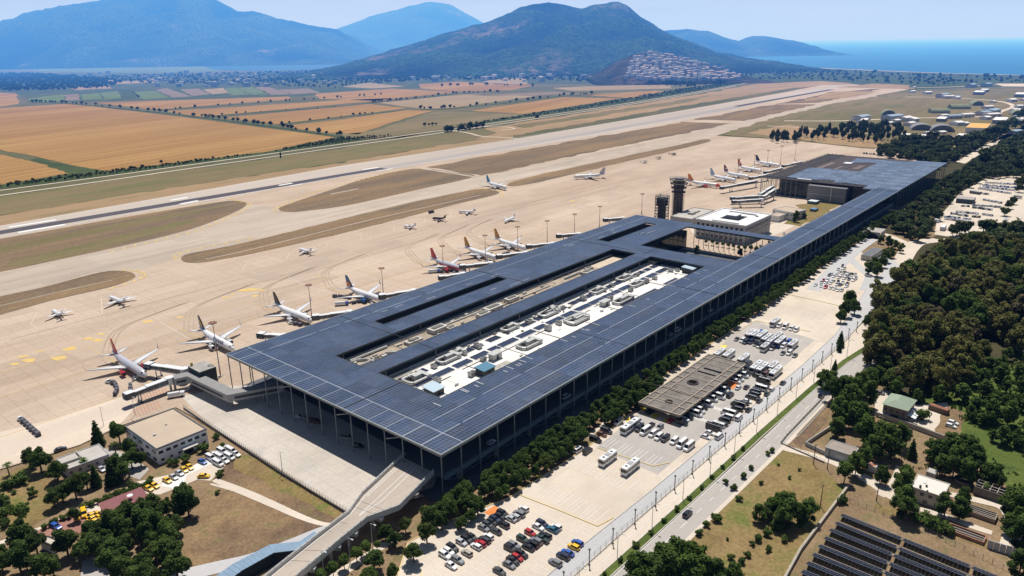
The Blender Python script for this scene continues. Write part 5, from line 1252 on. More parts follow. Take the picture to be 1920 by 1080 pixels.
for lb,a,c in [('jet bridge reaching the nose of the white jet with the near-black tail',(588,596),(655,588)),('jet bridge reaching the jet with the blue and orange tail',(713,557),(775,548)),('empty jet bridge with a dark cab beside the near-black tailed jet',(487,629),(533,633)),('jet bridge reaching the silver red-tailed jet behind the canopy',(864,501),(920,496)),('jet bridge reaching the nearer ochre tailed jet',(933,482),(985,476)),('jet bridge reaching the farther ochre tailed jet',(989,463),(1036,459)),('empty jet bridge beyond the ochre tailed jets',(1045,443),(1085,441)),('farthest empty jet bridge at the near terminal',(1133,413),(1168,411)),('empty jet bridge below the silver red-tailed jet',(825,522),(868,516))]:
 bridge(lb,a,c)
for lb,a,c in [('far jet bridge at the pale blue tailed jet',(1352,353),(1418,341)),('far jet bridge at the maroon tailed jet',(1406,335),(1440,329)),('far jet bridge at the bright red tailed jet',(1434,324),(1465,317)),('far jet bridge at the navy tailed jet',(1468,312),(1502,305))]:
 bridge(lb,a,c)
bridge('double far jet bridge standing empty on red hatching, nearer tunnel',(1374,379),(1428,376),4.2,5); bridge('double far jet bridge standing empty on red hatching, farther tunnel',(1371,372.5),(1424,369.5),4.2,5)
bridge('sloping white gangway climbing to the far terminal corner, upper',(1424,366),(1449,351),5,7.5,2.6); bridge('sloping white gangway climbing to the far terminal corner, lower',(1430,371),(1452,357.5),5,7.5,2.6)

# elbowed connector from the terminal to the two angled bridges
con = thing('boarding_gangway','grey flat-roofed elbow gangway from the terminal corner to two jet bridges','gangway')
GR = plain('gangway_roof',(0.27,0.265,0.26),0.7,var=0.1,vscale=0.3); GW = plain('gangway_wall',(0.36,0.36,0.355),0.6,var=0.08,vscale=0.3)
cpts = [G(x,y,7.2) for x,y in [(530,717),(432,735),(357,700),(325,707)]]
b = MB(); wdt = 5.2; rings = []
for k,p in enumerate(cpts):
 d0 = (p - cpts[k - 1]).normalized() if k else None; d1_ = (cpts[k + 1] - p).normalized() if k < len(cpts) - 1 else None
 d = ((d0 or d1_) + (d1_ or d0)).normalized(); n_ = Vector((-d.y,d.x,0)); cs = abs(d.dot(d0 or d1_)); s_ = wdt / 2 / max(cs,.5)
 rings.append([p + n_ * s_ + Vector((0,0,-3.4)),p - n_ * s_ + Vector((0,0,-3.4)),p - n_ * s_,p + n_ * s_])
b.loft(rings,0,True,lambda k,j: 1 if j == 2 else 0)
b.build('passage',[GW,GR],con)
b = MB()
for p in (cpts[1],cpts[2],cpts[3],cpts[0].lerp(cpts[1],.4),cpts[1].lerp(cpts[2],0.5)): b.tube([(p.x,p.y,0),(p.x,p.y,3.9)],0.55,8)
b.build('pillar',CONC,con)
b = MB()
for k in (0,1,2):
 for s_ in (0,1):
  p,q = rings[k],rings[k + 1]; i = (0,1)[s_]; e = Vector((0,0,0.9)); o = (p[i] - p[1 - i]).normalized() * 0.03
  m1 = p[i].lerp(q[i],0.12) + o; m2 = p[i].lerp(q[i],0.88) + o
  b.face([m1 + e,m2 + e,m2 + e * 2.4,m1 + e * 2.4])
b.build('window_band',BRD,con)
bridge('jet bridge from the elbow gangway to the silver red-tailed jet nearest the viewer',(276,686),(346,697),4.2,4.2)
bridge('empty jet bridge swung out from the elbow gangway end, dark cab',(237,744),(318,714),3.6,4.0)
blk = thing('service_block','dark windowless service block with a grey top behind the elbow gangway','block')
p0 = G(384,722,0); a0 = TROT
b = MB(); b.box(-4.0,4.0,-5.5,5.5,0,9.0); b.build('wall',plain('dark_blue_cladding',(0.022,0.038,0.048),0.6),blk,loc=(0,0,0))
b = MB(); b.box(-4.1,4.1,-5.6,5.6,9.0,9.25); b.build('roof',CONC,blk)
b = MB(); b.tube([(-2.6,4.4,9.25),(-2.6,4.4,10.8)],0.6,8); b.build('vent',plain('vent_yellow',(0.45,0.36,0.10),0.6),blk)
blk.location = (p0.x,p0.y,0.42); blk.rotation_euler = (0,0,a0)

# ------------------------------------------------------------------ apron light masts
MR = plain('mast_red',(0.42,0.10,0.06),0.6); MW = plain('mast_white',(0.62,0.58,0.54),0.6); LAMP = plain('lamp_housing',(0.45,0.25,0.18),0.5)
def mast_meshes(h):
 key = 'mast%.1f' % h
 if key not in MESH:
  b = MB(); n_ = 7
  for k in range(n_): b.tube([(0,0,h * k / n_),(0,0,h * (k + 1) / n_)],[0.34 - 0.03 * k,0.31 - 0.03 * k],8,0 if (k % 6 == 0 or k == 3) else 1,False)
  m1 = b.mesh('pole',[MR,MW]); b = MB()
  for k in range(8):
   a = 2 * pi * k / 8; b.beam((0,0,h),(1.5 * cos(a),1.5 * sin(a),h + 0.1),0.1); b.box(1.5 * cos(a) - 0.35,1.5 * cos(a) + 0.35,1.5 * sin(a) - 0.35,1.5 * sin(a) + 0.35,h - 0.3,h + 0.35)
  m2 = b.mesh('lamp_head',LAMP); b = MB(); b.box(-0.9,0.9,-0.9,0.9,0,0.5); MESH[key] = (m1,m2,b.mesh('footing',CONCL))
 return MESH[key]
for lb,px,h in [('red and white banded mast behind the jet with navy lettering',(414,707),27.5),('light mast at the nose of the near-black tailed jet',(585,597),20),('light mast at the nose of the blue and orange tailed jet',(719.5,562),20),('light mast beside the silver red-tailed jet behind the canopy',(831.5,512),19),('light mast beside the nearer ochre tailed jet',(910.5,490),19),('light mast at the farther ochre tailed jet',(971,472),19),('light mast just beyond the ochre tailed jets',(1026,457),18),('light mast before the empty jet bridge beyond the ochre tails',(1077,443),18),('light mast before the farthest empty jet bridge',(1124,427),18),('light mast beside the dark steel tower',(1203,402),18.5),('thin far mast behind the maroon tailed jet',(1384,324),16),('thin far mast by the navy tailed jet',(1414,316),16),('tall thin mast between the far jets and the brown roof',(1438,313),20),('tall thin mast at the corner of the brown roof',(1463,309),23),('tallest thin mast beyond the brown roof corner',(1490,301),22)]:
 p = G(*px); t = thing('light_mast',lb,'light mast',(p.x,p.y,0.42),0,'apron light masts'); m1,m2,m3 = mast_meshes(h)
 inst('pole',m1,t); inst('lamp_head',m2,t); inst('footing',m3,t)
# ------------------------------------------------------------------ buildings
def wall_rect(b,p,q,z0,z1,m=0,off=0.0):
 b.face([(p[0],p[1],z0),(q[0],q[1],z0),(q[0],q[1],z1),(p[0],p[1],z1)],m)
def local_frame(px,z):
 """roof corners sighted at height z -> origin, axis angle, lengths"""
 P_ = [G(x,y,z) for x,y in px]
 o = sum(P_,Vector()) / len(P_); e = (P_[1] - P_[0]) + (P_[2] - P_[3]); a = atan2(e.y,e.x)
 lx = ((P_[1] - P_[0]).length + (P_[2] - P_[3]).length) / 2; ly = ((P_[2] - P_[1]).length + (P_[3] - P_[0]).length) / 2
 return Vector((o.x,o.y,0)),a,lx,ly
WIN = plain('window_dark',(0.03,0.04,0.055),0.2,0,0.6)
def windows(parent,lx,ly,rows,side,n,w_,h_,name='window',mat=WIN,x0=None,x1=None):
 """windows on one wall of a box building; each is a part"""
 for z in rows:
  for k in range(n):
   b = MB()
   if side in 'sn':
    a,c = (-lx / 2 if x0 is None else x0),(lx / 2 if x1 is None else x1); x = a + (c - a) * (k + .5) / n; y = (-ly / 2 - 0.05 if side == 's' else ly / 2 + 0.05)
    b.box(x - w_ / 2,x + w_ / 2,y - 0.06,y + 0.06,z,z + h_)
   else:
    a,c = (-ly / 2 if x0 is None else x0),(ly / 2 if x1 is None else x1); y = a + (c - a) * (k + .5) / n; x = (lx / 2 + 0.05 if side == 'e' else -lx / 2 - 0.05)
    b.box(x - 0.06,x + 0.06,y - w_ / 2,y + w_ / 2,z,z + h_)
   b.build(name,mat,parent)
def flat_building(name,label,cat,px,h,wall,roof,par=0.5,parmat=None,z=0.0):
 o,a,lx,ly = local_frame(px,h + z)
 t = thing(name,label,cat,(o.x,o.y,z),a)
 b = MB(); b.box(-lx / 2,lx / 2,-ly / 2,ly / 2,0,h - 0.05); b.build('wall',wall,t)
 b = MB(); b.box(-lx / 2 + 0.3,lx / 2 - 0.3,-ly / 2 + 0.3,ly / 2 - 0.3,h - 0.05,h + 0.0); b.build('roof',roof,t)
 if par:
  b = MB()
  for q in ((-lx / 2 - .05,lx / 2 + .05,-ly / 2 - .05,-ly / 2 + .28),(-lx / 2 - .05,lx / 2 + .05,ly / 2 - .28,ly / 2 + .05),(-lx / 2 - .05,-lx / 2 + .28,-ly / 2 + .28,ly / 2 - .28),(lx / 2 - .28,lx / 2 + .05,-ly / 2 + .28,ly / 2 - .28)): b.box(*q,h - 0.2,h + par)
  b.build('parapet',parmat or wall,t)
 return t,lx,ly
TANR = plain('tan_flat_roof',(0.52,0.42,0.32),0.9,var=0.08,vscale=0.12); PALEB = plain('pale_blue_wall',(0.84,0.87,0.92),0.7,var=0.05,vscale=0.4)
t,lx,ly = flat_building('office_building','white two-storey office with a plain tan flat roof by the apron edge','office',[(231,801),(323,767),(390,804),(296,842)],6.6,PALEB,TANR,0.45,plain('parapet_dark',(0.22,0.22,0.23),0.8))
# corner order: 0 left,1 back,2 right,3 near -> +x runs left->back
windows(t,lx,ly,(4.3,),'s',7,1.7,1.1); windows(t,lx,ly,(1.2,),'s',6,1.2,0.9); windows(t,lx,ly,(1.0,4.2),'w',5,2.6,1.1); windows(t,lx,ly,(4.3,),'e',8,1.6,1.1)
b = MB(); b.box(-1,5,-ly / 2 - 2.2,-ly / 2,2.8,3.1); b.build('porch',CONCL,t)
b = MB(); b.box(0,3.6,-ly / 2 - 0.1,-ly / 2,0,2.5); b.build('door',WIN,t)
b = MB(); b.box(1,1.7,2,2.6,6.6,7.1); b.box(-6,-5,-3,-2.2,6.6,7.2); b.build('roof_vent',LSTEEL,t)
GREYR = plain('grey_flat_roof',(0.50,0.47,0.43),0.9,var=0.12,vscale=0.15)
t,lx,ly = flat_building('service_building','low grey flat-roofed building half hidden by pines beside the office','building',[(100,862),(190,832),(200,853),(130,880)],3.4,plain('grey_render',(0.42,0.42,0.44),0.8),GREYR,0.25)
windows(t,lx,ly,(1.2,),'s',5,1.0,1.0)
b = MB(); b.box(-9,-1,-1.2,-0.8,3.4,4.3); b.box(-1,-0.6,-1,5,3.4,4.3); b.build('roof_parapet',CONC,t)
# red shed roof
REDR = plain('red_sheet_roof',(0.24,0.085,0.085),0.7,var=0.15,vscale=0.4)
o,a,lx,ly = local_frame([(180,945),(262,919),(283,928),(202,966)],3.2)
t = thing('taxi_shelter','open taxi shelter with a plain dark red sheet roof','shelter',(o.x,o.y,0),a)
b = MB(); b.loft([[(-lx / 2,-ly / 2,2.9),(lx / 2,-ly / 2,2.9),(lx / 2,-ly / 2,3.05),(-lx / 2,-ly / 2,3.05)],[(-lx / 2,ly / 2,3.5),(lx / 2,ly / 2,3.5),(lx / 2,ly / 2,3.65),(-lx / 2,ly / 2,3.65)]]); b.build('roof',REDR,t)
b = MB(); b.box(-lx / 2 + .4,lx / 2 - .4,ly / 2 - .9,ly / 2 - .6,0,3.3)
for k in range(6): b.box(-lx / 2 + .5 + k * (lx - 1.2) / 5,-lx / 2 + .7 + k * (lx - 1.2) / 5,-ly / 2 + .3,-ly / 2 + .5,0,2.9)
b.build('frame',CONC,t)
b = MB(); b.tube([(2,0,3.3),(2,0,4.3)],0.08,6); b.loft([[(2 + .2 * cos(k),.2 * sin(k),4.2) for k in [pi * j / 5 for j in range(10)]],[(2 + 1.0 * cos(k),1.0 * sin(k) - .5,4.75) for k in [pi * j / 5 for j in range(10)]]]); b.build('satellite_dish',plain('dish_white',(0.8,0.8,0.8),0.4),t)
t,lx,ly = flat_building('kiosk','small flat-roofed kiosk among the bottom trees','kiosk',[(80,1012),(92,1004),(110,1016),(92,1026)],3.0,plain('kiosk_wall',(0.60,0.62,0.68),0.7),plain('kiosk_roof',(0.58,0.52,0.44),0.9,var=0.1,vscale=0.4),0.3,plain('kiosk_edge',(0.06,0.06,0.07),0.7))
b = MB(); b.box(-0.5,0.5,-ly / 2 - .06,-ly / 2,0,2.1); b.build('door',WIN,t)
# bus station roof between the trees and the vans
t = thing('station_roof','low sandy concrete station roof with round and slotted openings beside the van park','station',TO,TROT)
SND = plain('sand_concrete',(0.29,0.25,0.21),0.95,var=0.15,vscale=0.2); SNDP = plain('sand_coffer',(0.21,0.19,0.17),0.95,var=0.35,vscale=0.35); RIB = plain('sand_rib',(0.40,0.335,0.265),0.9,var=0.2,vscale=0.4)
b = MB(); slab(b,(97.5,117.3,-38.6,-19.2),[(104.6,107.6,-30.4,-27.6)],3.9,4.5,0,1); b.build('roof_slab',[SND,SNDP],t)
b = MB(); slab(b,(118,163,-38.6,-19.2),[(127,131.6,-30,-26.4),(146,148,-34,-25),(141.5,143,-33,-24)],3.9,4.5,0,1); b.build('roof_slab',[SND,SNDP],t)
b = MB()
for x0,x1 in ((97.5,117.3),(118,163)):
 for y in (-38.6,-34.6,-23.2,-19.7): b.box(x0,x1,y,y + 0.5,4.5,4.85)
 for k in range(int((x1 - x0) / 6.5) + 1):
  x = min(x0 + k * 6.5,x1 - 0.5); b.box(x,x + 0.5,-38.6,-34.6,4.85,5.0); b.box(x,x + 0.5,-23,-19.7,4.85,5.0)
  if x0 < 118: b.box(x,x + 0.35,-34.1,-23.2,4.5,4.72)
 b.box(x0,x0 + .5,-38.1,-19.7,4.5,4.84); b.box(x1 - .5,x1,-38.1,-19.7,4.5,4.84)
for x,y0,y1 in ((124,-34,-23.3),(134,-34,-23.3),(139,-34,-23.3),(152,-34,-23.3),(158,-34,-23.3)): b.box(x,x + 0.35,y0,y1,4.5,4.7)
b.box(106,106.4,-34,-23.2,4.5,4.71)
b.build('roof_rib',RIB,t)
b = MB()
for (x,y,r) in ((106.1,-29,1.5),(129.3,-28.2,2.3)):
 b.loft([[(x + r * 1.15 * cos(q),y + r * 1.15 * sin(q),4.4) for q in [2 * pi * k / 20 for k in range(20)]],[(x + r * 1.15 * cos(q),y + r * 1.15 * sin(q),4.95) for q in [2 * pi * k / 20 for k in range(20)]],[(x + r * 0.85 * cos(q),y + r * 0.85 * sin(q),4.95) for q in [2 * pi * k / 20 for k in range(20)]],[(x + r * 0.85 * cos(q),y + r * 0.85 * sin(q),4.4) for q in [2 * pi * k / 20 for k in range(20)]]],0,False)
b.build('light_well',plain('well_dark',(0.07,0.06,0.06),0.9),t)
b = MB()
for k in range(9):
 for y in (-36,-22): b.tube([(100 + k * 7.5,y,0.2),(100 + k * 7.5,y,3.9)],0.35,8)
b.box(140,158,-31,-24,0.2,3.89,1)
b.build('support',[CONC,DARK],t)

# white office by the court
t = thing('office_building','three-storey white office with a bright roof around a square courtyard','office',TO,TROT)
x0,x1,y0,y1 = 384,434,58.5,100; Hh = 14.5
OFW = plain('office_cladding',(0.52,0.53,0.54),0.7,var=0.06,vscale=0.3); OFR = plain('office_white_roof',(0.86,0.85,0.83),0.7,var=0.05,vscale=0.2)
b = MB(); slab(b,(x0,x1,y0,y1),[(399,417,71,87)],0,Hh,0); b.build('wall',OFW,t)
b = MB(); slab(b,(x0 + .4,x1 - .4,y0 + .4,y1 - .4),[(398.6,417.4,70.6,87.4)],Hh,Hh + .12,0); b.build('roof',OFR,t)
b = MB()
for q in ((x0 - .3,x1 + .3,y0 - .3,y0 + .4),(x0 - .3,x1 + .3,y1 - .4,y1 + .3),(x0 - .3,x0 + .4,y0 + .4,y1 - .4),(x1 - .4,x1 + .3,y0 + .4,y1 - .4)): b.box(*q,Hh - .2,Hh + .9)
b.build('parapet',OFR,t)
b = MB(); b.box(403,413,75,83,6,Hh + 2.6); b.box(402.6,413.4,74.6,83.4,Hh + 2.6,Hh + 2.9,1); b.build('courtyard_tower',[plain('tower_blue_grey',(0.16,0.18,0.21),0.5),OFR],t)
b = MB(); b.box(424,427,68,90,Hh + .12,Hh + .9); b.box(387.5,389,66,88,Hh + .12,Hh + .8); b.box(420,421.5,64,66,Hh + .12,Hh + 1.2); b.build('roof_plant',plain('plant_grey',(0.30,0.31,0.33),0.6),t)
for z in (2.2,6.2,10.2):
 for k in range(13):
  b = MB(); x = x0 + 2 + k * 3.7; b.box(x,x + 2.0,y0 - .08,y0 + .1,z,z + 2.3); b.build('window',WIN,t)
 for k in range(10):
  b = MB(); y = y0 + 2 + k * 4.0; b.box(x0 - .08,x0 + .1,y,y + 2.2,z,z + 2.3); b.build('window',WIN,t)
# low grey building behind the towers
t,lx,ly = flat_building('service_building','low grey flat building at the foot of the two towers','building',[(1256,405),(1302,390),(1338,394),(1298,412)],6.0,plain('grey_wall',(0.34,0.34,0.34),0.8),GREYR,0.4)
b = MB(); b.box(-6,0,-3,2,6,7.6); b.box(3,10,-2,0,6,7.2); b.build('roof_plant',CONC,t)
# small white buildings beyond the office
WW = plain('white_render',(0.80,0.79,0.77),0.75,var=0.05,vscale=0.5)
t,lx,ly = flat_building('white_building','small white cube building in front of the larger white one','building',[(1445,403),(1459,398.5),(1473,401.5),(1460,406.5)],5.5,WW,TANR,0.4)
windows(t,lx,ly,(3.2,),'w',3,0.8,0.8); windows(t,lx,ly,(3.2,),'s',2,0.8,0.8)
t,lx,ly = flat_building('white_building','larger white two-storey building with tan roof beside the round tree','building',[(1452,391.5),(1478,386),(1507,394.5),(1484,400)],7.5,WW,TANR,0.4)
windows(t,lx,ly,(4.6,),'w',6,1.0,1.4); windows(t,lx,ly,(1.2,4.6),'s',5,1.0,1.2)
t,lx,ly = flat_building('container_office','small teal-roofed cabin on the dry grass by the grey block','cabin',[(1515,376),(1522,373.5),(1536,376),(1529,379)],3.2,plain('teal_wall',(0.10,0.18,0.22),0.6),plain('cabin_roof_white',(0.7,0.74,0.76),0.6),0)
t,lx,ly = flat_building('container_office','small blue-roofed cabin beside the white buildings','cabin',[(1520,391),(1526,388.5),(1533,390.5),(1527,393)],2.8,plain('teal_wall',(0.10,0.18,0.22),0.6),plain('cabin_roof_blue',(0.12,0.26,0.42),0.6),0)
sheet('terrain',[(1490,385),(1560,377),(1580,384),(1500,425),(1470,420),(1505,400)],0.47,K['meadow'],'dry grass between the white buildings and the terminal wing','grass')
sheet('pavement',[(1440,425),(1470,412),(1500,420),(1440,448),(1380,440),(1300,440),(1290,425),(1330,428)],0.46,K['pale_paving'],'pale yard around the white office','yard')
sheet('terrain',P((280,84),(300,60),(343,40),(343,24),(300,24),(280,40)),0.48,K['rough_green'],'green lawn inside the open court','lawn')
# towers
t = thing('steel_tower','dark square steel frame tower, the shorter of two towers','tower')
p = G(1240,412); b = MB(); W_ = 4.3; HT = 21
for sx in (-1,1):
 for sy in (-1,1): b.beam((sx * W_,sy * W_,0),(sx * W_,sy * W_,HT),0.5)
for z in [2.6 * k for k in range(1,9)]:
 for s in (-1,1): b.beam((-W_,s * W_,z),(W_,s * W_,z),0.35); b.beam((s * W_,-W_,z),(s * W_,W_,z),0.35)
for k in range(0,8):
 z = 2.6 * k; s = 1 if k % 2 else -1
 for q in (-1,1): b.beam((-W_ * s,q * W_,z),(W_ * s,q * W_,z + 2.6),0.2); b.beam((q * W_,-W_ * s,z),(q * W_,W_ * s,z + 2.6),0.2)
b.build('frame',plain('tower_steel',(0.035,0.04,0.05),0.6),t)
b = MB(); b.box(-2.6,2.6,-2.6,2.6,0,12); b.box(-3.7,3.7,-3.7,3.7,12.2,19.6); b.build('core',plain('tower_core',(0.022,0.026,0.034),0.6),t)
b = MB()
for k in range(9):
 for s in (-1,1): b.box(-W_ + k * 1.05,-W_ + k * 1.05 + .1,s * W_ - .05,s * W_ + .05,HT,HT + 1.6); b.box(s * W_ - .05,s * W_ + .05,-W_ + k * 1.05,-W_ + k * 1.05 + .1,HT,HT + 1.6)
b.build('railing',LSTEEL,t)
t.location = (p.x,p.y,0.42); t.rotation_euler = (0,0,TROT)
t = thing('control_tower','brown scaffolded control tower flaring at the top, the taller of two towers','tower')
p = G(1270,403); b = MB(); b.tube([(0,0,0),(0,0,20),(0,0,25),(0,0,31)],[4.6,4.4,4.6,5.4],12); b.build('shaft',plain('tower_brown',(0.115,0.095,0.085),0.85,var=0.25,vscale=0.4),t)
b = MB(); SC_ = plain('scaffold_grey',(0.20,0.19,0.19),0.6)
for k in range(12):
 a = 2 * pi * k / 12; q = lambda r,z: (r * cos(a),r * sin(a),z); b.beam(q(5.2,0),q(5.2,20),0.14); b.beam(q(5.2,20),q(8.4,32),0.2)
 for z in range(2,20,2): b.beam(q(4.5,z),q(5.9,z),0.16)
b.build('scaffold',SC_,t)
b = MB()
for z,r in ((20.5,6.4),(24.5,7.0),(28.3,7.8),(31.8,8.6)):
 b.loft([[(rr * cos(q),rr * sin(q),zz) for q in [2 * pi * k / 16 for k in range(16)]] for rr,zz in ((r,z),(r,z + .5),(r - 2.2,z + .5),(r - 2.2,z))],0,False)
b.build('gallery',plain('gallery_dark',(0.10,0.095,0.095),0.7),t)
b = MB()
for k in range(26):
 a = 2 * pi * k / 26; r = 8.5; b.beam((r * cos(a),r * sin(a),32.2),(r * cos(a) * 1.06,r * sin(a) * 1.06,33.8),0.13)
for k in range(16):
 a,c = 2 * pi * k / 16,2 * pi * (k + 1) / 16; b.beam((8.6 * cos(a),8.6 * sin(a),33.3),(8.6 * cos(c),8.6 * sin(c),33.3),0.14)
b.tube([(0,0,31),(0,0,33.6)],4.2,10)
b.build('crown_frame',SC_,t)
t.location = (p.x,p.y,0.42)
# slatted pavilion and underpass
t = thing('slatted_pavilion','slatted grey pavilion roof over a sunken entry beside the slip road','pavilion')
o,a,lx,ly = local_frame([(1618,477),(1637,465.5),(1655,465),(1630,481)],4.0)
t.location = (o.x,o.y,0); t.rotation_euler = (0,0,a); b = MB()
for k in range(14): b.box(-lx / 2 + k * lx / 14,-lx / 2 + k * lx / 14 + lx / 24,-ly / 2,ly / 2,3.9,4.1)
b.build('slat_roof',plain('slat_grey',(0.26,0.27,0.30),0.7),t)
b = MB(); b.box(-lx / 2,lx / 2,-ly / 2 - .3,-ly / 2,0,4.2); b.box(-lx / 2,-lx / 2 + .3,-ly / 2,ly / 2,0,3.9); b.box(lx / 2 - .3,lx / 2,-ly / 2,ly / 2,0,3.9); b.build('wall',CONC,t)
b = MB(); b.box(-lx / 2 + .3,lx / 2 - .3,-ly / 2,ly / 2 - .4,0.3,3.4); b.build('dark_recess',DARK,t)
t = thing('underpass_portal','curved concrete underpass portal with a dark mouth by the terminal wing','underpass')
p = G(1634,447); b = MB()
arc = [(5.5 * cos(q),4.2 * sin(q)) for q in [pi * k / 12 for k in range(13)]]
b.loft([[(0,x,z) for x,z in arc + [(-6.2,0),(-6.2,5.2),(6.2,5.2),(6.2,0)]],[(16,x,z) for x,z in arc + [(-6.2,0),(-6.2,5.2),(6.2,5.2),(6.2,0)]]],0); b.build('portal',CONC,t)
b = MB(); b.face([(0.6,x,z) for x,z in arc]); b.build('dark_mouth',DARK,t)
b = MB()
for s in (-1,1): b.loft([[(0,s * 6,0),(0,s * 6.5,0),(0,s * 6.5,5),(0,s * 6,5)],[(-16,s * 8,0),(-16,s * 8.5,0),(-16,s * 8.5,1),(-16,s * 8,1)]])
b.build('wing_wall',CONC,t)
t.location = (p.x,p.y,0.1); t.rotation_euler = (0,0,heading(1600,474,1634,447))

# retaining wall with a wire fence at the apron edge
def fence(label,px,h,wallh,wallmat,postmat,step=2.5,world=None,z=0.0,cat='fence',name='fence',rails=3,wt=0.4):
 pts = world or [G(x,y) for x,y in px]; t = thing(name,label,cat,(pts[0].x,pts[0].y,z)); o = pts[0]
 if wallh:
  b = MB()
  for p,q in zip(pts,pts[1:]): b.beam((p.x - o.x,p.y - o.y,wallh / 2),(q.x - o.x,q.y - o.y,wallh / 2),wt,wallh)
  b.build('wall',wallmat,t)
 if h > wallh:
  b = MB()
  for p,q in zip(pts,pts[1:]):
   n_ = max(1,int((q - p).length / step))
   for k in range(n_ + 1):
    c = p.lerp(q,k / n_) - o; b.box(c.x - 0.05,c.x + 0.05,c.y - .05,c.y + .05,wallh,h)
   for r in range(rails):
    zz = wallh + (h - wallh) * (r + 1) / rails - 0.05; b.beam((p.x - o.x,p.y - o.y,zz),(q.x - o.x,q.y - o.y,zz),0.035)
  b.build('railing',postmat,t)
 return t
FP = plain('fence_post',(0.22,0.21,0.20),0.7); WALLD = plain('wall_dark_stone',(0.13,0.12,0.11),0.9,var=0.2,vscale=0.5)
fence('dark low wall with a wire fence along the yard and the brown field',[(345,768),(395,802),(520,885),(655,967)],2.6,1.0,WALLD,FP,1.6)
fence('pale wire fence following the footway beside the car park lane',None,2.2,0.25,KERB,FP,3.0,[T(x,y) for x,y in [(-90,-57.2),(20,-57.9),(99,-59.6),(185,-62.1),(240,-62.9)]],0.2)
fence('wooden paling fence along the outer road edge by the brown plot',None,1.8,0.1,KERB,plain('paling_wood',(0.36,0.27,0.19),0.9),0.8,[T(x,y) for x,y in [(118,-79.4),(160,-79.6),(196,-81.4),(214,-84)]],0.15)
fence('grey wall along the edge of the solar field and the meadow',[(1590,915),(1545,975),(1500,1035),(1470,1090)],1.5,1.5,plain('garden_wall',(0.42,0.37,0.30),0.95,var=0.2,vscale=0.4),FP,wt=0.7)
fence('wire fence running past the uppermost solar row',[(1578,938),(1640,960),(1740,1002),(1860,1058),(1900,1078)],2.0,0,CONC,FP,2.5)
fence('grey wall below the green roofed house yard',[(1642,781),(1700,800),(1786,832),(1797,822)],2.2,2.2,CONC,FP)
fence('low grey wall of the small fenced plot',[(1565,800),(1510,836),(1556,858)],1.8,1.8,CONC,FP)
fence('low plot fence along the farm lane',[(1545,868),(1500,848),(1464,832),(1475,818),(1545,745)],1.4,0.5,WALLD,FP)
# posts and street lamps along the fence line
pm_ = MB(); pm_.tube([(0,0,0),(0,0,5.6)],0.16,8); pm_.box(-0.3,0.3,-0.3,0.3,0,0.25); fpm = pm_.mesh('pole',plain('pole_dark',(0.12,0.12,0.13),0.6)); pm_ = MB(); pm_.box(-0.22,0.22,-0.3,0.3,5.4,5.9); fph = pm_.mesh('camera_head',plain('pole_dark',(0.12,0.12,0.13),0.6))
vF = [(-90,-58),(20,-58.7),(99,-60.2),(185,-62.4),(240,-63.2),(262,-64)]
def along(pl,s):
 for a,c in zip(pl,pl[1:]):
  d = hypot(c[0] - a[0],c[1] - a[1])
  if s <= d: return lerp2(a,c,s / d)
  s -= d
 return pl[-1]
for k in range(26):
 q = along(vF,55 + k * 12.9); w_ = T(q[0],q[1]); t = thing('fence_pole','dark slim pole on the fence line between the car park lane and the road','pole',(w_.x,w_.y,0.15),TROT,'slim poles along the road fence')
 inst('pole',fpm,t); inst('camera_head',fph,t)
sm1 = MB(); sm1.tube([(0,0,0),(0,0,9)],[0.13,0.08],8); sm1 = sm1.mesh('pole',LSTEEL); sm2 = MB(); sm2.beam((0,0,8.9),(0,-1.8,9.3),0.09); sm2.box(-0.18,0.18,-2.5,-1.6,9.25,9.42); sm2 = sm2.mesh('lamp_arm',LSTEEL)
for k in range(13):
 q = along([(-90,-62.4),(5,-63.1),(55,-64.4),(110,-65.3),(166,-67.0),(205,-69.0),(240,-73)],62 + k * 20); w_ = T(q[0],q[1]); t = thing('street_lamp','pale slender street lamp standing beside the planted median','street lamp',(w_.x,w_.y,0.2),TROT,'street lamps beside the median')
 inst('pole',sm1,t); inst('lamp_arm',sm2,t)
for k,(lb,px) in enumerate([('street lamp on the footpath between the ramp and the trees, nearest the lower edge',(608,1080)),('street lamp on the footpath between the ramp and the trees, second from the lower edge',(657,1056)),('street lamp on the footpath between the ramp and the trees, farthest up',(699,1028)),('lone slim lamp standing in the pale yard before the terminal',(530,887)),('lamp post on the apron behind the conical tree',(195,800)),('lamp post on the apron under the empty swung-out jet bridge',(254,780)),('lamp post by the far taxi road at the van park corner',(1642,500))]):
 w_ = G(*px); t = thing('street_lamp',lb,'street lamp',(w_.x,w_.y,0.2),TROT); inst('pole',sm1,t); inst('lamp_arm',sm2,t)
# wooden utility poles on the farm lane
um = MB(); um.tube([(0,0,0),(0,0,8.5)],[0.17,0.11],8); um1 = um.mesh('pole',plain('utility_pole',(0.10,0.085,0.07),0.9)); um = MB(); um.beam((-0.9,0,8),(0.9,0,8),0.12); um2 = um.mesh('cross_arm',plain('utility_pole',(0.10,0.085,0.07),0.9))
for lb,px in [('utility pole at the bend of the farm lane by the grey shed',(1551,880)),('utility pole beside the farm lane near the plot wall',(1525,871)),('utility pole standing in the meadow by the solar field wall',(1538,950)),('utility pole at the end of the asphalt lane',(1643,940)),('utility pole before the small red roof',(1660,912)),('utility pole near the sheds behind the white house',(1686,882))]:
 w_ = G(*px); t = thing('utility_pole',lb,'utility pole',(w_.x,w_.y,0.1),0.4); inst('pole',um1,t); inst('cross_arm',um2,t)
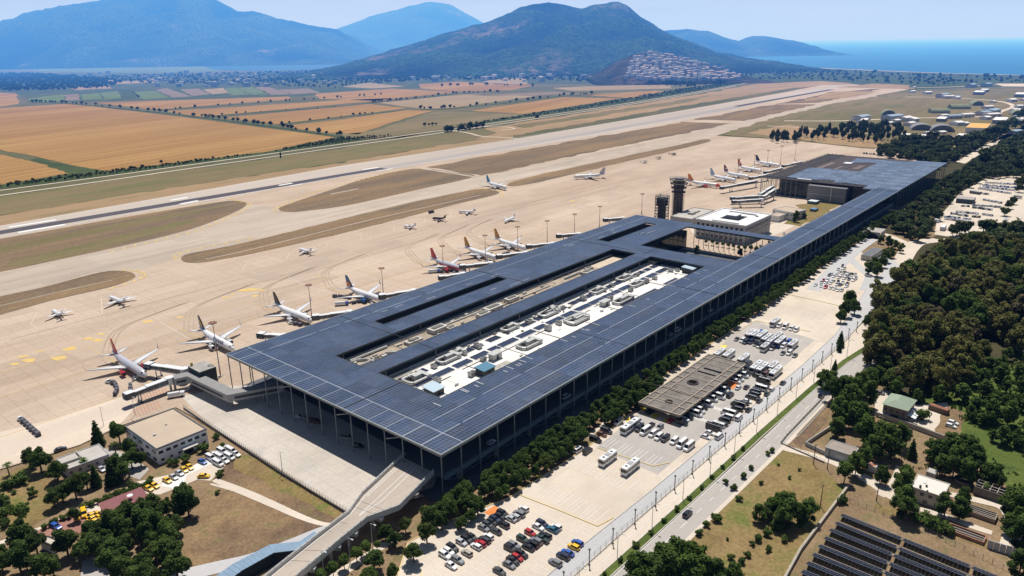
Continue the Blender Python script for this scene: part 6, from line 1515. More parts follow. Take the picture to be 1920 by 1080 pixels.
# solar field
SOL = plain('field_panel',(0.010,0.014,0.030),0.2,0,0.55,var=0.25,vscale=0.3)
rows_ = [((1578,966),(1868,1083)),((1568,981),(1850,1096)),((1557,994),(1840,1109)),((1547,1009),(1830,1124)),((1536,1024),(1810,1136)),((1525,1040),(1790,1148)),((1514,1056),(1750,1152)),((1504,1072),(1700,1152))]
ords = ['first (uppermost)','second','third','fourth','fifth','sixth','seventh','eighth']
for k,(a,c) in enumerate(rows_):
 p,q = G(a[0],a[1],1.0),G(c[0],c[1],1.0); L = (q - p).length; an = atan2(q.y - p.y,q.x - p.x)
 t = thing('solar_array','long row of tilted black solar panels, %s row of the field' % ords[k],'solar array',(p.x,p.y,0.13),an,'rows of the solar field')
 d = MB(); x = 0.0; i = 0
 while x < L:
  w_ = 1.02; gap = 0.9 if i % 17 == 16 else 0.05
  d.loft([[(x,-1.7,1.7),(x + w_,-1.7,1.7),(x + w_,-1.7,1.75),(x,-1.7,1.75)],[(x,1.35,0.7),(x + w_,1.35,0.7),(x + w_,1.35,0.75),(x,1.35,0.75)]],0); x += w_ + gap; i += 1
 d.build('panel',SOL,t)
 d = MB(); x = 0.5
 d.beam((0,-1.72,1.71),(L,-1.72,1.71),0.09,0.09,0); d.beam((0,1.39,0.7),(L,1.39,0.7),0.12,0.12,0); d.beam((0,-0.17,1.27),(L,-0.17,1.27),0.06,0.05,0)
 while x < L: d.beam((x,-1.1,0),(x,-1.1,1.45),0.1); d.beam((x,0.9,0),(x,0.9,0.75),0.1); x += 5
 d.build('stand',plain('panel_frame_blue',(0.22,0.27,0.36),0.4,0.3),t)
# green roofed house
def hip_house(label,px,h,rise,wall,roof,over=0.6,name='house',cat='house'):
 o,a,lx,ly = local_frame(px,h); t = thing(name,label,cat,(o.x,o.y,0.1),a)
 b = MB(); b.box(-lx / 2 + over,lx / 2 - over,-ly / 2 + over,ly / 2 - over,0,h - .02); b.build('wall',wall,t)
 b = MB(); r = min(lx,ly) / 2 * 0.8
 if lx >= ly: A,B = (-lx / 2 + r,0,h + rise),(lx / 2 - r,0,h + rise)
 else: A,B = (0,-ly / 2 + r,h + rise),(0,ly / 2 - r,h + rise)
 c = [(-lx / 2,-ly / 2,h),(lx / 2,-ly / 2,h),(lx / 2,ly / 2,h),(-lx / 2,ly / 2,h)]
 if lx >= ly: fs = [[c[0],c[1],B,A],[c[1],c[2],B],[c[2],c[3],A,B],[c[3],c[0],A]]
 else: fs = [[c[0],c[1],A],[c[1],c[2],B,A],[c[2],c[3],B],[c[3],c[0],A,B]]
 for f in fs: b.face(f)
 b.face([c[3],c[2],c[1],c[0]]); b.build('roof',roof,t)
 return t,lx,ly
t,lx,ly = hip_house('grey-brown house with a pale green hipped roof and white awnings',[(1653,757),(1671,738),(1720,750),(1703,772)],6.2,2.2,plain('house_taupe',(0.26,0.23,0.20),0.9,var=0.1,vscale=0.5),plain('green_sheet_roof',(0.30,0.37,0.27),0.7,var=0.1,vscale=0.5),name='house')
b = MB(); b.box(-lx / 2 + .5,-lx / 2 + .62,-1.6,0.8,0,2.6); b.build('door',DARK,t)
windows(t,lx - 1.1,ly - 1.1,(3.6,),'w',4,0.9,1.0); windows(t,lx - 1.1,ly - 1.1,(1.0,3.8),'s',4,1.2,1.0)
b = MB()
for k in range(3): b.loft([[(-lx / 2 + 2 + k * 3.2,-ly / 2 + .5,3.3),(-lx / 2 + 4.6 + k * 3.2,-ly / 2 + .5,3.3),(-lx / 2 + 4.6 + k * 3.2,-ly / 2 + .5,3.42),(-lx / 2 + 2 + k * 3.2,-ly / 2 + .5,3.42)],[(-lx / 2 + 2 + k * 3.2,-ly / 2 - 2.6,2.6),(-lx / 2 + 4.6 + k * 3.2,-ly / 2 - 2.6,2.6),(-lx / 2 + 4.6 + k * 3.2,-ly / 2 - 2.6,2.72),(-lx / 2 + 2 + k * 3.2,-ly / 2 - 2.6,2.72)]])
b.build('awning',plain('awning_white',(0.78,0.82,0.84),0.6),t)
t,lx,ly = flat_building('shed','low brown open shed with a rusty red roof edge','shed',[(1742,757),(1748,755.5),(1780,767),(1776,772)],2.4,plain('shed_brown',(0.13,0.09,0.07),0.9),plain('rust_roof',(0.33,0.13,0.08),0.85,var=0.3,vscale=0.6),0)
t,lx,ly = flat_building('shed','plain grey block shed with a flat brown-grey roof by the plot','shed',[(1550,838),(1560,823),(1611,842),(1597,856)],3.8,plain('shed_grey_wall',(0.34,0.35,0.36),0.9,var=0.12,vscale=0.5),plain('shed_roof',(0.34,0.29,0.25),0.9,var=0.15,vscale=0.4),0.12)
b = MB(); b.box(-lx / 2 - .07,-lx / 2,-2.2,1.0,0.4,2.6); b.build('door',plain('shed_door',(0.42,0.45,0.48),0.7),t)
t,lx,ly = flat_building('white_house','pale two-storey house with a flat white roof among trees','house',[(1709,909),(1722,890),(1781,907),(1767,936)],5.2,plain('cream_wall',(0.50,0.46,0.39),0.9,var=0.12,vscale=0.5),plain('white_flat_roof',(0.74,0.69,0.62),0.85,var=0.08,vscale=0.3),0.2)
windows(t,lx,ly,(3.2,),'w',4,1.1,1.1); windows(t,lx,ly,(0.8,),'w',3,1.3,1.2); windows(t,lx,ly,(3.0,),'s',3,1.0,1.1)
b = MB(); b.box(-4,-3.2,2,2.6,5.2,6.1); b.box(-2,-1.5,0.5,1.1,5.2,5.9); b.box(-5,-4.6,-.4,.1,5.2,5.8); b.build('chimney',plain('chimney_dark',(0.08,0.08,0.08),0.8),t)
b = MB(); b.box(0,1.4,1.5,2.3,5.2,5.5); b.build('skylight',OFR,t)
t,lx,ly = flat_building('shed','tiny white hut with an orange tiled roof by the lane','hut',[(1626,870),(1630,864),(1646,871),(1642,877)],2.6,plain('hut_white',(0.60,0.62,0.63),0.8),plain('orange_tile',(0.46,0.19,0.11),0.85,var=0.2,vscale=0.8),0)
t,lx,ly = flat_building('shed','small grey roofed hut in the thicket behind the white house','hut',[(1737,884),(1742,877),(1760,881),(1754,889)],2.6,plain('shed_grey_wall',(0.34,0.35,0.36),0.9),GREYR,0)
# roofless ruins
def ruin(label,px,h,nx_,ny_,mat,cat='ruin'):
 o,a,lx,ly = local_frame(px,h); t = thing('ruined_shed',label,cat,(o.x,o.y,0.1),a); b = MB()
 for q in ((-lx / 2,lx / 2,-ly / 2,-ly / 2 + .35),(-lx / 2,lx / 2,ly / 2 - .35,ly / 2),(-lx / 2,-lx / 2 + .35,-ly / 2 + .35,ly / 2 - .35),(lx / 2 - .35,lx / 2,-ly / 2 + .35,ly / 2 - .35)): b.box(*q,0,h)
 b.build('wall',mat,t); b = MB()
 for k in range(1,nx_): b.box(-lx / 2 + lx * k / nx_ - .15,-lx / 2 + lx * k / nx_ + .15,-ly / 2 + .35,ly / 2 - .35,h - .4,h - .1)
 for k in range(1,ny_): b.box(-lx / 2 + .35,lx / 2 - .35,-ly / 2 + ly * k / ny_ - .1,-ly / 2 + ly * k / ny_ + .1,h - .09,h + .06)
 b.build('roof_beam',plain('bleached_beam',(0.36,0.32,0.28),0.9),t); b = MB(); b.box(-lx / 2 + .35,lx / 2 - .35,-ly / 2 + .35,ly / 2 - .35,0,.12); b.build('floor',plain('ruin_floor',(0.10,0.08,0.065),0.95),t)
RW = plain('ruin_wall',(0.14,0.125,0.11),0.95,var=0.25,vscale=0.6)
ruin('roofless dark shed with bare pale roof beams',[(1828,909),(1836,901),(1889,914),(1882,934)],3.2,3,4,RW)
ruin('low roofless row of pens with four cells beside the track',[(1812,955),(1818,945),(1872,962),(1866,977)],1.6,4,1,plain('pen_wall',(0.30,0.24,0.19),0.95,var=0.2,vscale=0.5))
ruin('broken brick enclosure at the end of the terrace',[(1775,990),(1782,982),(1850,1003),(1845,1020)],1.2,3,1,plain('brick_ruin',(0.34,0.18,0.12),0.95,var=0.3,vscale=0.6))
t = thing('grey_wall','tall grey concrete wall panels by the track at the edge of the farm','wall'); p,q = G(1850,1028),G(1908,1046); an = atan2(q.y - p.y,q.x - p.x); L = (q - p).length
b = MB()
for k in range(5): b.box(L * k / 5,L * (k + 1) / 5 - .1,-.15,.15,0,3.0)
b.build('panel',plain('panel_grey',(0.42,0.43,0.45),0.85,var=0.15,vscale=0.5),t); t.location = (p.x,p.y,0.1); t.rotation_euler = (0,0,an)
p = G(1806,906); t = thing('water_tank','round dark stone water tank in the farm thicket','tank',(p.x,p.y,0.1)); b = MB(); b.loft([[(r * cos(k),r * sin(k),z) for k in [2 * pi * j / 18 for j in range(18)]] for r,z in ((3,0),(3,1.6),(2.6,1.6),(2.6,0.6))],0,False); b.face([(2.6 * cos(k),2.6 * sin(k),.6) for k in [2 * pi * j / 18 for j in range(18)]]); b.build('basin',RW,t)
# blue ribbed canopy beside the ramp
t = thing('walkway_canopy','pale blue ribbed walkway canopy beside the ramp, dark side wall','canopy'); cp = [G(x,y,4.0) for x,y in [(400,1098),(445,1065),(510,1030),(565,1024),(597,1002)]]; o = cp[0]; b = MB(); bw = MB(); br = MB()
cw = [4.8,4.8,4.6,4.4,4.0]; Ls,Rs = [],[]
for k,p in enumerate(cp):
 d = (cp[min(k + 1,4)] - cp[max(k - 1,0)]).normalized(); n_ = Vector((-d.y,d.x,0)); Ls.append(p + n_ * cw[k] / 2 - Vector((o.x,o.y,0))); Rs.append(p - n_ * cw[k] / 2 - Vector((o.x,o.y,0)))
b.loft([[r,l,l + Vector((0,0,.2)),r + Vector((0,0,.2))] for l,r in zip(Ls,Rs)],0)
b.build('roof',plain('pale_blue_ribbed',(0.20,0.30,0.41),0.6,var=0.1,vscale=0.4),t)
for k in range(4):
 n_ = int((Ls[k + 1] - Ls[k]).length / 1.5)
 for j in range(n_): br.beam(Ls[k].lerp(Ls[k + 1],j / n_) + Vector((0,0,.24)),Rs[k].lerp(Rs[k + 1],j / n_) + Vector((0,0,.24)),0.12,0.14)
 for S_ in (Ls,Rs): bw.loft([[Vector((S_[k].x,S_[k].y,0)),Vector((S_[k + 1].x,S_[k + 1].y,0))],[S_[k] * 1,S_[k + 1] * 1]],0,False)
br.build('roof_rib',plain('rib_blue',(0.30,0.42,0.53),0.6),t); bw.build('side_wall',plain('canopy_dark_blue',(0.03,0.06,0.09),0.6),t); t.location = (o.x,o.y,0.1)
# shelters,hangars and village houses far off
def arch_shelter(label,px,w_,L,rot,mat,hgt=None):
 p = G(*px); h = hgt or w_ * 0.42; t = thing('aircraft_shelter',label,'aircraft shelter',(p.x,p.y,0.3),rot,'arched aircraft shelters'); b = MB()
 arc = [(w_ / 2 * cos(q),h * sin(q)) for q in [pi * k / 12 for k in range(13)]]
 b.loft([[(-L / 2,x,z) for x,z in arc],[(L / 2,x,z) for x,z in arc]],0); b.build('vault',mat,t)
 b = MB(); b.face([(-L / 2 - .1,x * .86,z * .9) for x,z in arc]); b.build('door',plain('shelter_door',(0.14,0.15,0.16),0.8),t)
SG = plain('shelter_green',(0.24,0.27,0.17),0.9,var=0.15,vscale=0.1); SGR = plain('shelter_grey',(0.26,0.26,0.28),0.9,var=0.15,vscale=0.1)
arch_shelter('green arched shelter standing alone behind the pine screen, door this way',(1665,216),26,30,1.2,SG)
arch_shelter('long green arched shelter, nearer of the two lying crosswise',(1760,212),22,36,-0.15 + pi,SG)
arch_shelter('long green arched shelter, farther of the two lying crosswise',(1798,204),22,40,-0.1 + pi,SG)
arch_shelter('dark mouthed green shelter near the taxi loop bend',(1830,197.5),24,30,1.3,SG)
arch_shelter('grey arched hangar among the trees, near one of the pair',(1727,243),34,30,1.2,SGR,10); arch_shelter('grey arched hangar among the trees, far one of the pair',(1765,246),36,30,1.2,SGR,11)
arch_shelter('green shelter by the tree belt at the picture edge',(1907,216),24,26,1.2,SG)
for lb,px,h,wl,rf in [('long shed with a bright orange roof beyond the hangars',[(1812,238),(1822,230),(1856,232),(1849,241)],9,WW,plain('orange_roof',(0.75,0.42,0.10),0.7)),('white-roofed shed by the taxi loop',[(1756,222),(1762,218),(1776,219),(1772,223)],6,plain('shed_slate',(0.22,0.23,0.27),0.8),OFR),('flat white shed behind the pine screen',[(1613,224.5),(1617,221),(1629,221.5),(1626,225)],5,WW,OFR),('long white roof among the dark trees, before the hangars',[(1792,253),(1800,250),(1826,251.5),(1822,255)],5,WW,OFR),('white roof at the end of the pine screen',[(1697,250),(1704,248.5),(1727,253),(1722,256)],4,WW,OFR),('white hangar far away near the shore',[(1826,172),(1832,169.5),(1846,170),(1842,173)],8,plain('far_hangar_wall',(0.25,0.3,0.36),0.8),OFR),('second white hangar far away near the shore, a little behind',[(1838,168),(1843,166),(1854,166.5),(1851,168.5)],7,plain('far_hangar_wall',(0.25,0.3,0.36),0.8),OFR),('white hangar at the picture edge near the shore',[(1903,176),(1908,173),(1925,173.5),(1922,177)],8,plain('far_hangar_wall',(0.25,0.3,0.36),0.8),OFR),('blue-grey depot at the picture edge by the tree belt',[(1862,224),(1868,219),(1890,220),(1886,226)],7,plain('far_hangar_wall',(0.25,0.3,0.36),0.8),OFR),('long flat grey building at the corner of the staff car park',[(1795,371),(1798,366.5),(1829,370),(1825,376)],4.5,plain('depot_dark',(0.05,0.07,0.09),0.7),plain('depot_roof',(0.40,0.36,0.34),0.9)),('white gate cabin at the entrance of the staff car park',[(1763,425),(1768,420.5),(1775,421.5),(1771,426.5)],3.5,plain('cabin_lilac',(0.5,0.5,0.56),0.7),OFR),('white awning at the edge of the staff car park',[(1752,411),(1757,406.5),(1764,407),(1760,411.5)],3.2,WW,OFR)]:
 flat_building('hangar' if 'hangar' in lb else 'shed',lb,'hangar' if 'hangar' in lb else 'shed',px,h,wl,rf,0)
# hill town: each house its own,on the slope
from mathutils.bvhtree import BVHTree
def town_bvh():
 me = TH.data; return BVHTree.FromPolygons([v.co.copy() for v in me.vertices],[tuple(p.vertices) for p in me.polygons])
TB = town_bvh()
hmesh = []
TW = [plain('town_white',(0.78,0.76,0.74),0.8),plain('town_cream',(0.66,0.60,0.55),0.8),plain('town_grey',(0.50,0.48,0.50),0.8)]; TR = [plain('town_tile',(0.44,0.36,0.34),0.9),plain('town_flat',(0.74,0.72,0.71),0.9)]
for k in range(6):
 b = MB(); w_,d_,h = 13 + k % 3 * 3,11,8 + (k % 2) * 4; b.box(-w_ / 2,w_ / 2,-d_ / 2,d_ / 2,-5,h,0)
 for f in range(2 if h < 10 else 3):
  for j in range(3): b.box(-w_ / 2 + 1.5 + j * w_ / 3,-w_ / 2 + 3.5 + j * w_ / 3,-d_ / 2 - .1,-d_ / 2,1 + f * 3.6,3 + f * 3.6,2)
 if k % 2: b.box(-w_ / 2 + .3,w_ / 2 - .3,-d_ / 2 + .3,d_ / 2 - .3,h,h + .4,1)
 else: b.loft([[(-w_ / 2 - .5,-d_ / 2 - .5,h),(w_ / 2 + .5,-d_ / 2 - .5,h),(w_ / 2 + .5,d_ / 2 + .5,h),(-w_ / 2 - .5,d_ / 2 + .5,h)],[(-w_ / 4,-.5,h + 2.6),(w_ / 4,-.5,h + 2.6),(w_ / 4,.5,h + 2.6),(-w_ / 4,.5,h + 2.6)]],1)
 hmesh.append(b.mesh('town_house',[TW[k % 3],TR[k % 2],WIN]))
r_ = random.Random(21); n_h = 0; placed = []
env = [(1172,148),(1182,118),(1192,104),(1222,99),(1252,103),(1295,113),(1335,125),(1372,137),(1402,146),(1380,151),(1300,152),(1220,151)]
tries = 0
while n_h < 235 and tries < 6000:
 tries += 1; x = r_.uniform(1168,1405); y = r_.uniform(98,152)
 if not inside((x,y),env): continue
 if any(abs(x - a) < 4.4 and abs(y - c) < 2.2 for a,c in placed): continue
 d = (x - 960) / FPX * _R - (y - 540) / FPX * _U + _F; hit = TB.ray_cast(Vector((0,0,H)),d.normalized())
 if hit[0] is None: p = G(x,y)
 else: p = hit[0]
 if p.y > 3900: continue
 placed.append((x,y)); k = r_.randrange(6)
 o = inst('town_house',hmesh[k],None,(p.x,p.y,p.z),r_.uniform(-0.5,0.5)); n_h += 1
 tag(o,['white house with a tiled roof in the dense hill town','cream flat-roofed house in the dense hill town','grey house with a tiled roof in the dense hill town','white flat-roofed house in the dense hill town','cream house with a tiled roof in the dense hill town','grey flat-roofed house in the dense hill town'][k],'house','houses of the hill town')
for j in range(95):
 x = r_.choice([r_.uniform(90,640),r_.uniform(270,640),r_.uniform(760,1160)]); y = r_.uniform(137,164) if x < 700 else r_.uniform(146,154); p = G(x,y); k = r_.choice([0,3,1,5])
 o = inst('farm_house',hmesh[k],None,(p.x,p.y,0.2),r_.uniform(-1,1),r_.uniform(0.8,1.7)); tag(o,['small white tiled house scattered among the orchards','small cream flat house scattered among the orchards','','small white flat house scattered among the orchards','','small grey flat house scattered among the orchards'][k],'house','farmhouses among the orchards')
r_ = random.Random(9); sm_ = []
for k in range(4):
 b = MB(); w_,d_,h = (14,22,30,12)[k],(10,12,14,12)[k],(4,5,6,4)[k]; b.box(-w_ / 2,w_ / 2,-d_ / 2,d_ / 2,0,h,0)
 b.loft([[(-w_ / 2 - .4,-d_ / 2 - .4,h),(w_ / 2 + .4,-d_ / 2 - .4,h),(w_ / 2 + .4,d_ / 2 + .4,h),(-w_ / 2 - .4,d_ / 2 + .4,h)],[(-w_ / 2,-.2,h + 1.4),(w_ / 2,-.2,h + 1.4),(w_ / 2,.2,h + 1.4),(-w_ / 2,.2,h + 1.4)]],1)
 for j in range(3): b.box(-w_ / 3 + j * w_ / 3 - 1,-w_ / 3 + j * w_ / 3 + 1,-d_ / 2 - .1,-d_ / 2,1,3,2)
 sm_.append(b.mesh('base_hut',[TW[k % 3],[OFR,TR[1],plain('hut_blue_roof',(0.3,0.4,0.5),.6),OFR][k],WIN]))
for k in range(44):
 x,y = r_.choice([(r_.uniform(1690,1915),r_.uniform(219,262)),(r_.uniform(1700,1915),r_.uniform(160,186)),(r_.uniform(1590,1720),r_.uniform(224,236)),(r_.uniform(1840,1918),r_.uniform(186,232))]); p = G(x,y); v_ = r_.randrange(4)
 tag(inst('base_hut',sm_[v_],None,(p.x,p.y,.3),r_.uniform(-.3,.3) + .5,r_.uniform(.8,1.5)),['small white hut','cream flat shed','grey shed with a bluish roof','square white hut'][v_] + ' scattered over the old air base beyond the terminal','hut','huts of the old air base')
# ------------------------------------------------------------------ vehicles
CARC = {'w': ('white',(0.80,0.80,0.80)),'k': ('black',(0.010,0.010,0.012)),'g': ('grey',(0.20,0.21,0.23)),'d': ('charcoal',(0.045,0.05,0.055)),'s': ('silver',(0.50,0.51,0.53)),'n': ('navy',(0.012,0.02,0.06)),'r': ('red',(0.42,0.015,0.02)),'b': ('blue',(0.02,0.10,0.42)),'y': ('yellow',(0.85,0.52,0.02)),'t': ('teal',(0.01,0.12,0.20)),'o': ('brown',(0.16,0.07,0.05)),'c': ('champagne',(0.42,0.38,0.32)),'e': ('dark green',(0.02,0.045,0.04))}
CARM = {k: plain('car_paint_' + v[0].replace(' ','_'),v[1],0.3,0,0.5,coat=0.6) for k,v in CARC.items()}
CGL = plain('car_glass',(0.012,0.016,0.022),0.12,0,0.6); LGT = plain('headlight',(0.75,0.75,0.72),0.2); TLT = plain('tail_light',(0.40,0.02,0.02),0.3)
# (length,half width,belt height,roof height,cabin x back / front at belt,at roof,bonnet height)
CT = {'c': (4.5,0.89,0.92,1.46,-1.75,1.05,-1.05,0.35,'saloon car'),'h': (4.1,0.87,0.95,1.48,-1.95,0.95,-1.70,0.30,'hatchback'),'s': (4.6,0.94,1.08,1.72,-2.15,0.95,-1.90,0.30,'off-road car'),'e': (4.7,0.90,0.95,1.48,-2.2,0.95,-1.95,0.30,'estate car'),'v': (5.2,0.97,1.15,1.98,-2.5,1.65,-2.45,0.95,'van'),'m': (6.6,1.02,1.35,2.65,-3.2,2.55,-3.15,1.85,'minibus'),'p': (5.2,0.92,1.05,1.75,-0.6,1.25,-0.45,0.6,'pickup')}
def car_meshes(t):
 if 'car' + t in MESH: return MESH['car' + t]
 L,W_,zb,zr,xb,xf,xrb,xrf,_ = CT[t]; b = MB(); h = L / 2
 big = t in 'vm'
 fz = zb * (0.86 if not big else 0.9)
 st = [(-h,W_ * .86,.38,zb * .82),(-h + .18,W_ * .96,.25,zb * .97),(-h * .4,W_,.2,zb),(xf,W_,.2,zb),(h - (.5 if not big else .35),W_ * .96,.22,fz),(h - .08,W_ * .86,.3,fz * .82),(h,W_ * .74,.38,fz * .62)]
 b.loft([[(x,-w,z0),(x,w,z0),(x,w * 1.0,(z0 + z1) / 2),(x,w * .94,z1 - .07),(x,w * .84,z1),(x,-w * .84,z1),(x,-w * .94,z1 - .07),(x,-w,(z0 + z1) / 2)] for x,w,z0,z1 in st])
 wr = W_ * .76; r = [(xrb,-wr,zr - .05),(xrf,-wr,zr - .05),(xrf,wr,zr - .05),(xrb,wr,zr - .05)]; r2 = [(x * .97,y * .85,zr) for x,y,z in r]
 b.loft([r,r2]);
 for s in (-1,1):                                           # pillars
  for (x0,x1) in ((xb,xrb),((xb + xf) / 2,(xrb + xrf) / 2),(xf,xrf)): b.beam((x0,s * W_ * .9,zb - .02),(x1,s * wr,zr - .05),.09)
 if t == 'p': b.box(-h + .1,xb - .1,-W_ * .85,-W_ * .78,zb,zb + .22); b.box(-h + .1,xb - .1,W_ * .78,W_ * .85,zb,zb + .22); b.box(-h + .05,-h + .12,-W_ * .85,W_ * .85,zb,zb + .22)
 body = {}
 g = MB(); g.loft([[(xb,-W_ * .88,zb - .01),(xf,-W_ * .88,zb - .01),(xf,W_ * .88,zb - .01),(xb,W_ * .88,zb - .01)],[(x,y * .99,z - .01) for x,y,z in r]])
 gl = g.mesh('windows',CGL)
 if big:                                                      # solid lower side above the belt,glass band as sheets
  pass
 wl = MB(); wl.tube([(0,-.11,.32),(0,.11,.32)],.32,12); wl.tube([(0,-.12,.32),(0,.12,.32)],.17,8,1); wm = wl.mesh('wheel',[TYRE,LSTEEL])
 hl = MB(); hl.box(h - .2,h - .02,-.14,.14,fz * .58,fz * .74); hm_ = hl.mesh('headlight',LGT)
 tl = MB(); tl.box(-h - .02,-h + .12,-.13,.13,zb * .68,zb * .88); tm = tl.mesh('tail_light',TLT)
 MESH['car' + t] = (b,body,gl,wm,hm_,tm); return MESH['car' + t]
TANY = [0]
def car(label,pos,ang,col,t='c',group=None,cat=None,full=True,z=0.24,name=None):
 b,body,gl,wm,hm_,tm = car_meshes(t); L,W_ = CT[t][0],CT[t][1]
 if col not in body: body[col] = b.mesh('body',CARM[col])
 nm = name or {'v': 'van','m': 'minibus','p': 'pickup_truck'}.get(t,'parked_car')
 o = thing(nm,label,cat or {'v': 'van','m': 'minibus','p': 'pickup'}.get(t,'car'),(pos[0],pos[1],z),ang,group)
 inst('body',body[col],o); inst('windows',gl,o)
 if full:
  for sx in (-.30,.31):
   for sy in (-1,1): inst('wheel',wm,o,(sx * L,sy * (W_ - .1),0))
  for s in (-1,1): inst('headlight',hm_,o,(0,s * W_ * .58,0)); inst('tail_light',tm,o,(0,s * W_ * .62,0))
 return o
ORD = 'first second third fourth fifth sixth seventh eighth ninth tenth eleventh twelfth thirteenth fourteenth fifteenth sixteenth seventeenth eighteenth nineteenth twentieth'.split()
used = {}
def jit(): return rnd.uniform(-0.03,0.03)
def row(desc,group,cars,conv,ang,full=True,z=0.24,end='the far end',zc=0.7):
 """cars: (x, y, colour, type) listed from one end"""
 for k,q in enumerate(cars):
  x,y = conv(q[0],q[1]); p = G(x,y,zc); c,t = q[2],(q[3] if len(q) > 3 else 'c'); a = ang + jit() + (pi if (len(q) > 4 and q[4]) else 0)
  lab = '%s %s in %s, %s from %s' % (CARC[c][0],CT[t][8],desc,ORD[k],end)
  if len(lab.split()) > 16: print('LONG',lab)
  car(lab,(p.x,p.y),a,c,t,group,full=full,z=z)
AX = -YAW; AY = TROT                                 # across the lot (nose away from the terminal) / along the building
AX = atan2(-D2.y,-D2.x)
c1 = lambda x,y: (800 + x / 6,920 + y / 6)
g1 = 'cars parked in the near car park'
row('the row under the trees',g1,[(855,258,'k','s'),(820,288,'k'),(772,322,'n','e'),(735,355,'k','h'),(690,384,'d','h'),(640,420,'g')],c1,AX)
row('the row facing the tree side',g1,[(1090,205,'w','h'),(1040,262,'g','s'),(992,293,'s','h'),(945,315,'s'),(865,385,'k','s'),(778,455,'d')],c1,AX + pi)
row('the second group by the trees',g1,[(505,520,'k'),(452,552,'k','s'),(392,582,'s','h')],c1,AX)
row('the red car group by the trees',g1,[(692,518,'w','h'),(650,555,'d','e'),(607,595,'r','h'),(556,628,'w','h'),(452,703,'c','h')],c1,AX + pi)
row('the lowest group by the trees',g1,[(290,645,'k','s'),(250,685,'w','h'),(206,728,'w','s'),(352,780,'g','e'),(275,842,'w')],c1,AX,end='the tree side')
row('the middle row, upper side',g1,[(1300,375,'n','s'),(1254,408,'w'),(1165,475,'r','h'),(1083,548,'e','s'),(985,614,'g','e'),(942,650,'k','s')],c1,AX)
row('the middle row, lower side',g1,[(1456,408,'w','h'),(1412,438,'t'),(1335,505,'k','e'),(1298,545,'e','p'),(1232,570,'g','s'),(1192,604,'k','s'),(1142,640,'k')],c1,AX + pi)
row('the row nearest the lower edge',g1,[(1065,716,'k','s'),(1020,755,'r','h'),(970,793,'k','s'),(928,834,'g'),(818,908,'d')],c1,AX)
row('the row by the service lane',g1,[(1696,588,'b','h'),(1655,632,'y','h'),(1586,700,'b'),(1535,738,'n','s'),(1446,812,'g','s')],c1,AX + pi)
c2 = lambda x,y: (1060 + x / 6,760 + y / 6); g2 = 'vehicles on the middle car park'
row('the upper bay row of the coach park',g2,[(598,184,'w','v'),(832,258,'k','v'),(900,292,'w','m'),(985,318,'w','v'),(1050,353,'w','v'),(1125,372,'k','v'),(1225,400,'w','v'),(1313,438,'w','m'),(1391,468,'w','m')],c2,AY + pi,end='the trees',zc=1.0)
row('the pair before the station roof',g2,[(965,225,'k'),(1060,253,'g','s')],c2,AY + pi,end='the trees')
row('the shaded pair before the station roof',g2,[(800,45,'k','s'),(950,75,'k','s')],c2,AY,end='the trees')
for lb,x,y,a,c,t in [('white van standing alone by the trees above the bay lines',148,500,AY,'w','v'),('black van beside the lone white van by the trees',250,512,AY,'k','v'),('black taxi van with a yellow roof sign under the trees',340,387,AX,'k','v'),('brown saloon car under the trees behind the taxi van',410,324,AX,'o','c'),('dark grey van under the trees behind the brown car',462,288,AX,'d','v'),('navy car tucked behind the long white coach',790,150,AX,'n','c'),('silver car tucked behind the long white coach',826,172,AX,'s','c'),('red car parked against the near corner of the station roof',1185,168,AY,'r','h'),('long black van at the near corner of the station roof',1310,195,AX,'k','v'),('pale teal-white car squeezed between vans at the station roof corner',1342,155,AX,'w','h'),('black car parked close under the station roof edge',1380,118,AX,'k','s'),('white car on the yellow kerb island, lower of two',1580,352,AX,'w','c'),('white car beside the yellow kerb island, upper of two',1627,308,AX,'w','c'),('big black van above the yellow kerb island',1668,258,AX,'k','m'),('white minibus behind the big black van',1727,222,AX,'w','v'),('white van standing across by the service lane kerb',1731,348,AY,'w','v')]:
 p = G(*c2(x,y),0.8); car(lb,(p.x,p.y),a + jit(),c,t,g2)
c3 = lambda x,y: (1260 + x / 6.75,660 + y / 6.75); g3 = 'vehicles on the van park beside the station roof'
row('the rank along the station roof',g3,[(930,265,'d','v'),(885,290,'w','m'),(824,332,'w','m'),(800,366,'w','v'),(672,440,'k','v'),(630,478,'w','m'),(600,500,'n','v'),(585,560,'w','m'),(490,588,'w','m'),(430,652,'w','m'),(380,690,'k','v'),(325,733,'w','m'),(290,778,'w','m'),(196,818,'k','v')],c3,AX,zc=1.0)
row('the outer rank of the van park',g3,[(1085,303,'k','v'),(1155,362,'k','m'),(1165,432,'k','s'),(1115,458,'w','m'),(1055,492,'k','v'),(1040,530,'k','v'),(1002,566,'k','v'),(910,636,'d','s'),(838,668,'k','m'),(825,712,'k','v'),(775,762,'k','s'),(712,772,'w','m'),(705,816,'w','v'),(668,853,'k','v'),(640,902,'k','s'),(590,920,'w','v'),(525,958,'k','m')],c3,AX + pi,zc=1.0)
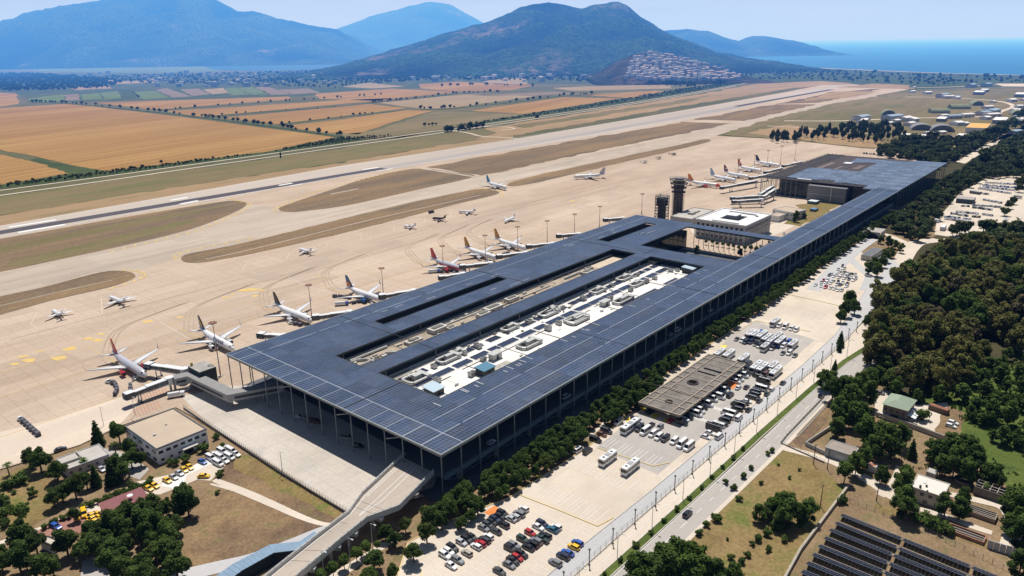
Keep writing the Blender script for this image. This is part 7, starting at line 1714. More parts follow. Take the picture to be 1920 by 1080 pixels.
for lb,x,y,a,c,t in [('white car beside the orange painted bay',838,448,AY,'w','c'),('dark saloon car driving up the van park aisle',944,442,AY,'d','c'),('black van driving in the van park aisle',735,545,AY,'k','v'),('dark car driving alone at the outer corner of the van park',1405,388,AY,'d','c'),('dark teal car by the kerb under the parked minibus',1203,527,AY,'e','c'),('white car half behind the dark teal car at the kerb',1265,468,AY,'w','h'),('black saloon at the yellow kerb beside the black vans, upper one',1105,612,AY,'d','c'),('black saloon at the yellow kerb beside the black vans, lower one',970,728,AY,'k','c'),('white van at the yellow kerb by the outer rank',845,832,AY,'w','v'),('white car behind the dark off-road car of the outer rank',948,620,AX,'w','c'),('black van behind the big white coaches, near one',955,198,AY,'k','v'),('dark van behind the white-topped coach, far one',975,143,AY,'d','v'),('brown van squeezed between two white coaches',1195,275,AY,'o','v')]:
 p = G(*c3(x,y),0.8); car(lb,(p.x,p.y),a + jit(),c,t,g3)
c4_ = lambda x,y: (1330 + x / 9,580 + y / 9); g4 = 'vehicles on the coach park'
row('the front row of the crowded coach park',g4,[(462,505,'d'),(560,530,'w','v'),(612,555,'d','v'),(700,555,'n','v'),(780,592,'k'),(840,622,'d','s'),(1065,662,'d','s'),(1250,622,'w','v')],c4_,AY + pi,end='the trees')
row('the row of three below the coaches',g4,[(1240,742,'d'),(1350,742,'w','v'),(1445,782,'d')],c4_,AY + pi,end='the coaches')
row('the short minibus row farther up',g4,[(1182,272,'w','v'),(1286,297,'w','m'),(1386,322,'w','v'),(1466,344,'w','v')],c4_,AY + pi,end='the coach',zc=1.0)
for lb,x,y,c,t in [('dark car behind the white coaches of the crowded coach park',1035,450,'k','c'),('blue van at the far right of the crowded coach park',1335,555,'b','v'),('blue van among the coach roofs of the crowded coach park',858,400,'b','v')]:
 p = G(*c4_(x,y),0.8); car(lb,(p.x,p.y),AY + pi,c,t,g4)
# moving cars
for lb,px,a,c,t in [('lone black car driving on the main road below the car parks',(1289,965),AY,'k','s'),('black car on the main road under the roadside pines',(1540,742),AY,'n','s'),('white van turning at the slip road below the slatted pavilion',(1627,517),AY + .9,'w','v')]:
 p = G(*px,0.5); car(lb,(p.x,p.y),a,c,t,None,z=0.27)
# coaches
def coach_meshes(L,skirt):
 key = 'coach%.1f' % L + skirt.name
 if key in MESH: return MESH[key]
 W_,Z = 1.27,3.25; h = L / 2; b = MB()
 b.loft([[(x,-W_ * k,z0),(x,W_ * k,z0),(x,W_ * k,1.5),(x,-W_ * k,1.5)] for x,k,z0 in ((-h,.96,.4),(-h + .2,1,.32),(h - .25,1,.32),(h,.93,.4))],1)
 b.loft([[(x,-W_ * k,2.55),(x,W_ * k,2.55),(x,W_ * k,Z - .15),(x,W_ * k * .88,Z),(x,-W_ * k * .88,Z),(x,-W_ * k,Z - .15)] for x,k in ((-h + .02,.95),(-h + .22,1),(h - .45,1),(h - .2,.93))],0)
 for x in [-h + .15 + j * (L - .6) / 6 for j in range(7)]:
  for s in (-1,1): b.box(x,x + .14,s * W_ * .97 - .04,s * W_ * .97 + .04,1.5,2.55,0)
 g = MB(); g.loft([[(-h + .05,-W_ * .97,1.49),(h - .04,-W_ * .93,1.2),(h - .04,W_ * .93,1.2),(-h + .05,W_ * .97,1.49)],[(-h + .05,-W_ * .97,2.56),(h - .2,-W_ * .93,2.75),(h - .2,W_ * .93,2.75),(-h + .05,W_ * .97,2.56)]])
 wl = MB(); wl.tube([(0,-.16,.48),(0,.16,.48)],.48,12); wl.tube([(0,-.17,.48),(0,.17,.48)],.25,8,1)
 r = MB(); r.box(-1.1,1.1,-.8,.8,Z,Z + .2); r.box(h * .5,h * .5 + .7,-.4,.4,Z,Z + .12,1); r.box(-h * .62,-h * .62 + .7,-.4,.4,Z,Z + .12,1)
 MESH[key] = (b.mesh('body',[CARM['w'],skirt]),g.mesh('windows',CGL),wl.mesh('wheel',[TYRE,LSTEEL]),r.mesh('roof_unit',[plain('roof_unit_grey',(0.35,0.36,0.37),0.6),CGL])); return MESH[key]
def coach(label,px,ang,L=12.0,skirt='w',group='coaches in the car parks',zc=1.6):
 p = G(px[0],px[1],zc); o = thing('coach',label,'coach',(p.x,p.y,0.24),ang,group); m1,m2,m3,m4 = coach_meshes(L,CARM[skirt])
 inst('body',m1,o); inst('windows',m2,o); inst('roof_unit',m4,o)
 for sx in (-.28,.32):
  for s in (-1,1): inst('wheel',m3,o,(sx * L,s * 1.12,0))
 for s in (-1,1):
  if 'mir' not in MESH:
   q = MB(); q.box(-.1,.1,-.1,.1,2.1,2.6); MESH['mir'] = q.mesh('mirror',CGL)
  inst('mirror',MESH['mir'],o,(L / 2,s * 1.45,0))
for lb,q,L,sk in [('white bus standing alone on the empty bays, left one of two',c2(475,600),9.4,'w'),('white bus standing alone on the empty bays, one nearer the service lane',c2(730,698),9.8,'w'),('long white coach at the head of the upper bay row',c2(727,240),11.5,'w'),('white coach beside the station roof end, by the trees',c3(600,26),10,'w'),('white coach beside the station roof end, second from the trees',c3(715,44),10.5,'w'),('flat white-topped coach at the far corner of the station roof',c3(905,98),10,'w'),('white coach first in the block of four behind the black van',c3(1065,195),11.5,'w'),('white coach second in the block of four',c3(1140,218),11,'w'),('shorter white coach third in the block of four, set back',c3(1275,195),8.5,'w'),('long white coach fourth in the block, nearest the service lane',c3(1310,262),11.5,'w'),('white coach heading the short row of minibuses',c4_(1108,225),10,'w'),('blue-sided coach with a white roof at the tree side of the crowd',c4_(692,430),10,'b'),('white coach second in the crowd, blue skirt',c4_(765,445),9,'b'),('long white coach third in the crowd',c4_(880,455),11.5,'w'),('white coach fourth in the crowd',c4_(960,508),10,'w'),('blue-sided coach fifth in the crowd',c4_(1050,545),9.5,'b'),('white coach behind the large blue one',c4_(1155,470),8.5,'w'),('largest blue-sided coach of the crowd',c4_(1190,555),11.5,'b'),('white bus at the outer end of the crowd',c4_(1405,605),9.5,'w'),('white midibus standing forward of the crowd',c4_(935,648),7.5,'w')]:
 coach(lb,q,AY + pi,L,sk)
# rental car cluster below the slip road
c5 = lambda x,y: (1500 + x / 12,480 + y / 12)
PARK5 = [(960,222,'d'),(860,305,'s'),(980,285,'w'),(890,360,'w'),(990,375,'g'),(1065,390,'w'),(1150,412,'d'),(1245,425,'s'),(660,435,'d'),(705,408,'w'),(760,460,'w'),(822,428,'w'),(880,480,'w'),(942,440,'w'),(1000,505,'w'),(1050,465,'s'),(1102,525,'d'),(1150,480,'w'),(1200,545,'w'),(1258,505,'s'),(530,550,'r'),(480,597,'s'),(612,550,'w'),(585,603,'w'),(685,612,'w'),(737,570,'w'),(857,590,'d'),(830,648,'s'),(962,610,'w'),(910,652,'d'),(1062,625,'d'),(1045,682,'w'),(345,655,'w'),(470,677,'w'),(575,707,'r'),(686,722,'w'),(772,742,'w'),(846,772,'w'),(936,776,'s')]
for x,y,c in PARK5:
 p = G(*c5(x,y),0.6); lab = {'r': None}.get(c,'%s car in the loose cluster of parked cars below the slip road' % CARC[c][0])
 if c == 'r': lab = 'red car in the cluster below the slip road, %s' % ('nearer the trees' if y < 600 else 'at the near edge')
 car(lab,(p.x,p.y),AY + pi + rnd.uniform(-.25,.25),c,rnd.choice('cchs'),'cars in the cluster below the slip road',full=False)
# distant staff car park: one mesh per car is enough at this size
def small_car(c,k=0):
 key = 'small' + c + str(k)
 if key not in MESH:
  t = 'chs'[k]; b,body,gl,wm,hm_,tm = car_meshes(t); m_ = MB(); m_.add(b); n0 = len(m_.f); g = MB(); L,W_,zb,zr,xb,xf,xrb,xrf,_ = CT[t]
  g.loft([[(xb,-W_ * .88,zb - .01),(xf,-W_ * .88,zb - .01),(xf,W_ * .88,zb - .01),(xb,W_ * .88,zb - .01)],[(xrb,-W_ * .75,zr - .06),(xrf,-W_ * .75,zr - .06),(xrf,W_ * .75,zr - .06),(xrb,W_ * .75,zr - .06)]],1)
  for sx in (-.3,.31): g.box(sx * L - .3,sx * L + .3,-W_ + .02,W_ - .02,0,.5,2)
  m_.add(g); MESH[key] = m_.mesh('parked_car',[CARM[c],CGL,TYRE])
 return MESH[key]
c6 = lambda x,y: (1740 + x / 9,320 + y / 9)
rows6 = [((965,200),(1540,238),24,'wwwbw'),((920,240),(1530,292),25,'wbwww'),((850,300),(1400,385),24,'wwbww'),((880,268),(1480,335),24,'bwwww'),((935,490),(1250,548),9,'gswsw'),((750,580),(1230,615),11,'wsdsw'),((555,595),(700,603),4,'dsw'),((750,617),(1090,662),6,'dwdo'),((480,692),(860,730),7,'wdwsw'),((930,735),(1095,760),4,'gsw'),((385,720),(680,765),6,'dsww'),((740,770),(880,785),3,'kod'),((280,778),(540,800),6,'twkw'),((280,812),(570,850),6,'swsg'),((600,815),(720,820),3,'ws'),((900,850),(970,862),2,'ws'),((890,380),(1020,398),3,'dks')]
rn = ['far dense block','far dense block','far dense block','far dense block','short grey row','long sparse row','pair row by the flat building','row of dark cars','near loose row','near loose row','near loose row','near loose row','row nearest the gate cabin','row nearest the gate cabin','row nearest the gate cabin','pair by the leaning tree','gap before the far dense block']
for (a,c,n_,cols),nm in zip(rows6,rn):
 n_ = n_ if n_ > 20 else int(n_ * 1.7)
 for k in range(n_):
  t = (k + .5) / n_; p = G(*c6(a[0] + (c[0] - a[0]) * t + rnd.uniform(-6,6),a[1] + (c[1] - a[1]) * t + rnd.uniform(-4,4)),0.6); cc = rnd.choice(cols)
  o = inst('parked_car',small_car(cc,rnd.randrange(3)),None,(p.x,p.y,0.28),AY + rnd.uniform(-.2,.2))
  tag(o,'%s car in the distant staff car park, %s' % (CARC[cc][0],nm),'car','cars in the distant staff car park')
for lb,q,L in [('white box truck on the empty lane of the staff car park',c6(1310,850),7),('white truck by the trees of the staff car park',c6(1515,445),7),('white truck at the near edge of the staff car park',c6(600,860),8),('long dark bus in the staff car park by the wood',c6(795,370),10)]:
 coach(lb,q,AY + (0 if 'box' in lb else 1.2),L,'n' if 'dark' in lb else 'w','large vehicles in the staff car park')
for k in range(26):
 p = G(1620 + (k % 13) * 4.6 + (22 if k < 13 else 0),(281 if k < 13 else 288) + (k % 13) * .4,.6); cc = rnd.choice('kndwk'); tag(inst('parked_car',small_car(cc,k % 3),None,(p.x,p.y,.44),AY + .1 * (k % 3),1.25),'%s vehicle parked at the end of the apron behind the brown roof' % CARC[cc][0],'car','vehicles behind the brown roof')
for k in range(16):
 w_ = T(378 + rnd.uniform(0,62),24 + rnd.uniform(0,26)); cc = rnd.choice('wwrs'); tag(inst('parked_car',small_car(cc,k % 3),None,(w_.x,w_.y,.47),rnd.uniform(0,3)),'%s car in the yard of the white courtyard office' % CARC[cc][0],'car','cars in the office yard')
# taxi yard and office parking,sighted on the left
c7 = lambda x,y: (x / 3,720 + y / 3)
def hd(px,dx,dy): return heading(px[0],px[1],px[0] + dx,px[1] + dy)
for lb,x,y,d,c,t in [('yellow taxi first by the hedge in the red yard',432,750,(2,10),'y','c'),('yellow taxi second by the hedge in the red yard',473,730,(2,10),'y','v'),('yellow taxi uppermost of three side by side at the shelter end',523,737,(12,-6),'y','c'),('yellow taxi middle one of three side by side at the shelter end',528,755,(12,-6),'y','c'),('yellow taxi lowest of three side by side at the shelter end',540,772,(12,-6),'y','c'),('yellow taxi alone by the kiosk',346,862,(4,10),'y','c'),('yellow taxi at the office end of the shelter, lower of two',836,588,(10,5),'y','c'),('yellow taxi at the office end of the shelter, upper of two',870,572,(10,5),'y','c'),('yellow taxi on the drive next to the silver car',940,543,(10,6),'y','c'),('silver car on the drive between taxi and white bay',976,524,(10,6),'s','c'),('silver car on the edge of the white bay',1010,502,(10,6),'s','c'),('yellow taxi on the white bay, left of a pair',1037,483,(8,7),'y','c'),('yellow taxi on the white bay, right of a pair',1067,468,(8,7),'y','c'),('yellow taxi standing crosswise at the tip of the trees',1146,519,(12,0),'y','c'),('blue car in the white bay beside the white pickups',1138,438,(10,5),'b','c'),('blue car in the red yard by the clipped bushes',316,803,(12,6),'b','e'),('silver car in the shade behind the flat roofed office',572,480,(8,6),'s','c'),('dark car passing on the apron road behind the pines',340,368,(12,-4),'d','c'),('dark red car in the drive among the bottom trees',535,945,(8,8),'r','c')]:
 q = c7(x,y); p = G(q[0],q[1],0.6); car(lb,(p.x,p.y),hd(q,*d),c,t,'taxis and cars by the office' if c == 'y' else None,cat='taxi' if c == 'y' else None,z=0.22,name='taxi' if c == 'y' else None)
 if c == 'y':
  o = COL.objects[-1]
k = 0
for i in range(3):
 for j in range(4):
  x = 1185 + j * 32 + i * 22; y = 415 - j * 18 + i * 16; q = c7(x,y); p = G(q[0],q[1],0.8)
  car('white pickup in the packed block by the office, row %s, %s along' % (ORD[i],ORD[j]),(p.x,p.y),hd(q,10,5),'w','p' if (i + j) % 2 else 'v','white vehicles packed beside the office',z=0.22,full=True)
# apron vehicles
DOL = plain('dolly_grey',(0.10,0.10,0.12),0.7)
dm_ = MB(); dm_.box(-1.5,1.5,-.8,.8,.4,.6); dm_.box(-1.3,1.3,-.75,.75,.6,1.9); dm_.beam((1.5,0,.5),(2.4,0,.45),.08); dmm = dm_.mesh('body',DOL); dw = MB()
for x in (-1,1):
 for y in (-.7,.7): dw.tube([(x,y - .08,.22),(x,y + .08,.22)],.22,8)
dwm = dw.mesh('wheels',TYRE)
tg = MB(); tg.box(-1.4,1.4,-.8,.8,.3,1.0); tg.box(-1.2,.2,-.75,.75,1.0,1.12); tg.box(-.9,.1,-.7,.7,1.12,1.75,1); tg.box(-1.0,.2,-.78,.78,1.75,1.85); tgm = tg.mesh('body',[CARM['w'],CGL])
def cart_train(name,pts,lead=True):
 q = [G(x,y,.6) for x,y in pts]; acc = spline([(p.x,p.y) for p in q],12,False); ln_ = 0; pos = []; nxt = 0.0
 for a,c in zip(acc,acc[1:]):
  d = hypot(c[0] - a[0],c[1] - a[1])
  while ln_ + d >= nxt:
   t = (nxt - ln_) / max(d,1e-6); pos.append((a[0] + (c[0] - a[0]) * t,a[1] + (c[1] - a[1]) * t,atan2(a[1] - c[1],a[0] - c[0]))); nxt += 3.5
  ln_ += d
 for k,(x,y,an) in enumerate(pos):
  if k == 0 and lead: o = thing('baggage_tractor','white baggage tractor leading %s' % name,'tractor',(x,y,.43),an); inst('body',tgm,o); inst('wheels',dwm,o)
  else: o = thing('baggage_cart','dark baggage cart in %s' % name,'baggage cart',(x,y,.43),an,'carts of ' + name); inst('body',dmm,o); inst('wheels',dwm,o)
cart_train('the diagonal cart train on the open apron',[(38,787),(48,795),(60,806),(74,818)])
cart_train('the hooked cart train beside the empty jet bridge',[(203,717),(215,721),(220,732),(214,745)])
cart_train('the short cart pair beside the empty jet bridge',[(245,725),(247,737)],False)
cart_train('the carts beside the blue and orange tailed jet',[(628,557),(645,558),(655,560)],False); cart_train('the carts under the wing of the blue engined jet',[(664,569),(676,567),(690,568)],False)
cart_train('the carts below the silver red-tailed jet',[(828,511),(846,509),(862,508)],False)
cart_train('the carts beside the near-black tailed jet',[(545,607),(556,609),(566,611)]); cart_train('the carts beside the nearer ochre tailed jet',[(895,497),(908,499),(920,500)]); cart_train('the carts beside the farther ochre tailed jet',[(945,475),(958,477)])
def loader(label,px,ang):
 p = G(*px); o = thing('belt_loader',label,'belt loader',(p.x,p.y,.43),ang,'belt loaders at the stands'); b = MB(); b.box(-2.2,2.2,-.8,.8,.35,.95); b.box(.9,1.9,-.75,-.1,.95,1.5); b.build('chassis',CARM['w'],o); b = MB(); b.beam((-3.2,.25,.9),(3.4,.25,2.6),.8,.18); b.build('belt',DOL,o); inst('wheels',dwm,o)
for lb,px in [('belt loader under the blue engined jet',(697,571)),('belt loader beside the silver red-tailed jet behind the canopy',(852,512)),('belt loader beside the jet with navy lettering',(408,655)),('belt loader at the near-black tailed jet',(552,600)),('belt loader beside the nearer ochre tailed jet',(915,493)),('belt loader at the silver jet nearest the viewer',(255,712))]: loader(lb,px,TROT + .8)
def truck(label,px,ang,c1_,c2_,L=7.0):
 p = G(*px,1.0); o = thing('service_truck',label,'truck',(p.x,p.y,.43),ang); b = MB(); b.box(L / 2 - 1.9,L / 2,-1.1,1.1,.5,2.3); b.box(L / 2 - .9,L / 2 + .02,-1.0,1.0,1.4,2.1,1); b.build('cab',[CARM[c1_],CGL],o)
 b = MB(); b.loft([[(x,y,z) for y,z in ((-1.15,.7),(1.15,.7),(1.2,1.5),(.8,2.5),(-.8,2.5),(-1.2,1.5))] for x in (-L / 2,L / 2 - 2.1)]); b.build('body',CARM[c2_],o); b = MB()
 for x in (-L * .32,L * .33):
  for y in (-1,1): b.tube([(x,y - .14,.45),(x,y + .14,.45)],.45,10)
 b.build('wheels',TYRE,o)
truck('white tank truck beside the pillars of the elbow gangway',(331,742),0.4,'w','w',7); truck('blue catering truck behind the wing of the blue engined jet',(641,571),0.2,'b','w',8); truck('blue truck behind the wing of the silver red-tailed jet',(814,510),0.2,'b','w',8)
p = G(809,398,1.2); car('black van parked between the business jets and the grass island',(p.x,p.y),AY,'k','m',None,z=0.43)
p = G(349,731,.8); car('white car in the shade under the elbow gangway',(p.x,p.y),AY,'w','c',None,z=0.43)
# cars in the shade under the canopy and on the departures deck
for lb,x,y,c,t in [('white car in the shade under the near canopy edge',560,782,'s','c'),('grey car beside it in the shade under the near canopy edge',573,786,'g','c'),('orange-brown loader in the shade under the near canopy edge',591,792,'o','v'),('dark van in the shade under the canopy, farther along',650,822,'c','v'),('dark car in the shade under the canopy near the ramp',672,838,'d','s')]:
 p = G(x,y,.6); car(lb,(p.x,p.y),AX + .4,c,t,None,z=.45)
for lb,x,y,c,t in [('white car on the departures deck near the terminal corner',30,4.2,'s','h'),('pale van on the departures deck, seen between the columns',78,4.6,'s','v'),('silver car on the departures deck, far along',168,4.4,'s','c'),('white van on the departures deck beside the silver car',176,4.4,'w','v'),('white car on the departures deck past the white roof',214,4.5,'w','c'),('silver car on the departures deck by the wing',262,4.5,'s','c'),('white car at the far part of the departures deck',320,4.5,'w','h')]:
 w_ = T(x,y); car(lb,(w_.x,w_.y),AY,c,t,None,z=7.01)
# farm vehicles
for lb,px,d,c,t in [('white van parked against the wall of the green roofed house',(1661,783),(10,3),'w','v'),('blue-grey car in the shade above the green roofed house',(1649,737),(10,2),'g','c'),('white car body on the brown plot, upper',(1787,793),(10,3),'w','h'),('white car body on the brown plot, lower',(1783,799),(10,3),'w','h')]:
 p = G(*px,.6); car(lb,(p.x,p.y),hd(px,*d),c,t,None,z=.2)
# ------------------------------------------------------------------ trees
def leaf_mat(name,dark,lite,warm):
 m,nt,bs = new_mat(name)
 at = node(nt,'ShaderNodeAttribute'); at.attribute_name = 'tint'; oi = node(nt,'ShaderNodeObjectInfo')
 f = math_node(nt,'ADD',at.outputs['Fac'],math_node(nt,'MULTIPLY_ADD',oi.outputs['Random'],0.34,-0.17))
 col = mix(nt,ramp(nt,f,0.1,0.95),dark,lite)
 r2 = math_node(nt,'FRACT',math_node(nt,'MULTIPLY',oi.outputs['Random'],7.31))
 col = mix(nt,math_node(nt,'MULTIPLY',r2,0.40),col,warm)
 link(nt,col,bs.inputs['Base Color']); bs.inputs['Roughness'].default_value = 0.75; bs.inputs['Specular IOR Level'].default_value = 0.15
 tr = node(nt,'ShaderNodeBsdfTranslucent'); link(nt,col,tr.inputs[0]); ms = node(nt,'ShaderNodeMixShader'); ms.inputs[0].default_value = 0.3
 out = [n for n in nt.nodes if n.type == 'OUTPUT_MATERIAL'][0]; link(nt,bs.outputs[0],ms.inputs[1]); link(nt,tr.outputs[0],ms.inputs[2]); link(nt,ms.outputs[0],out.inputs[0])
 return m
LP = leaf_mat('pine_leaf',(0.016,0.038,0.008),(0.10,0.165,0.034),(0.115,0.14,0.028))
LW = leaf_mat('wood_leaf',(0.034,0.042,0.012),(0.23,0.24,0.07),(0.26,0.21,0.06))
LB = leaf_mat('bright_leaf',(0.022,0.05,0.010),(0.125,0.205,0.038),(0.14,0.17,0.035))
LF = leaf_mat('far_leaf',(0.018,0.034,0.012),(0.075,0.11,0.034),(0.075,0.09,0.03))
LG_ = leaf_mat('dusty_leaf',(0.05,0.045,0.025),(0.22,0.19,0.10),(0.24,0.17,0.08))
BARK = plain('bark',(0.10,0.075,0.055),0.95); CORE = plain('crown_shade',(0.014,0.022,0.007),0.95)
def crown(mb,lobes,n,size,r,flat=1.0):
 """leaf clumps over and through a set of lobes; tint rises with height and differs lobe by lobe"""
 z0 = min(l[2] - l[3] for l in lobes); z1 = max(l[2] + l[3] for l in lobes); tot = sum(l[3] ** 2 for l in lobes)
 for (cx,cy_,cz,R) in lobes:
  lt = r.uniform(-0.22,0.22); k = int(n * R * R / tot)
  for _ in range(k):
   u = r.uniform(-1,1); a = r.uniform(0,2 * pi); q = sqrt(1 - u * u); rad = R * (1 - abs(r.gauss(0,0.16)))
   if u < -0.45 and r.random() < 0.55: continue
   d = Vector((q * cos(a),q * sin(a),u * flat)); c = Vector((cx,cy_,cz)) + d * rad
   s = size * r.uniform(0.55,1.25); nrm = (d * 1.0 + Vector((r.gauss(0,.6),r.gauss(0,.6),r.gauss(0,.6) + .25))).normalized()
   t1 = nrm.orthogonal().normalized(); t1 = Matrix.Rotation(r.uniform(0,6.28),3,nrm) @ t1; t2 = nrm.cross(t1)
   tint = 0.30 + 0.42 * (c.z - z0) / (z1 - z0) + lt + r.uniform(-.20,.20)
   w_ = s * r.uniform(.55,.9)
   mb.face([c + t1 * s,c + t2 * w_ + t1 * s * .15,c - t1 * s * .9,c - t2 * w_ - t1 * s * .1],0,min(1,max(0,tint)))
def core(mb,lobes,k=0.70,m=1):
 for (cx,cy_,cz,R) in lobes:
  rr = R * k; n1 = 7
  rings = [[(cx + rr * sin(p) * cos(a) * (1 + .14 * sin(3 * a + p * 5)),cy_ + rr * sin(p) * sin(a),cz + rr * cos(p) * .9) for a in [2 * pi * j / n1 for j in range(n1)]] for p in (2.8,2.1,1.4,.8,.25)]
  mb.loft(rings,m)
def make_tree(kind,seed,n,size):
 r = random.Random(seed); lobes = []; tk = MB()
 if kind == 'pine':              # rounded stone pine,unit: about 7 m wide,8 m tall
  H_ = 8.0; lobes = [(0,0,5.3,2.2)]
  for k in range(8): a = 2 * pi * k / 8 + r.uniform(-.4,.4); d = r.uniform(1.4,2.5); lobes.append((d * cos(a),d * sin(a),4.3 + r.uniform(-.9,1.3),r.uniform(1.0,1.6)))
  for k in range(3): lobes.append((r.uniform(-1.2,1.2),r.uniform(-1.2,1.2),6.7 + r.uniform(-.4,.7),r.uniform(.9,1.3)))
 elif kind == 'wood':            # taller spreading tree of the wood: 9 m wide,13 m tall
  lobes = [(0,0,8.0,2.7)]
  for k in range(10): a = 2 * pi * k / 10 + r.uniform(-.5,.5); d = r.uniform(1.6,3.4); lobes.append((d * cos(a),d * sin(a),6.6 + r.uniform(-2.2,3.2),r.uniform(1.2,2.0)))
  for k in range(3): lobes.append((r.uniform(-1.5,1.5),r.uniform(-1.5,1.5),10.6 + r.uniform(-.6,1.3),r.uniform(1.1,1.6)))
  for k in range(4): a = r.uniform(0,6.28); lobes.append((2.4 * cos(a),2.4 * sin(a),3.4,1.5))
 elif kind == 'conifer':
  z = 1.2
  while z < 11.5: R = 2.4 * (1 - (z - 1) / 11.5) + .25; lobes += [(R * .6 * cos(a + z),R * .6 * sin(a + z),z,R * .62) for a in (0,2.1,4.2)]; z += 1.0
 elif kind == 'cypress':
  z = 0.8
  while z < 9: R = 1.15 * min(1,(9.6 - z) / 4); lobes.append((r.uniform(-.15,.15),r.uniform(-.15,.15),z,R)); z += .9
 elif kind == 'bush':
  for k in range(6): a = r.uniform(0,6.28); d = r.uniform(.2,.8); lobes.append((d * cos(a),d * sin(a),.75 + r.uniform(-.2,.5),r.uniform(.5,.85)))
 elif kind == 'round':           # young round street tree,clear stem
  lobes = [(0,0,3.1,1.35)] + [(0.8 * cos(a),.8 * sin(a),2.9 + r.uniform(-.5,.8),.8) for a in (0,1.3,2.6,3.9,5.2)]
 elif kind == 'far':
  lobes = [(0,0,5,3.2)] + [(2.2 * cos(a),2.2 * sin(a),4.4 + r.uniform(-1,2),2.0) for a in (0.3,1.9,3.4,5)]
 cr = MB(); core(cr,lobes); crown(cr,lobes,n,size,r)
 top = max(l[2] for l in lobes)
 tk.tube([(0,0,-.2),(r.uniform(-.15,.15),r.uniform(-.15,.15),top * .45),(0,0,top * .9)],[.30 if top > 4 else .12,.22 if top > 4 else .09,.06],7)
 for l in lobes[1:6]:
  if top > 3: tk.tube([(0,0,top * .38),(l[0] * .5,l[1] * .5,l[2] - .8),(l[0],l[1],l[2])],[.13,.09,.04],5)
 return cr,tk
TREES = {}
def tree_kind(key,kind,leaf,variants,n,size,joined=False):
 L = []
 for v_ in range(variants):
  cr,tk = make_tree(kind,hash_(key) + v_ * 17,n,size)
  if joined:
   for f in range(len(tk.m)): tk.m[f] = 2
   cr.add(tk); L.append((cr.mesh('tree',[leaf,CORE,BARK],False,True),None))
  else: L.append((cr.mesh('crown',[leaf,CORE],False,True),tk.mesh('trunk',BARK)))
 TREES[key] = L
def hash_(s): return sum(ord(c) * (i + 3) for i,c in enumerate(s))
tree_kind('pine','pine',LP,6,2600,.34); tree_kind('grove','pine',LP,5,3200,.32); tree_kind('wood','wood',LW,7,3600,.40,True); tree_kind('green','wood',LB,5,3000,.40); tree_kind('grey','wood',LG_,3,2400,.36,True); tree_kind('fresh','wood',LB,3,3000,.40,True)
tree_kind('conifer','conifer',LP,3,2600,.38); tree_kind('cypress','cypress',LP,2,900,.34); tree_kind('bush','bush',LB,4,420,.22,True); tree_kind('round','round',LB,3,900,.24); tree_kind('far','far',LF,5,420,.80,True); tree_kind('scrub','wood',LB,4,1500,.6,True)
def tree(key,p,s,label,cat='tree',group=None,name=None,z=0.15,sz=None):
 v_ = rnd.choice(TREES[key]); sc = (s,s * rnd.uniform(.92,1.08),(sz or s) * rnd.uniform(.92,1.1)); rz = rnd.uniform(0,6.28)
 if v_[1] is None:
  o = inst(name or key + '_tree',v_[0],None,(p[0],p[1],z),rz,sc); return tag(o,label,cat,group)
 t = thing(name or key + '_tree',label,cat,(p[0],p[1],z),rz,group); t.scale = sc
 inst('trunk',v_[1],t); inst('crown',v_[0],t); return t
# planted strip along the terminal
g = 'pines planted along the terminal'; LBL = ['dense dark pine in the strip between the terminal and the near car park','dense dark pine in the strip between the terminal and the van park','dense dark pine in the strip between the terminal and the coach park','dark pine in the strip along the terminal wing']
u = -14.0
r_ = random.Random(5)
while u < 560:
 wide = 9.0 if -14 < u < 118 else (2.5 if u < 330 else 1.5)
 rowsn = 3 if u < 118 else 2
 lb = LBL[0 if u < 62 else 1 if u < 130 else 2 if u < 300 else 3]
 base = 7.0 if u < 122 else (6.2 if u < 330 else 5.6); gap = 4.4 if u < 122 else 3.6;
 for k in range(rowsn):
  v_ = base + k * gap + r_.uniform(-.8,.8)
  if k == 2 and 60 < u < 72: continue
  if r_.random() < 0.07: continue
  w_ = T(u + k * 2.4 + r_.uniform(-1,1),-v_); tree('pine',w_,r_.uniform(.62,.98) if u < 122 else r_.uniform(.68,.95),lb,'pine tree',g,'pine_tree',.2)
 u += 5.0 if u < 330 else 6.4
for x,y,s in [(722,1000,.8),(760,985,.72),(800,965,.8),(840,940,.8),(775,1040,.95),(700,1055,.95),(740,1012,.7),(800,1005,.95),(690,1090,.9),(735,1070,.6),(870,915,.8)]:
 tree('pine',G(x,y,3),s,'rounded pine in the clump between the footpath and the near car park','pine tree','pines between ramp and car park','pine_tree',.2)
for lb,x,y,s in [('small round young tree on the footpath edge, farthest up',707,1020,.8),('small round young tree on the footpath edge, second',686,1030,1.2),('young tree on the footpath edge, third',669,1042,1.25),('young tree on the footpath edge, fourth',645,1056,1.2),('young tree on the footpath edge, nearest the lower edge',624,1070,1.2),('young tree cut by the lower edge beside the footpath',602,1082,1.2)]:
 tree('round',G(x,y,2.5),s,lb,'tree','young trees on the footpath edge','young_tree',.2)
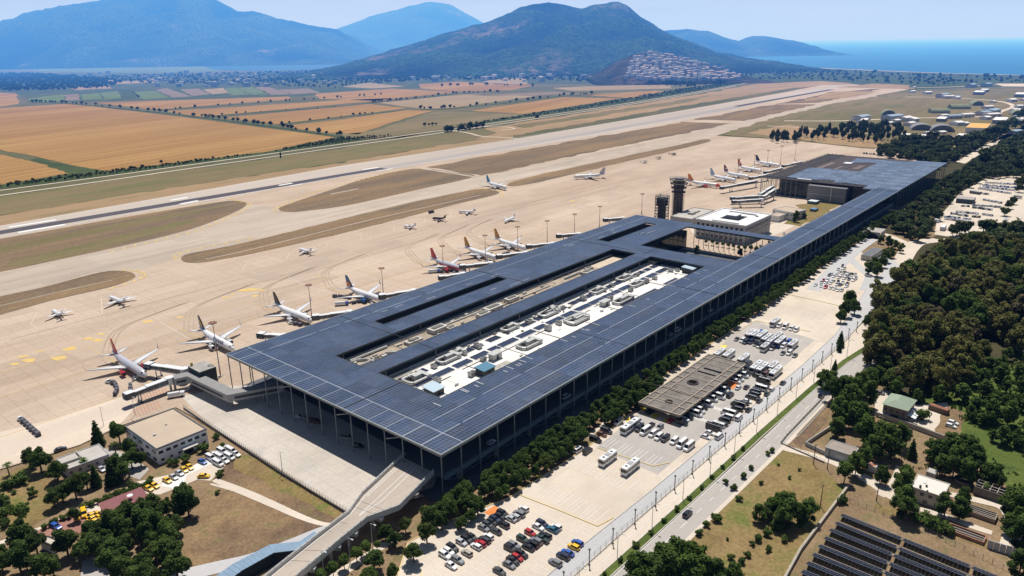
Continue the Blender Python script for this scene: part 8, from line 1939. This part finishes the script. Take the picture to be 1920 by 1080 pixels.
# bottom left grove and garden
g = 'pines of the bottom grove'
for p in scatter([(112,1034),(160,1006),(205,972),(300,945),(355,925),(385,922),(380,938),(345,972),(335,1062),(330,1100),(215,1100),(197,1055),(160,1042),(135,1062),(60,1098),(60,1078),(110,1052)],5.6,3,31,.4) + scatter([(-20,1025),(33,1005),(78,1010),(86,1030),(60,1062),(-20,1090)],5.6,3,32,.4): tree('grove',p,rnd.uniform(.7,1.25),'dark rounded pine packed in the grove beside the brown field','pine tree',g,'pine_tree',.15)
g = 'trees around the flat office'
for x,y,s,k in [(75,870,1.25,'grove'),(105,885,1.1,'grove'),(55,862,.95,'grove'),(115,925,1.0,'grove'),(140,918,1.1,'grove'),(160,900,.8,'grove'),(100,935,.9,'grove'),(222,815,1.1,'grove'),(240,835,.9,'grove'),(245,862,1.05,'grove'),(215,875,1.1,'grove'),(228,885,.9,'grove'),(262,858,.8,'grove'),(140,960,.6,'grove')]:
 tree(k,G(x,y,4),s,'full dark pine in the group standing beside the flat-roofed office','pine tree',g,'pine_tree',.2)
tree('conifer',G(181,815,5.5),.95,'tall dark conical conifer by the corner of the flat-roofed office','conifer',None,'conifer_tree',.2)
tree('conifer',G(178,895,4),.75,'slim conical conifer in front of the low grey building','conifer',None,'conifer_tree',.2)
tree('conifer',G(208,885,5.5),.95,'dark conical conifer in the middle of the trees by the office','conifer',None,'conifer_tree',.2)
g = 'bushes in the golden garden'
for x,y,s in [(12,912,1.6),(17,913,1.8),(36,898,1.8),(30,906,1.3),(44,905,1.8),(8,938,1.7),(20,956,1.4),(62,928,1.3),(47,948,.9),(6,972,2),(8,984,1.5),(25,922,.8),(14,945,1.2),(57,918,1)]: tree('bush',G(x,y,1),s,'green bush scattered on the golden garden grass','bush',g,'garden_bush',.2)
tree('round',G(40,968,3),1.7,'bluish round tree at the garden edge','tree',None,'garden_tree',.2)
g = 'clipped bushes edging the red yard'
for x,y in [(84,988),(95,983),(106,977),(118,972),(129,968),(140,962)]: tree('bush',G(x,y,.8),1.0,'dark clipped round bush in the line edging the red taxi yard','bush',g,'clipped_bush',.2)
g = 'hedge bushes behind the taxi shelter'
for k in range(16): t = k / 15; tree('bush',G(160 + t * 120,950 - t * 43,.8),rnd.uniform(.9,1.4),'pale green shrub in the hedge along the drive behind the red roof','shrub',g,'hedge_shrub',.2)
for x,y,s in [(383,843,1.7),(348,863,1.6),(330,868,1.4),(318,868,1.2),(245,915,1.6),(283,897,1.0),(415,887,1.2),(409,922,.8),(404,820,1.4),(418,835,1.0),(410,890,1)]: tree('bush',G(x,y,1),s,'brownish shrub standing beside the office and the white bay','shrub','shrubs by the office','shrub',.2)
# palms
def palm(label,px,s):
 p = G(*px); t = thing('palm_tree',label,'palm',(p.x,p.y,.2),rnd.uniform(0,6)); t.scale = (s,s,s); b = MB(); b.tube([(0,0,0),(.1,0,2.5),(0,.1,4.6)],[.28,.2,.2],8); b.build('trunk',BARK,t); b = MB(); r = random.Random(int(px[0]))
 for k in range(26):
  a = 2 * pi * k / 26 + r.uniform(-.1,.1); e = r.uniform(-.2,1.1); Lf = 2.4; pts = []
  for j in range(5): q = j / 4; pts.append(Vector((cos(a) * Lf * q * cos(e * (1 - q * .6)),sin(a) * Lf * q * cos(e),4.7 + Lf * (q * sin(e) - q * q * .75))))
  for j in range(4):
   d = (pts[j + 1] - pts[j]).normalized(); n_ = d.cross(Vector((0,0,1))).normalized() * (.26 * (1 - j / 5)); n2 = n_ * .8 if j < 3 else n_ * .1; b.face([pts[j] - n_,pts[j + 1] - n2,pts[j + 1] + n2,pts[j] + n_],0,r.uniform(.3,.9))
 b.build('crown',LB,t,tint=True)
palm('small palm at the garden edge by the apron road',(18,891),.95); palm('larger palm among the pines in front of the office',(243,895),1.2); palm('palm tucked between the pines and the low grey building',(218,852),1.0); palm('palm beside the conical conifer by the low building',(160,880),.9); palm('young palm between the stone ruin and the white house',(1846,927),.8)
# the big wood beyond the road
wood_px = [(1628,566),(1640,552),(1678,528),(1706,506),(1724,482),(1775,465),(1810,452),(1855,444),(1925,428),(2040,430),(2100,560),(2000,640),(1905,640),(1870,615),(1850,680),(1840,720),(1790,715),(1740,730),(1700,712),(1650,700),(1632,674),(1628,630),(1630,600)]
pts = scatter(wood_px,8.4,7.0,77,.46)
def in_view(p,z=6):
 q = Vector((p[0],p[1],z)) - Vector((0,0,H)); w_ = q.dot(_F)
 if w_ <= 1: return False
 x = 960 + FPX * q.dot(_R) / w_; y = 540 - FPX * q.dot(_U) / w_
 return -25 < x < 1945 and -20 < y < 1130
pts = [p for p in pts if in_view(p)]
pts.sort(key=lambda p: p[0] ** 2 + p[1] ** 2)
for p in pts[:280]: tree(rnd.choices(['wood','grey','fresh'],[66,9,25])[0],p,rnd.uniform(.6,1.5),'olive brown broadleaf tree packed in the large wood beyond the main road','tree','trees of the large wood','wood_tree',.1)
rest_wood = pts[270:]
g = 'trees by the main road bend'
for lb,x,y,s in [('spreading dark pine on the median end, upper one',1592,562,1.25),('spreading dark pine on the median end, middle one',1585,580,1.2),('spreading dark pine on the median end, lower one',1578,590,1.0),('leaning pine by the side road near the wood corner',1604,575,1.1)]: tree('grove',G(x,y,5),s,lb,'pine tree',g,'pine_tree',.2)
for lb,x,y,s in [('dark conical conifer standing on the median, larger one',1576,640,.72),('dark conical conifer on the median, lower one',1574,650,.5),('small conifer low on the median edge',1566,683,.45)]: tree('conifer',G(x,y,3),s,lb,'conifer',None,'conifer_tree',.2)
for k in range(14): q = along([(-90,-64.2),(5,-65),(55,-66.3),(110,-67.2),(166,-68.9),(205,-71.0),(240,-75.6)],76 + k * 8.4); tree('bush',T(q[0],q[1]),rnd.uniform(.7,1.0),'small round bush planted on the narrow road median','bush','bushes of the road median','median_bush',.3)
# trees at the slatted pavilion
for x,y,s in [(1640,497,.8),(1628,505,.75),(1660,482,.8),(1672,474,.7),(1690,465,.62),(1655,492,.75),(1645,508,.8),(1667,455,.7),(1680,458,.6),(1652,448,.6)]: tree('green',G(x,y,4),s,'green tree in the group between the slatted pavilion and the road','tree','trees at the slatted pavilion','broadleaf_tree',.2)
# roadside and farm trees
for lb,px in [('dark full tree in the clump by the road corner and the brown plot',[(1562,735,1.0),(1580,728,.9),(1600,740,1.05),(1590,760,1.1),(1612,725,1.0),(1625,745,1.0),(1575,780,1.05),(1602,785,1.1),(1570,800,.8),(1545,712,.8),(1560,712,.75),(1630,715,.9),(1620,770,.7),(1633,790,.6)]),('big dark tree in the row beyond the grey shed',[(1625,820,1.1),(1650,830,1.15),(1672,838,1.1),(1692,820,.9),(1640,845,.9),(1606,872,.75),(1620,860,.7)]),('green tree in the clump beside the white house',[(1690,905,.8),(1697,892,.75),(1692,940,.9),(1700,955,.8),(1775,945,.7),(1803,950,.7),(1806,930,.6),(1655,886,.6)]),('leafy tree in the thicket between the yard wall and the ruins',[(1760,850,.9),(1785,845,1.0),(1805,850,1.0),(1820,860,.95),(1790,875,.9),(1770,870,.7),(1815,885,.8),(1835,870,.8),(1850,885,.7),(1870,895,.7),(1750,838,.7)]),('tree standing in the dry meadow clump',[(1462,945,.8),(1478,958,1.0),(1470,970,.8),(1450,940,.6),(1515,955,.75),(1505,960,.6),(1425,955,.55),(1440,950,.5)]),('dark tree of the grove at the lower edge beside the road',[(1240,1060,1.0),(1265,1050,1.0),(1290,1045,.9),(1310,1050,.8),(1215,1075,1.0),(1255,1080,1.1),(1290,1075,1.0),(1320,1070,.9),(1345,1080,.8),(1195,1090,1.0),(1375,1075,.7)]),('large bushy tree at the picture edge by the track',[(1905,965,1.0),(1915,985,1.0),(1895,945,.8),(1920,1010,1.0),(1905,940,.8),(1915,1060,.8),(1898,980,.7)])]:
 for x,y,s in px: tree('green',G(x,y,5),s,lb,'tree',lb[lb.find(' in ') + 4:] if ' in ' in lb else lb,'broadleaf_tree',.15)
tree('round',G(1583,897,2),1.9,'single leafy fig-like tree at the end of the meadow wall','tree',None,'garden_tree',.15); tree('conifer',G(1712,838,5),.72,'slim dark conifer beside the big trees','conifer',None,'conifer_tree',.15); tree('bush',G(1731,785,1),2.6,'round dark bush beside the white awnings','bush',None,'garden_bush',.2)
g = 'bushes in the dry meadow'
for x,y,s in [(1578,940,1.6),(1500,985,1),(1440,1000,1.3),(1420,1010,1.3),(1455,990,1.5),(1400,1040,1),(1390,1055,1.2),(1370,1045,.9),(1470,1012,1.0),(1428,905,.8),(1385,935,1.0),(1345,975,1.3),(1340,968,1.0),(1325,985,1.1),(1312,1000,1.2),(1360,905,1.0),(1395,895,1.2),(1410,878,1.0),(1375,915,1.2),(1440,850,.9),(1448,846,1.1),(1500,880,.6),(1460,870,.5),(1480,895,.6),(1410,1020,.9),(1365,1010,.5),(1440,1030,1)]: tree('bush',G(x,y,.8),s,'small dark bush dotted over the dry meadow','bush',g,'meadow_bush',.15)
for k,(x,y,s) in enumerate([(1718,975,1.6),(1735,978,2.0),(1750,985,2.1),(1765,990,2.0),(1778,996,1.8),(1742,988,1.5),(1757,996,1.5)]): tree('bush',G(x,y,1),s,'thick green bush of the hedge below the white house terrace','bush','terrace hedge bushes','hedge_bush',.2)
# green thicket on the far right
g = 'thicket beyond the farm'
for p in scatter([(1790,700),(1840,680),(1900,655),(1960,640),(2050,700),(2050,820),(1930,850),(1870,830),(1840,790),(1800,760)],8.5,3,5,.5,.8): tree('scrub',p,rnd.uniform(.35,.85),'lush green tree in the overgrown thicket beyond the farm','tree',g,'thicket_tree',.15) if in_view(p) else None
for p in scatter([(1620,690),(1700,700),(1760,715),(1790,735),(1770,750),(1700,742),(1640,722)],8.5,4,6,.4): tree('scrub',p,rnd.uniform(.5,.8),'dark tree in the belt between the large wood and the green roofed house','tree','belt above the house','thicket_tree',.15)
# wood strip from the terminal wing to the far road
g = 'wood strip beyond the terminal'
sp = scatter([(1672,425),(1690,400),(1745,355),(1790,325),(1835,300),(1880,280),(1930,268),(1930,325),(1850,328),(1800,352),(1765,392),(1750,420),(1740,450),(1705,442)],10.5,5,41,.4)
sp = [p for p in sp if in_view(p)]
for p in sp[:150]: tree('far',p,rnd.uniform(.85,1.25),'dark tree packed in the wood strip between the terminal wing and the staff car park','tree',g,'strip_tree',.12)
sp2 = [p for p in scatter([(1700,300),(1640,285),(1690,262),(1740,262),(1800,262),(1850,250),(1880,236),(1890,246),(1850,268),(1810,290),(1760,312),(1725,300)],13,5,42,.4) if in_view(p)]
for p in sp2[:130]: tree('far',p,rnd.uniform(1.0,1.6),'dark tree of the far wood behind the brown roofed terminal','tree','far wood behind the terminal','far_wood_tree',.12)
sp3 = [p for p in scatter([(1425,255),(1450,250),(1560,237),(1640,230),(1690,236),(1700,250),(1640,262),(1560,252),(1480,262)],13,8,43,.45,.62) if in_view(p)]
for p in sp3[:120]: tree('far',p,rnd.uniform(.55,.95),'tall slim tree in the pine screen at the far end of the apron','tree','pine screen at the apron end','screen_tree',.3,rnd.uniform(1.3,2.0))
for x,y,s in [(1885,395,1.0),(1893,382,.9),(1901,374,.9),(1912,352,1.1),(1915,345,1.5),(1845,425,1.3),(1860,428,1.5),(1800,430,1.2),(1788,432,1.1),(1812,428,1.2),(1880,428,1.3),(1905,425,1.3)]: tree('far',G(x,y,5),s,'dark tree standing at the edge of the staff car park','tree','trees at the staff car park','edge_tree',.25)
# court and office palms
for lb,x,y,s in [('small tree in the open court beside the lawn',1306,470,.5),('small tree in the open court at its far corner',1388,477,.55),('round tree beside the small white buildings',1492,412,.75),('bushy tree at the foot of the larger white building',1509,406,.45)]: tree('green',G(x,y,2.5),s,lb,'tree',None,'broadleaf_tree',.5)
for k in range(14): tree('round',T(366 + rnd.uniform(-1,1),24 + k * 4.4),rnd.uniform(.9,1.2),'small palm-like tree in the row before the white courtyard office','tree','small trees before the white office','court_tree',.5)
# lines of trees far out on the plain
def far_line(px,n,s,lb,grp):
 pts_ = [G(x,y) for x,y in px]; q = spline([(p.x,p.y) for p in pts_],20,False)
 for k in range(n):
  p = q[int((k + rnd.uniform(0,.9)) / n * (len(q) - 1))]; tree('far',(p[0] + rnd.uniform(-5,5),p[1] + rnd.uniform(-5,5)),s * rnd.uniform(.6,1.35),lb,'tree',grp,'hedgerow_tree',.3)
far_line([(60,192),(140,195),(330,214),(480,233),(640,256)],54,.95,'bushy tree in the hedge line beside the largest wheat field','hedge of the largest field')
far_line([(300,207),(420,198),(540,190),(640,184),(720,178)],20,.8,'tree in the thin hedge between the narrow orange fields, upper line','thin field hedges'); far_line([(380,219),(480,211),(640,201)],10,.6,'tree in the thin hedge between the narrow orange fields, second line','thin field hedges'); far_line([(522,234),(640,220),(700,213)],9,.7,'tree in the thin hedge between the narrow orange fields, third line','thin field hedges'); far_line([(700,193),(760,187),(860,176),(940,173)],26,.95,'tree in the hedge above the stubble field','stubble field hedges'); far_line([(790,205),(850,203),(960,192),(1060,180),(1110,177)],26,1.0,'tree in the hedge below the stubble field','stubble field hedges'); far_line([(830,163),(900,160),(1000,163)],12,1.2,'tree in the hedge by the small bright field','hedges by the bright field')
far_line([(835,248),(860,246),(885,242),(908,239)],22,1.15,'dark tree in the clump beside the canal road','clump by the canal road'); far_line([(800,237),(815,235)],4,.8,'small tree before the clump by the canal road','clump by the canal road')
tree('cypress',G(526,292,3),1.0,'single dark cypress standing on the canal road verge','cypress',None,'cypress_tree',.3); tree('far',G(302,303,3),.6,'single dark bush on the reed bank below the largest field','bush',None,'lone_bush',.3); tree('far',G(1007,221,3),1.2,'single dark tree on the canal road','tree',None,'lone_tree',.3)
def mass(name,label,px,spacing,s,seed,key='far',z=0.12,keep=1.0,pts_=None,jitter=.45):
 """tree cover nobody could count: one body of many crowns"""
 b = MB(); r = random.Random(seed); src = []
 for v_ in range(2):
  cr,tk = make_tree('far',900 + v_,120,1.15); src.append(cr)
 for p in (pts_ if pts_ is not None else scatter(px,spacing,0,seed,jitter,keep)):
  k = s * r.uniform(.6,1.4); b.add(r.choice(src),Matrix.Translation((p[0],p[1],z)) @ Matrix.Rotation(r.uniform(0,6),4,'Z') @ Matrix.Diagonal((k,k,k * r.uniform(.8,1.3),1)))
 if b.f: tag(b.build(name,[LF,CORE],tint=True),label,'trees',None,'stuff')
mass('foliage','dark orchards and tree belts along the foot of the left mountain',[(-40,150),(0,140),(60,139),(200,148),(230,156),(200,166),(60,172),(-40,172)],30,1.5,3,keep=.8)
mass('foliage','scattered orchard trees among the smallholdings before the lake',[(200,142),(420,138),(640,132),(700,150),(640,168),(560,164),(420,160),(300,160),(200,152)],36,1.2,4,keep=.42)
mass('foliage','tree belt at the foot of the rocky mountain and the town hill',[(640,150),(760,141),(900,144),(1080,142),(1180,147),(1290,151),(1400,152),(1290,166),(1180,158),(1000,152),(800,152),(690,160)],34,1.4,5,keep=.55)
mass('undergrowth','thick reeds and bushes along the bank of the canal road',[(60,340),(200,322),(500,287),(633,260),(740,255),(640,268),(300,315),(0,354),(-30,358),(0,348)],5.5,.36,12,keep=.85)
mass('undergrowth','bushes lining the canal road farther along',[(840,240),(985,217),(1160,188),(1270,169),(1400,151),(1415,153),(1280,175),(1000,219)],10,.45,13,keep=.7)
mass('foliage','low coastal trees between the airfield and the beach',[(1290,148),(1360,126),(1500,130),(1700,139),(1960,145),(1960,156),(1850,156),(1760,162),(1700,160),(1560,152),(1420,150)],40,1.2,6,keep=.5)
mass('foliage','unbroken wood on the far side of the straight road',[(1838,300),(1880,275),(1925,255),(1990,230),(2040,230),(2040,330),(1935,328),(1870,330)],13,1.2,8)
mass('foliage','tree belt along the old air base at the picture edge',[(1880,236),(1900,226),(1930,214),(1960,214),(1940,234),(1895,246)],18,1.3,9)
if rest_wood or len(sp) > 150: mass('foliage','far part of the large wood reading as one canopy',None,0,1.5,10,pts_=[p for p in rest_wood] + sp[150:] + sp2[130:] + sp3[120:])
# reed clumps and weeds on the rough ground
def weeds(name,label,px,spacing,s,seed,mat,keep=.7):
 b = MB(); r = random.Random(seed)
 for p in scatter(px,spacing,0,seed,.5,keep):
  for k in range(5):
   a = r.uniform(0,6.28); h = s * r.uniform(.5,1.3); w_ = s * r.uniform(.3,.7); x,y = p[0] + r.uniform(-s,s),p[1] + r.uniform(-s,s)
   b.face([(x - w_ * cos(a),y - w_ * sin(a),.1),(x + w_ * cos(a),y + w_ * sin(a),.1),(x + w_ * .4 * cos(a),y + w_ * .4 * sin(a) + r.uniform(-.3,.3) * s,.1 + h),(x - w_ * .5 * cos(a),y - w_ * .5 * sin(a),.1 + h * .8)],0,r.uniform(.2,.9))
 tag(b.build(name,mat,tint=True),label,'weeds',None,'stuff')
weeds('undergrowth','lush weeds covering the overgrown ground beyond the farm',[(1760,740),(1830,690),(1925,660),(1925,860),(1880,830),(1800,790)],2.2,1.0,61,LB)
weeds('undergrowth','undergrowth along the edges of the farm and meadow',[(1690,855),(1760,830),(1850,850),(1920,900),(1920,935),(1880,900),(1780,880),(1720,890)],2.4,.8,62,LB,.5)
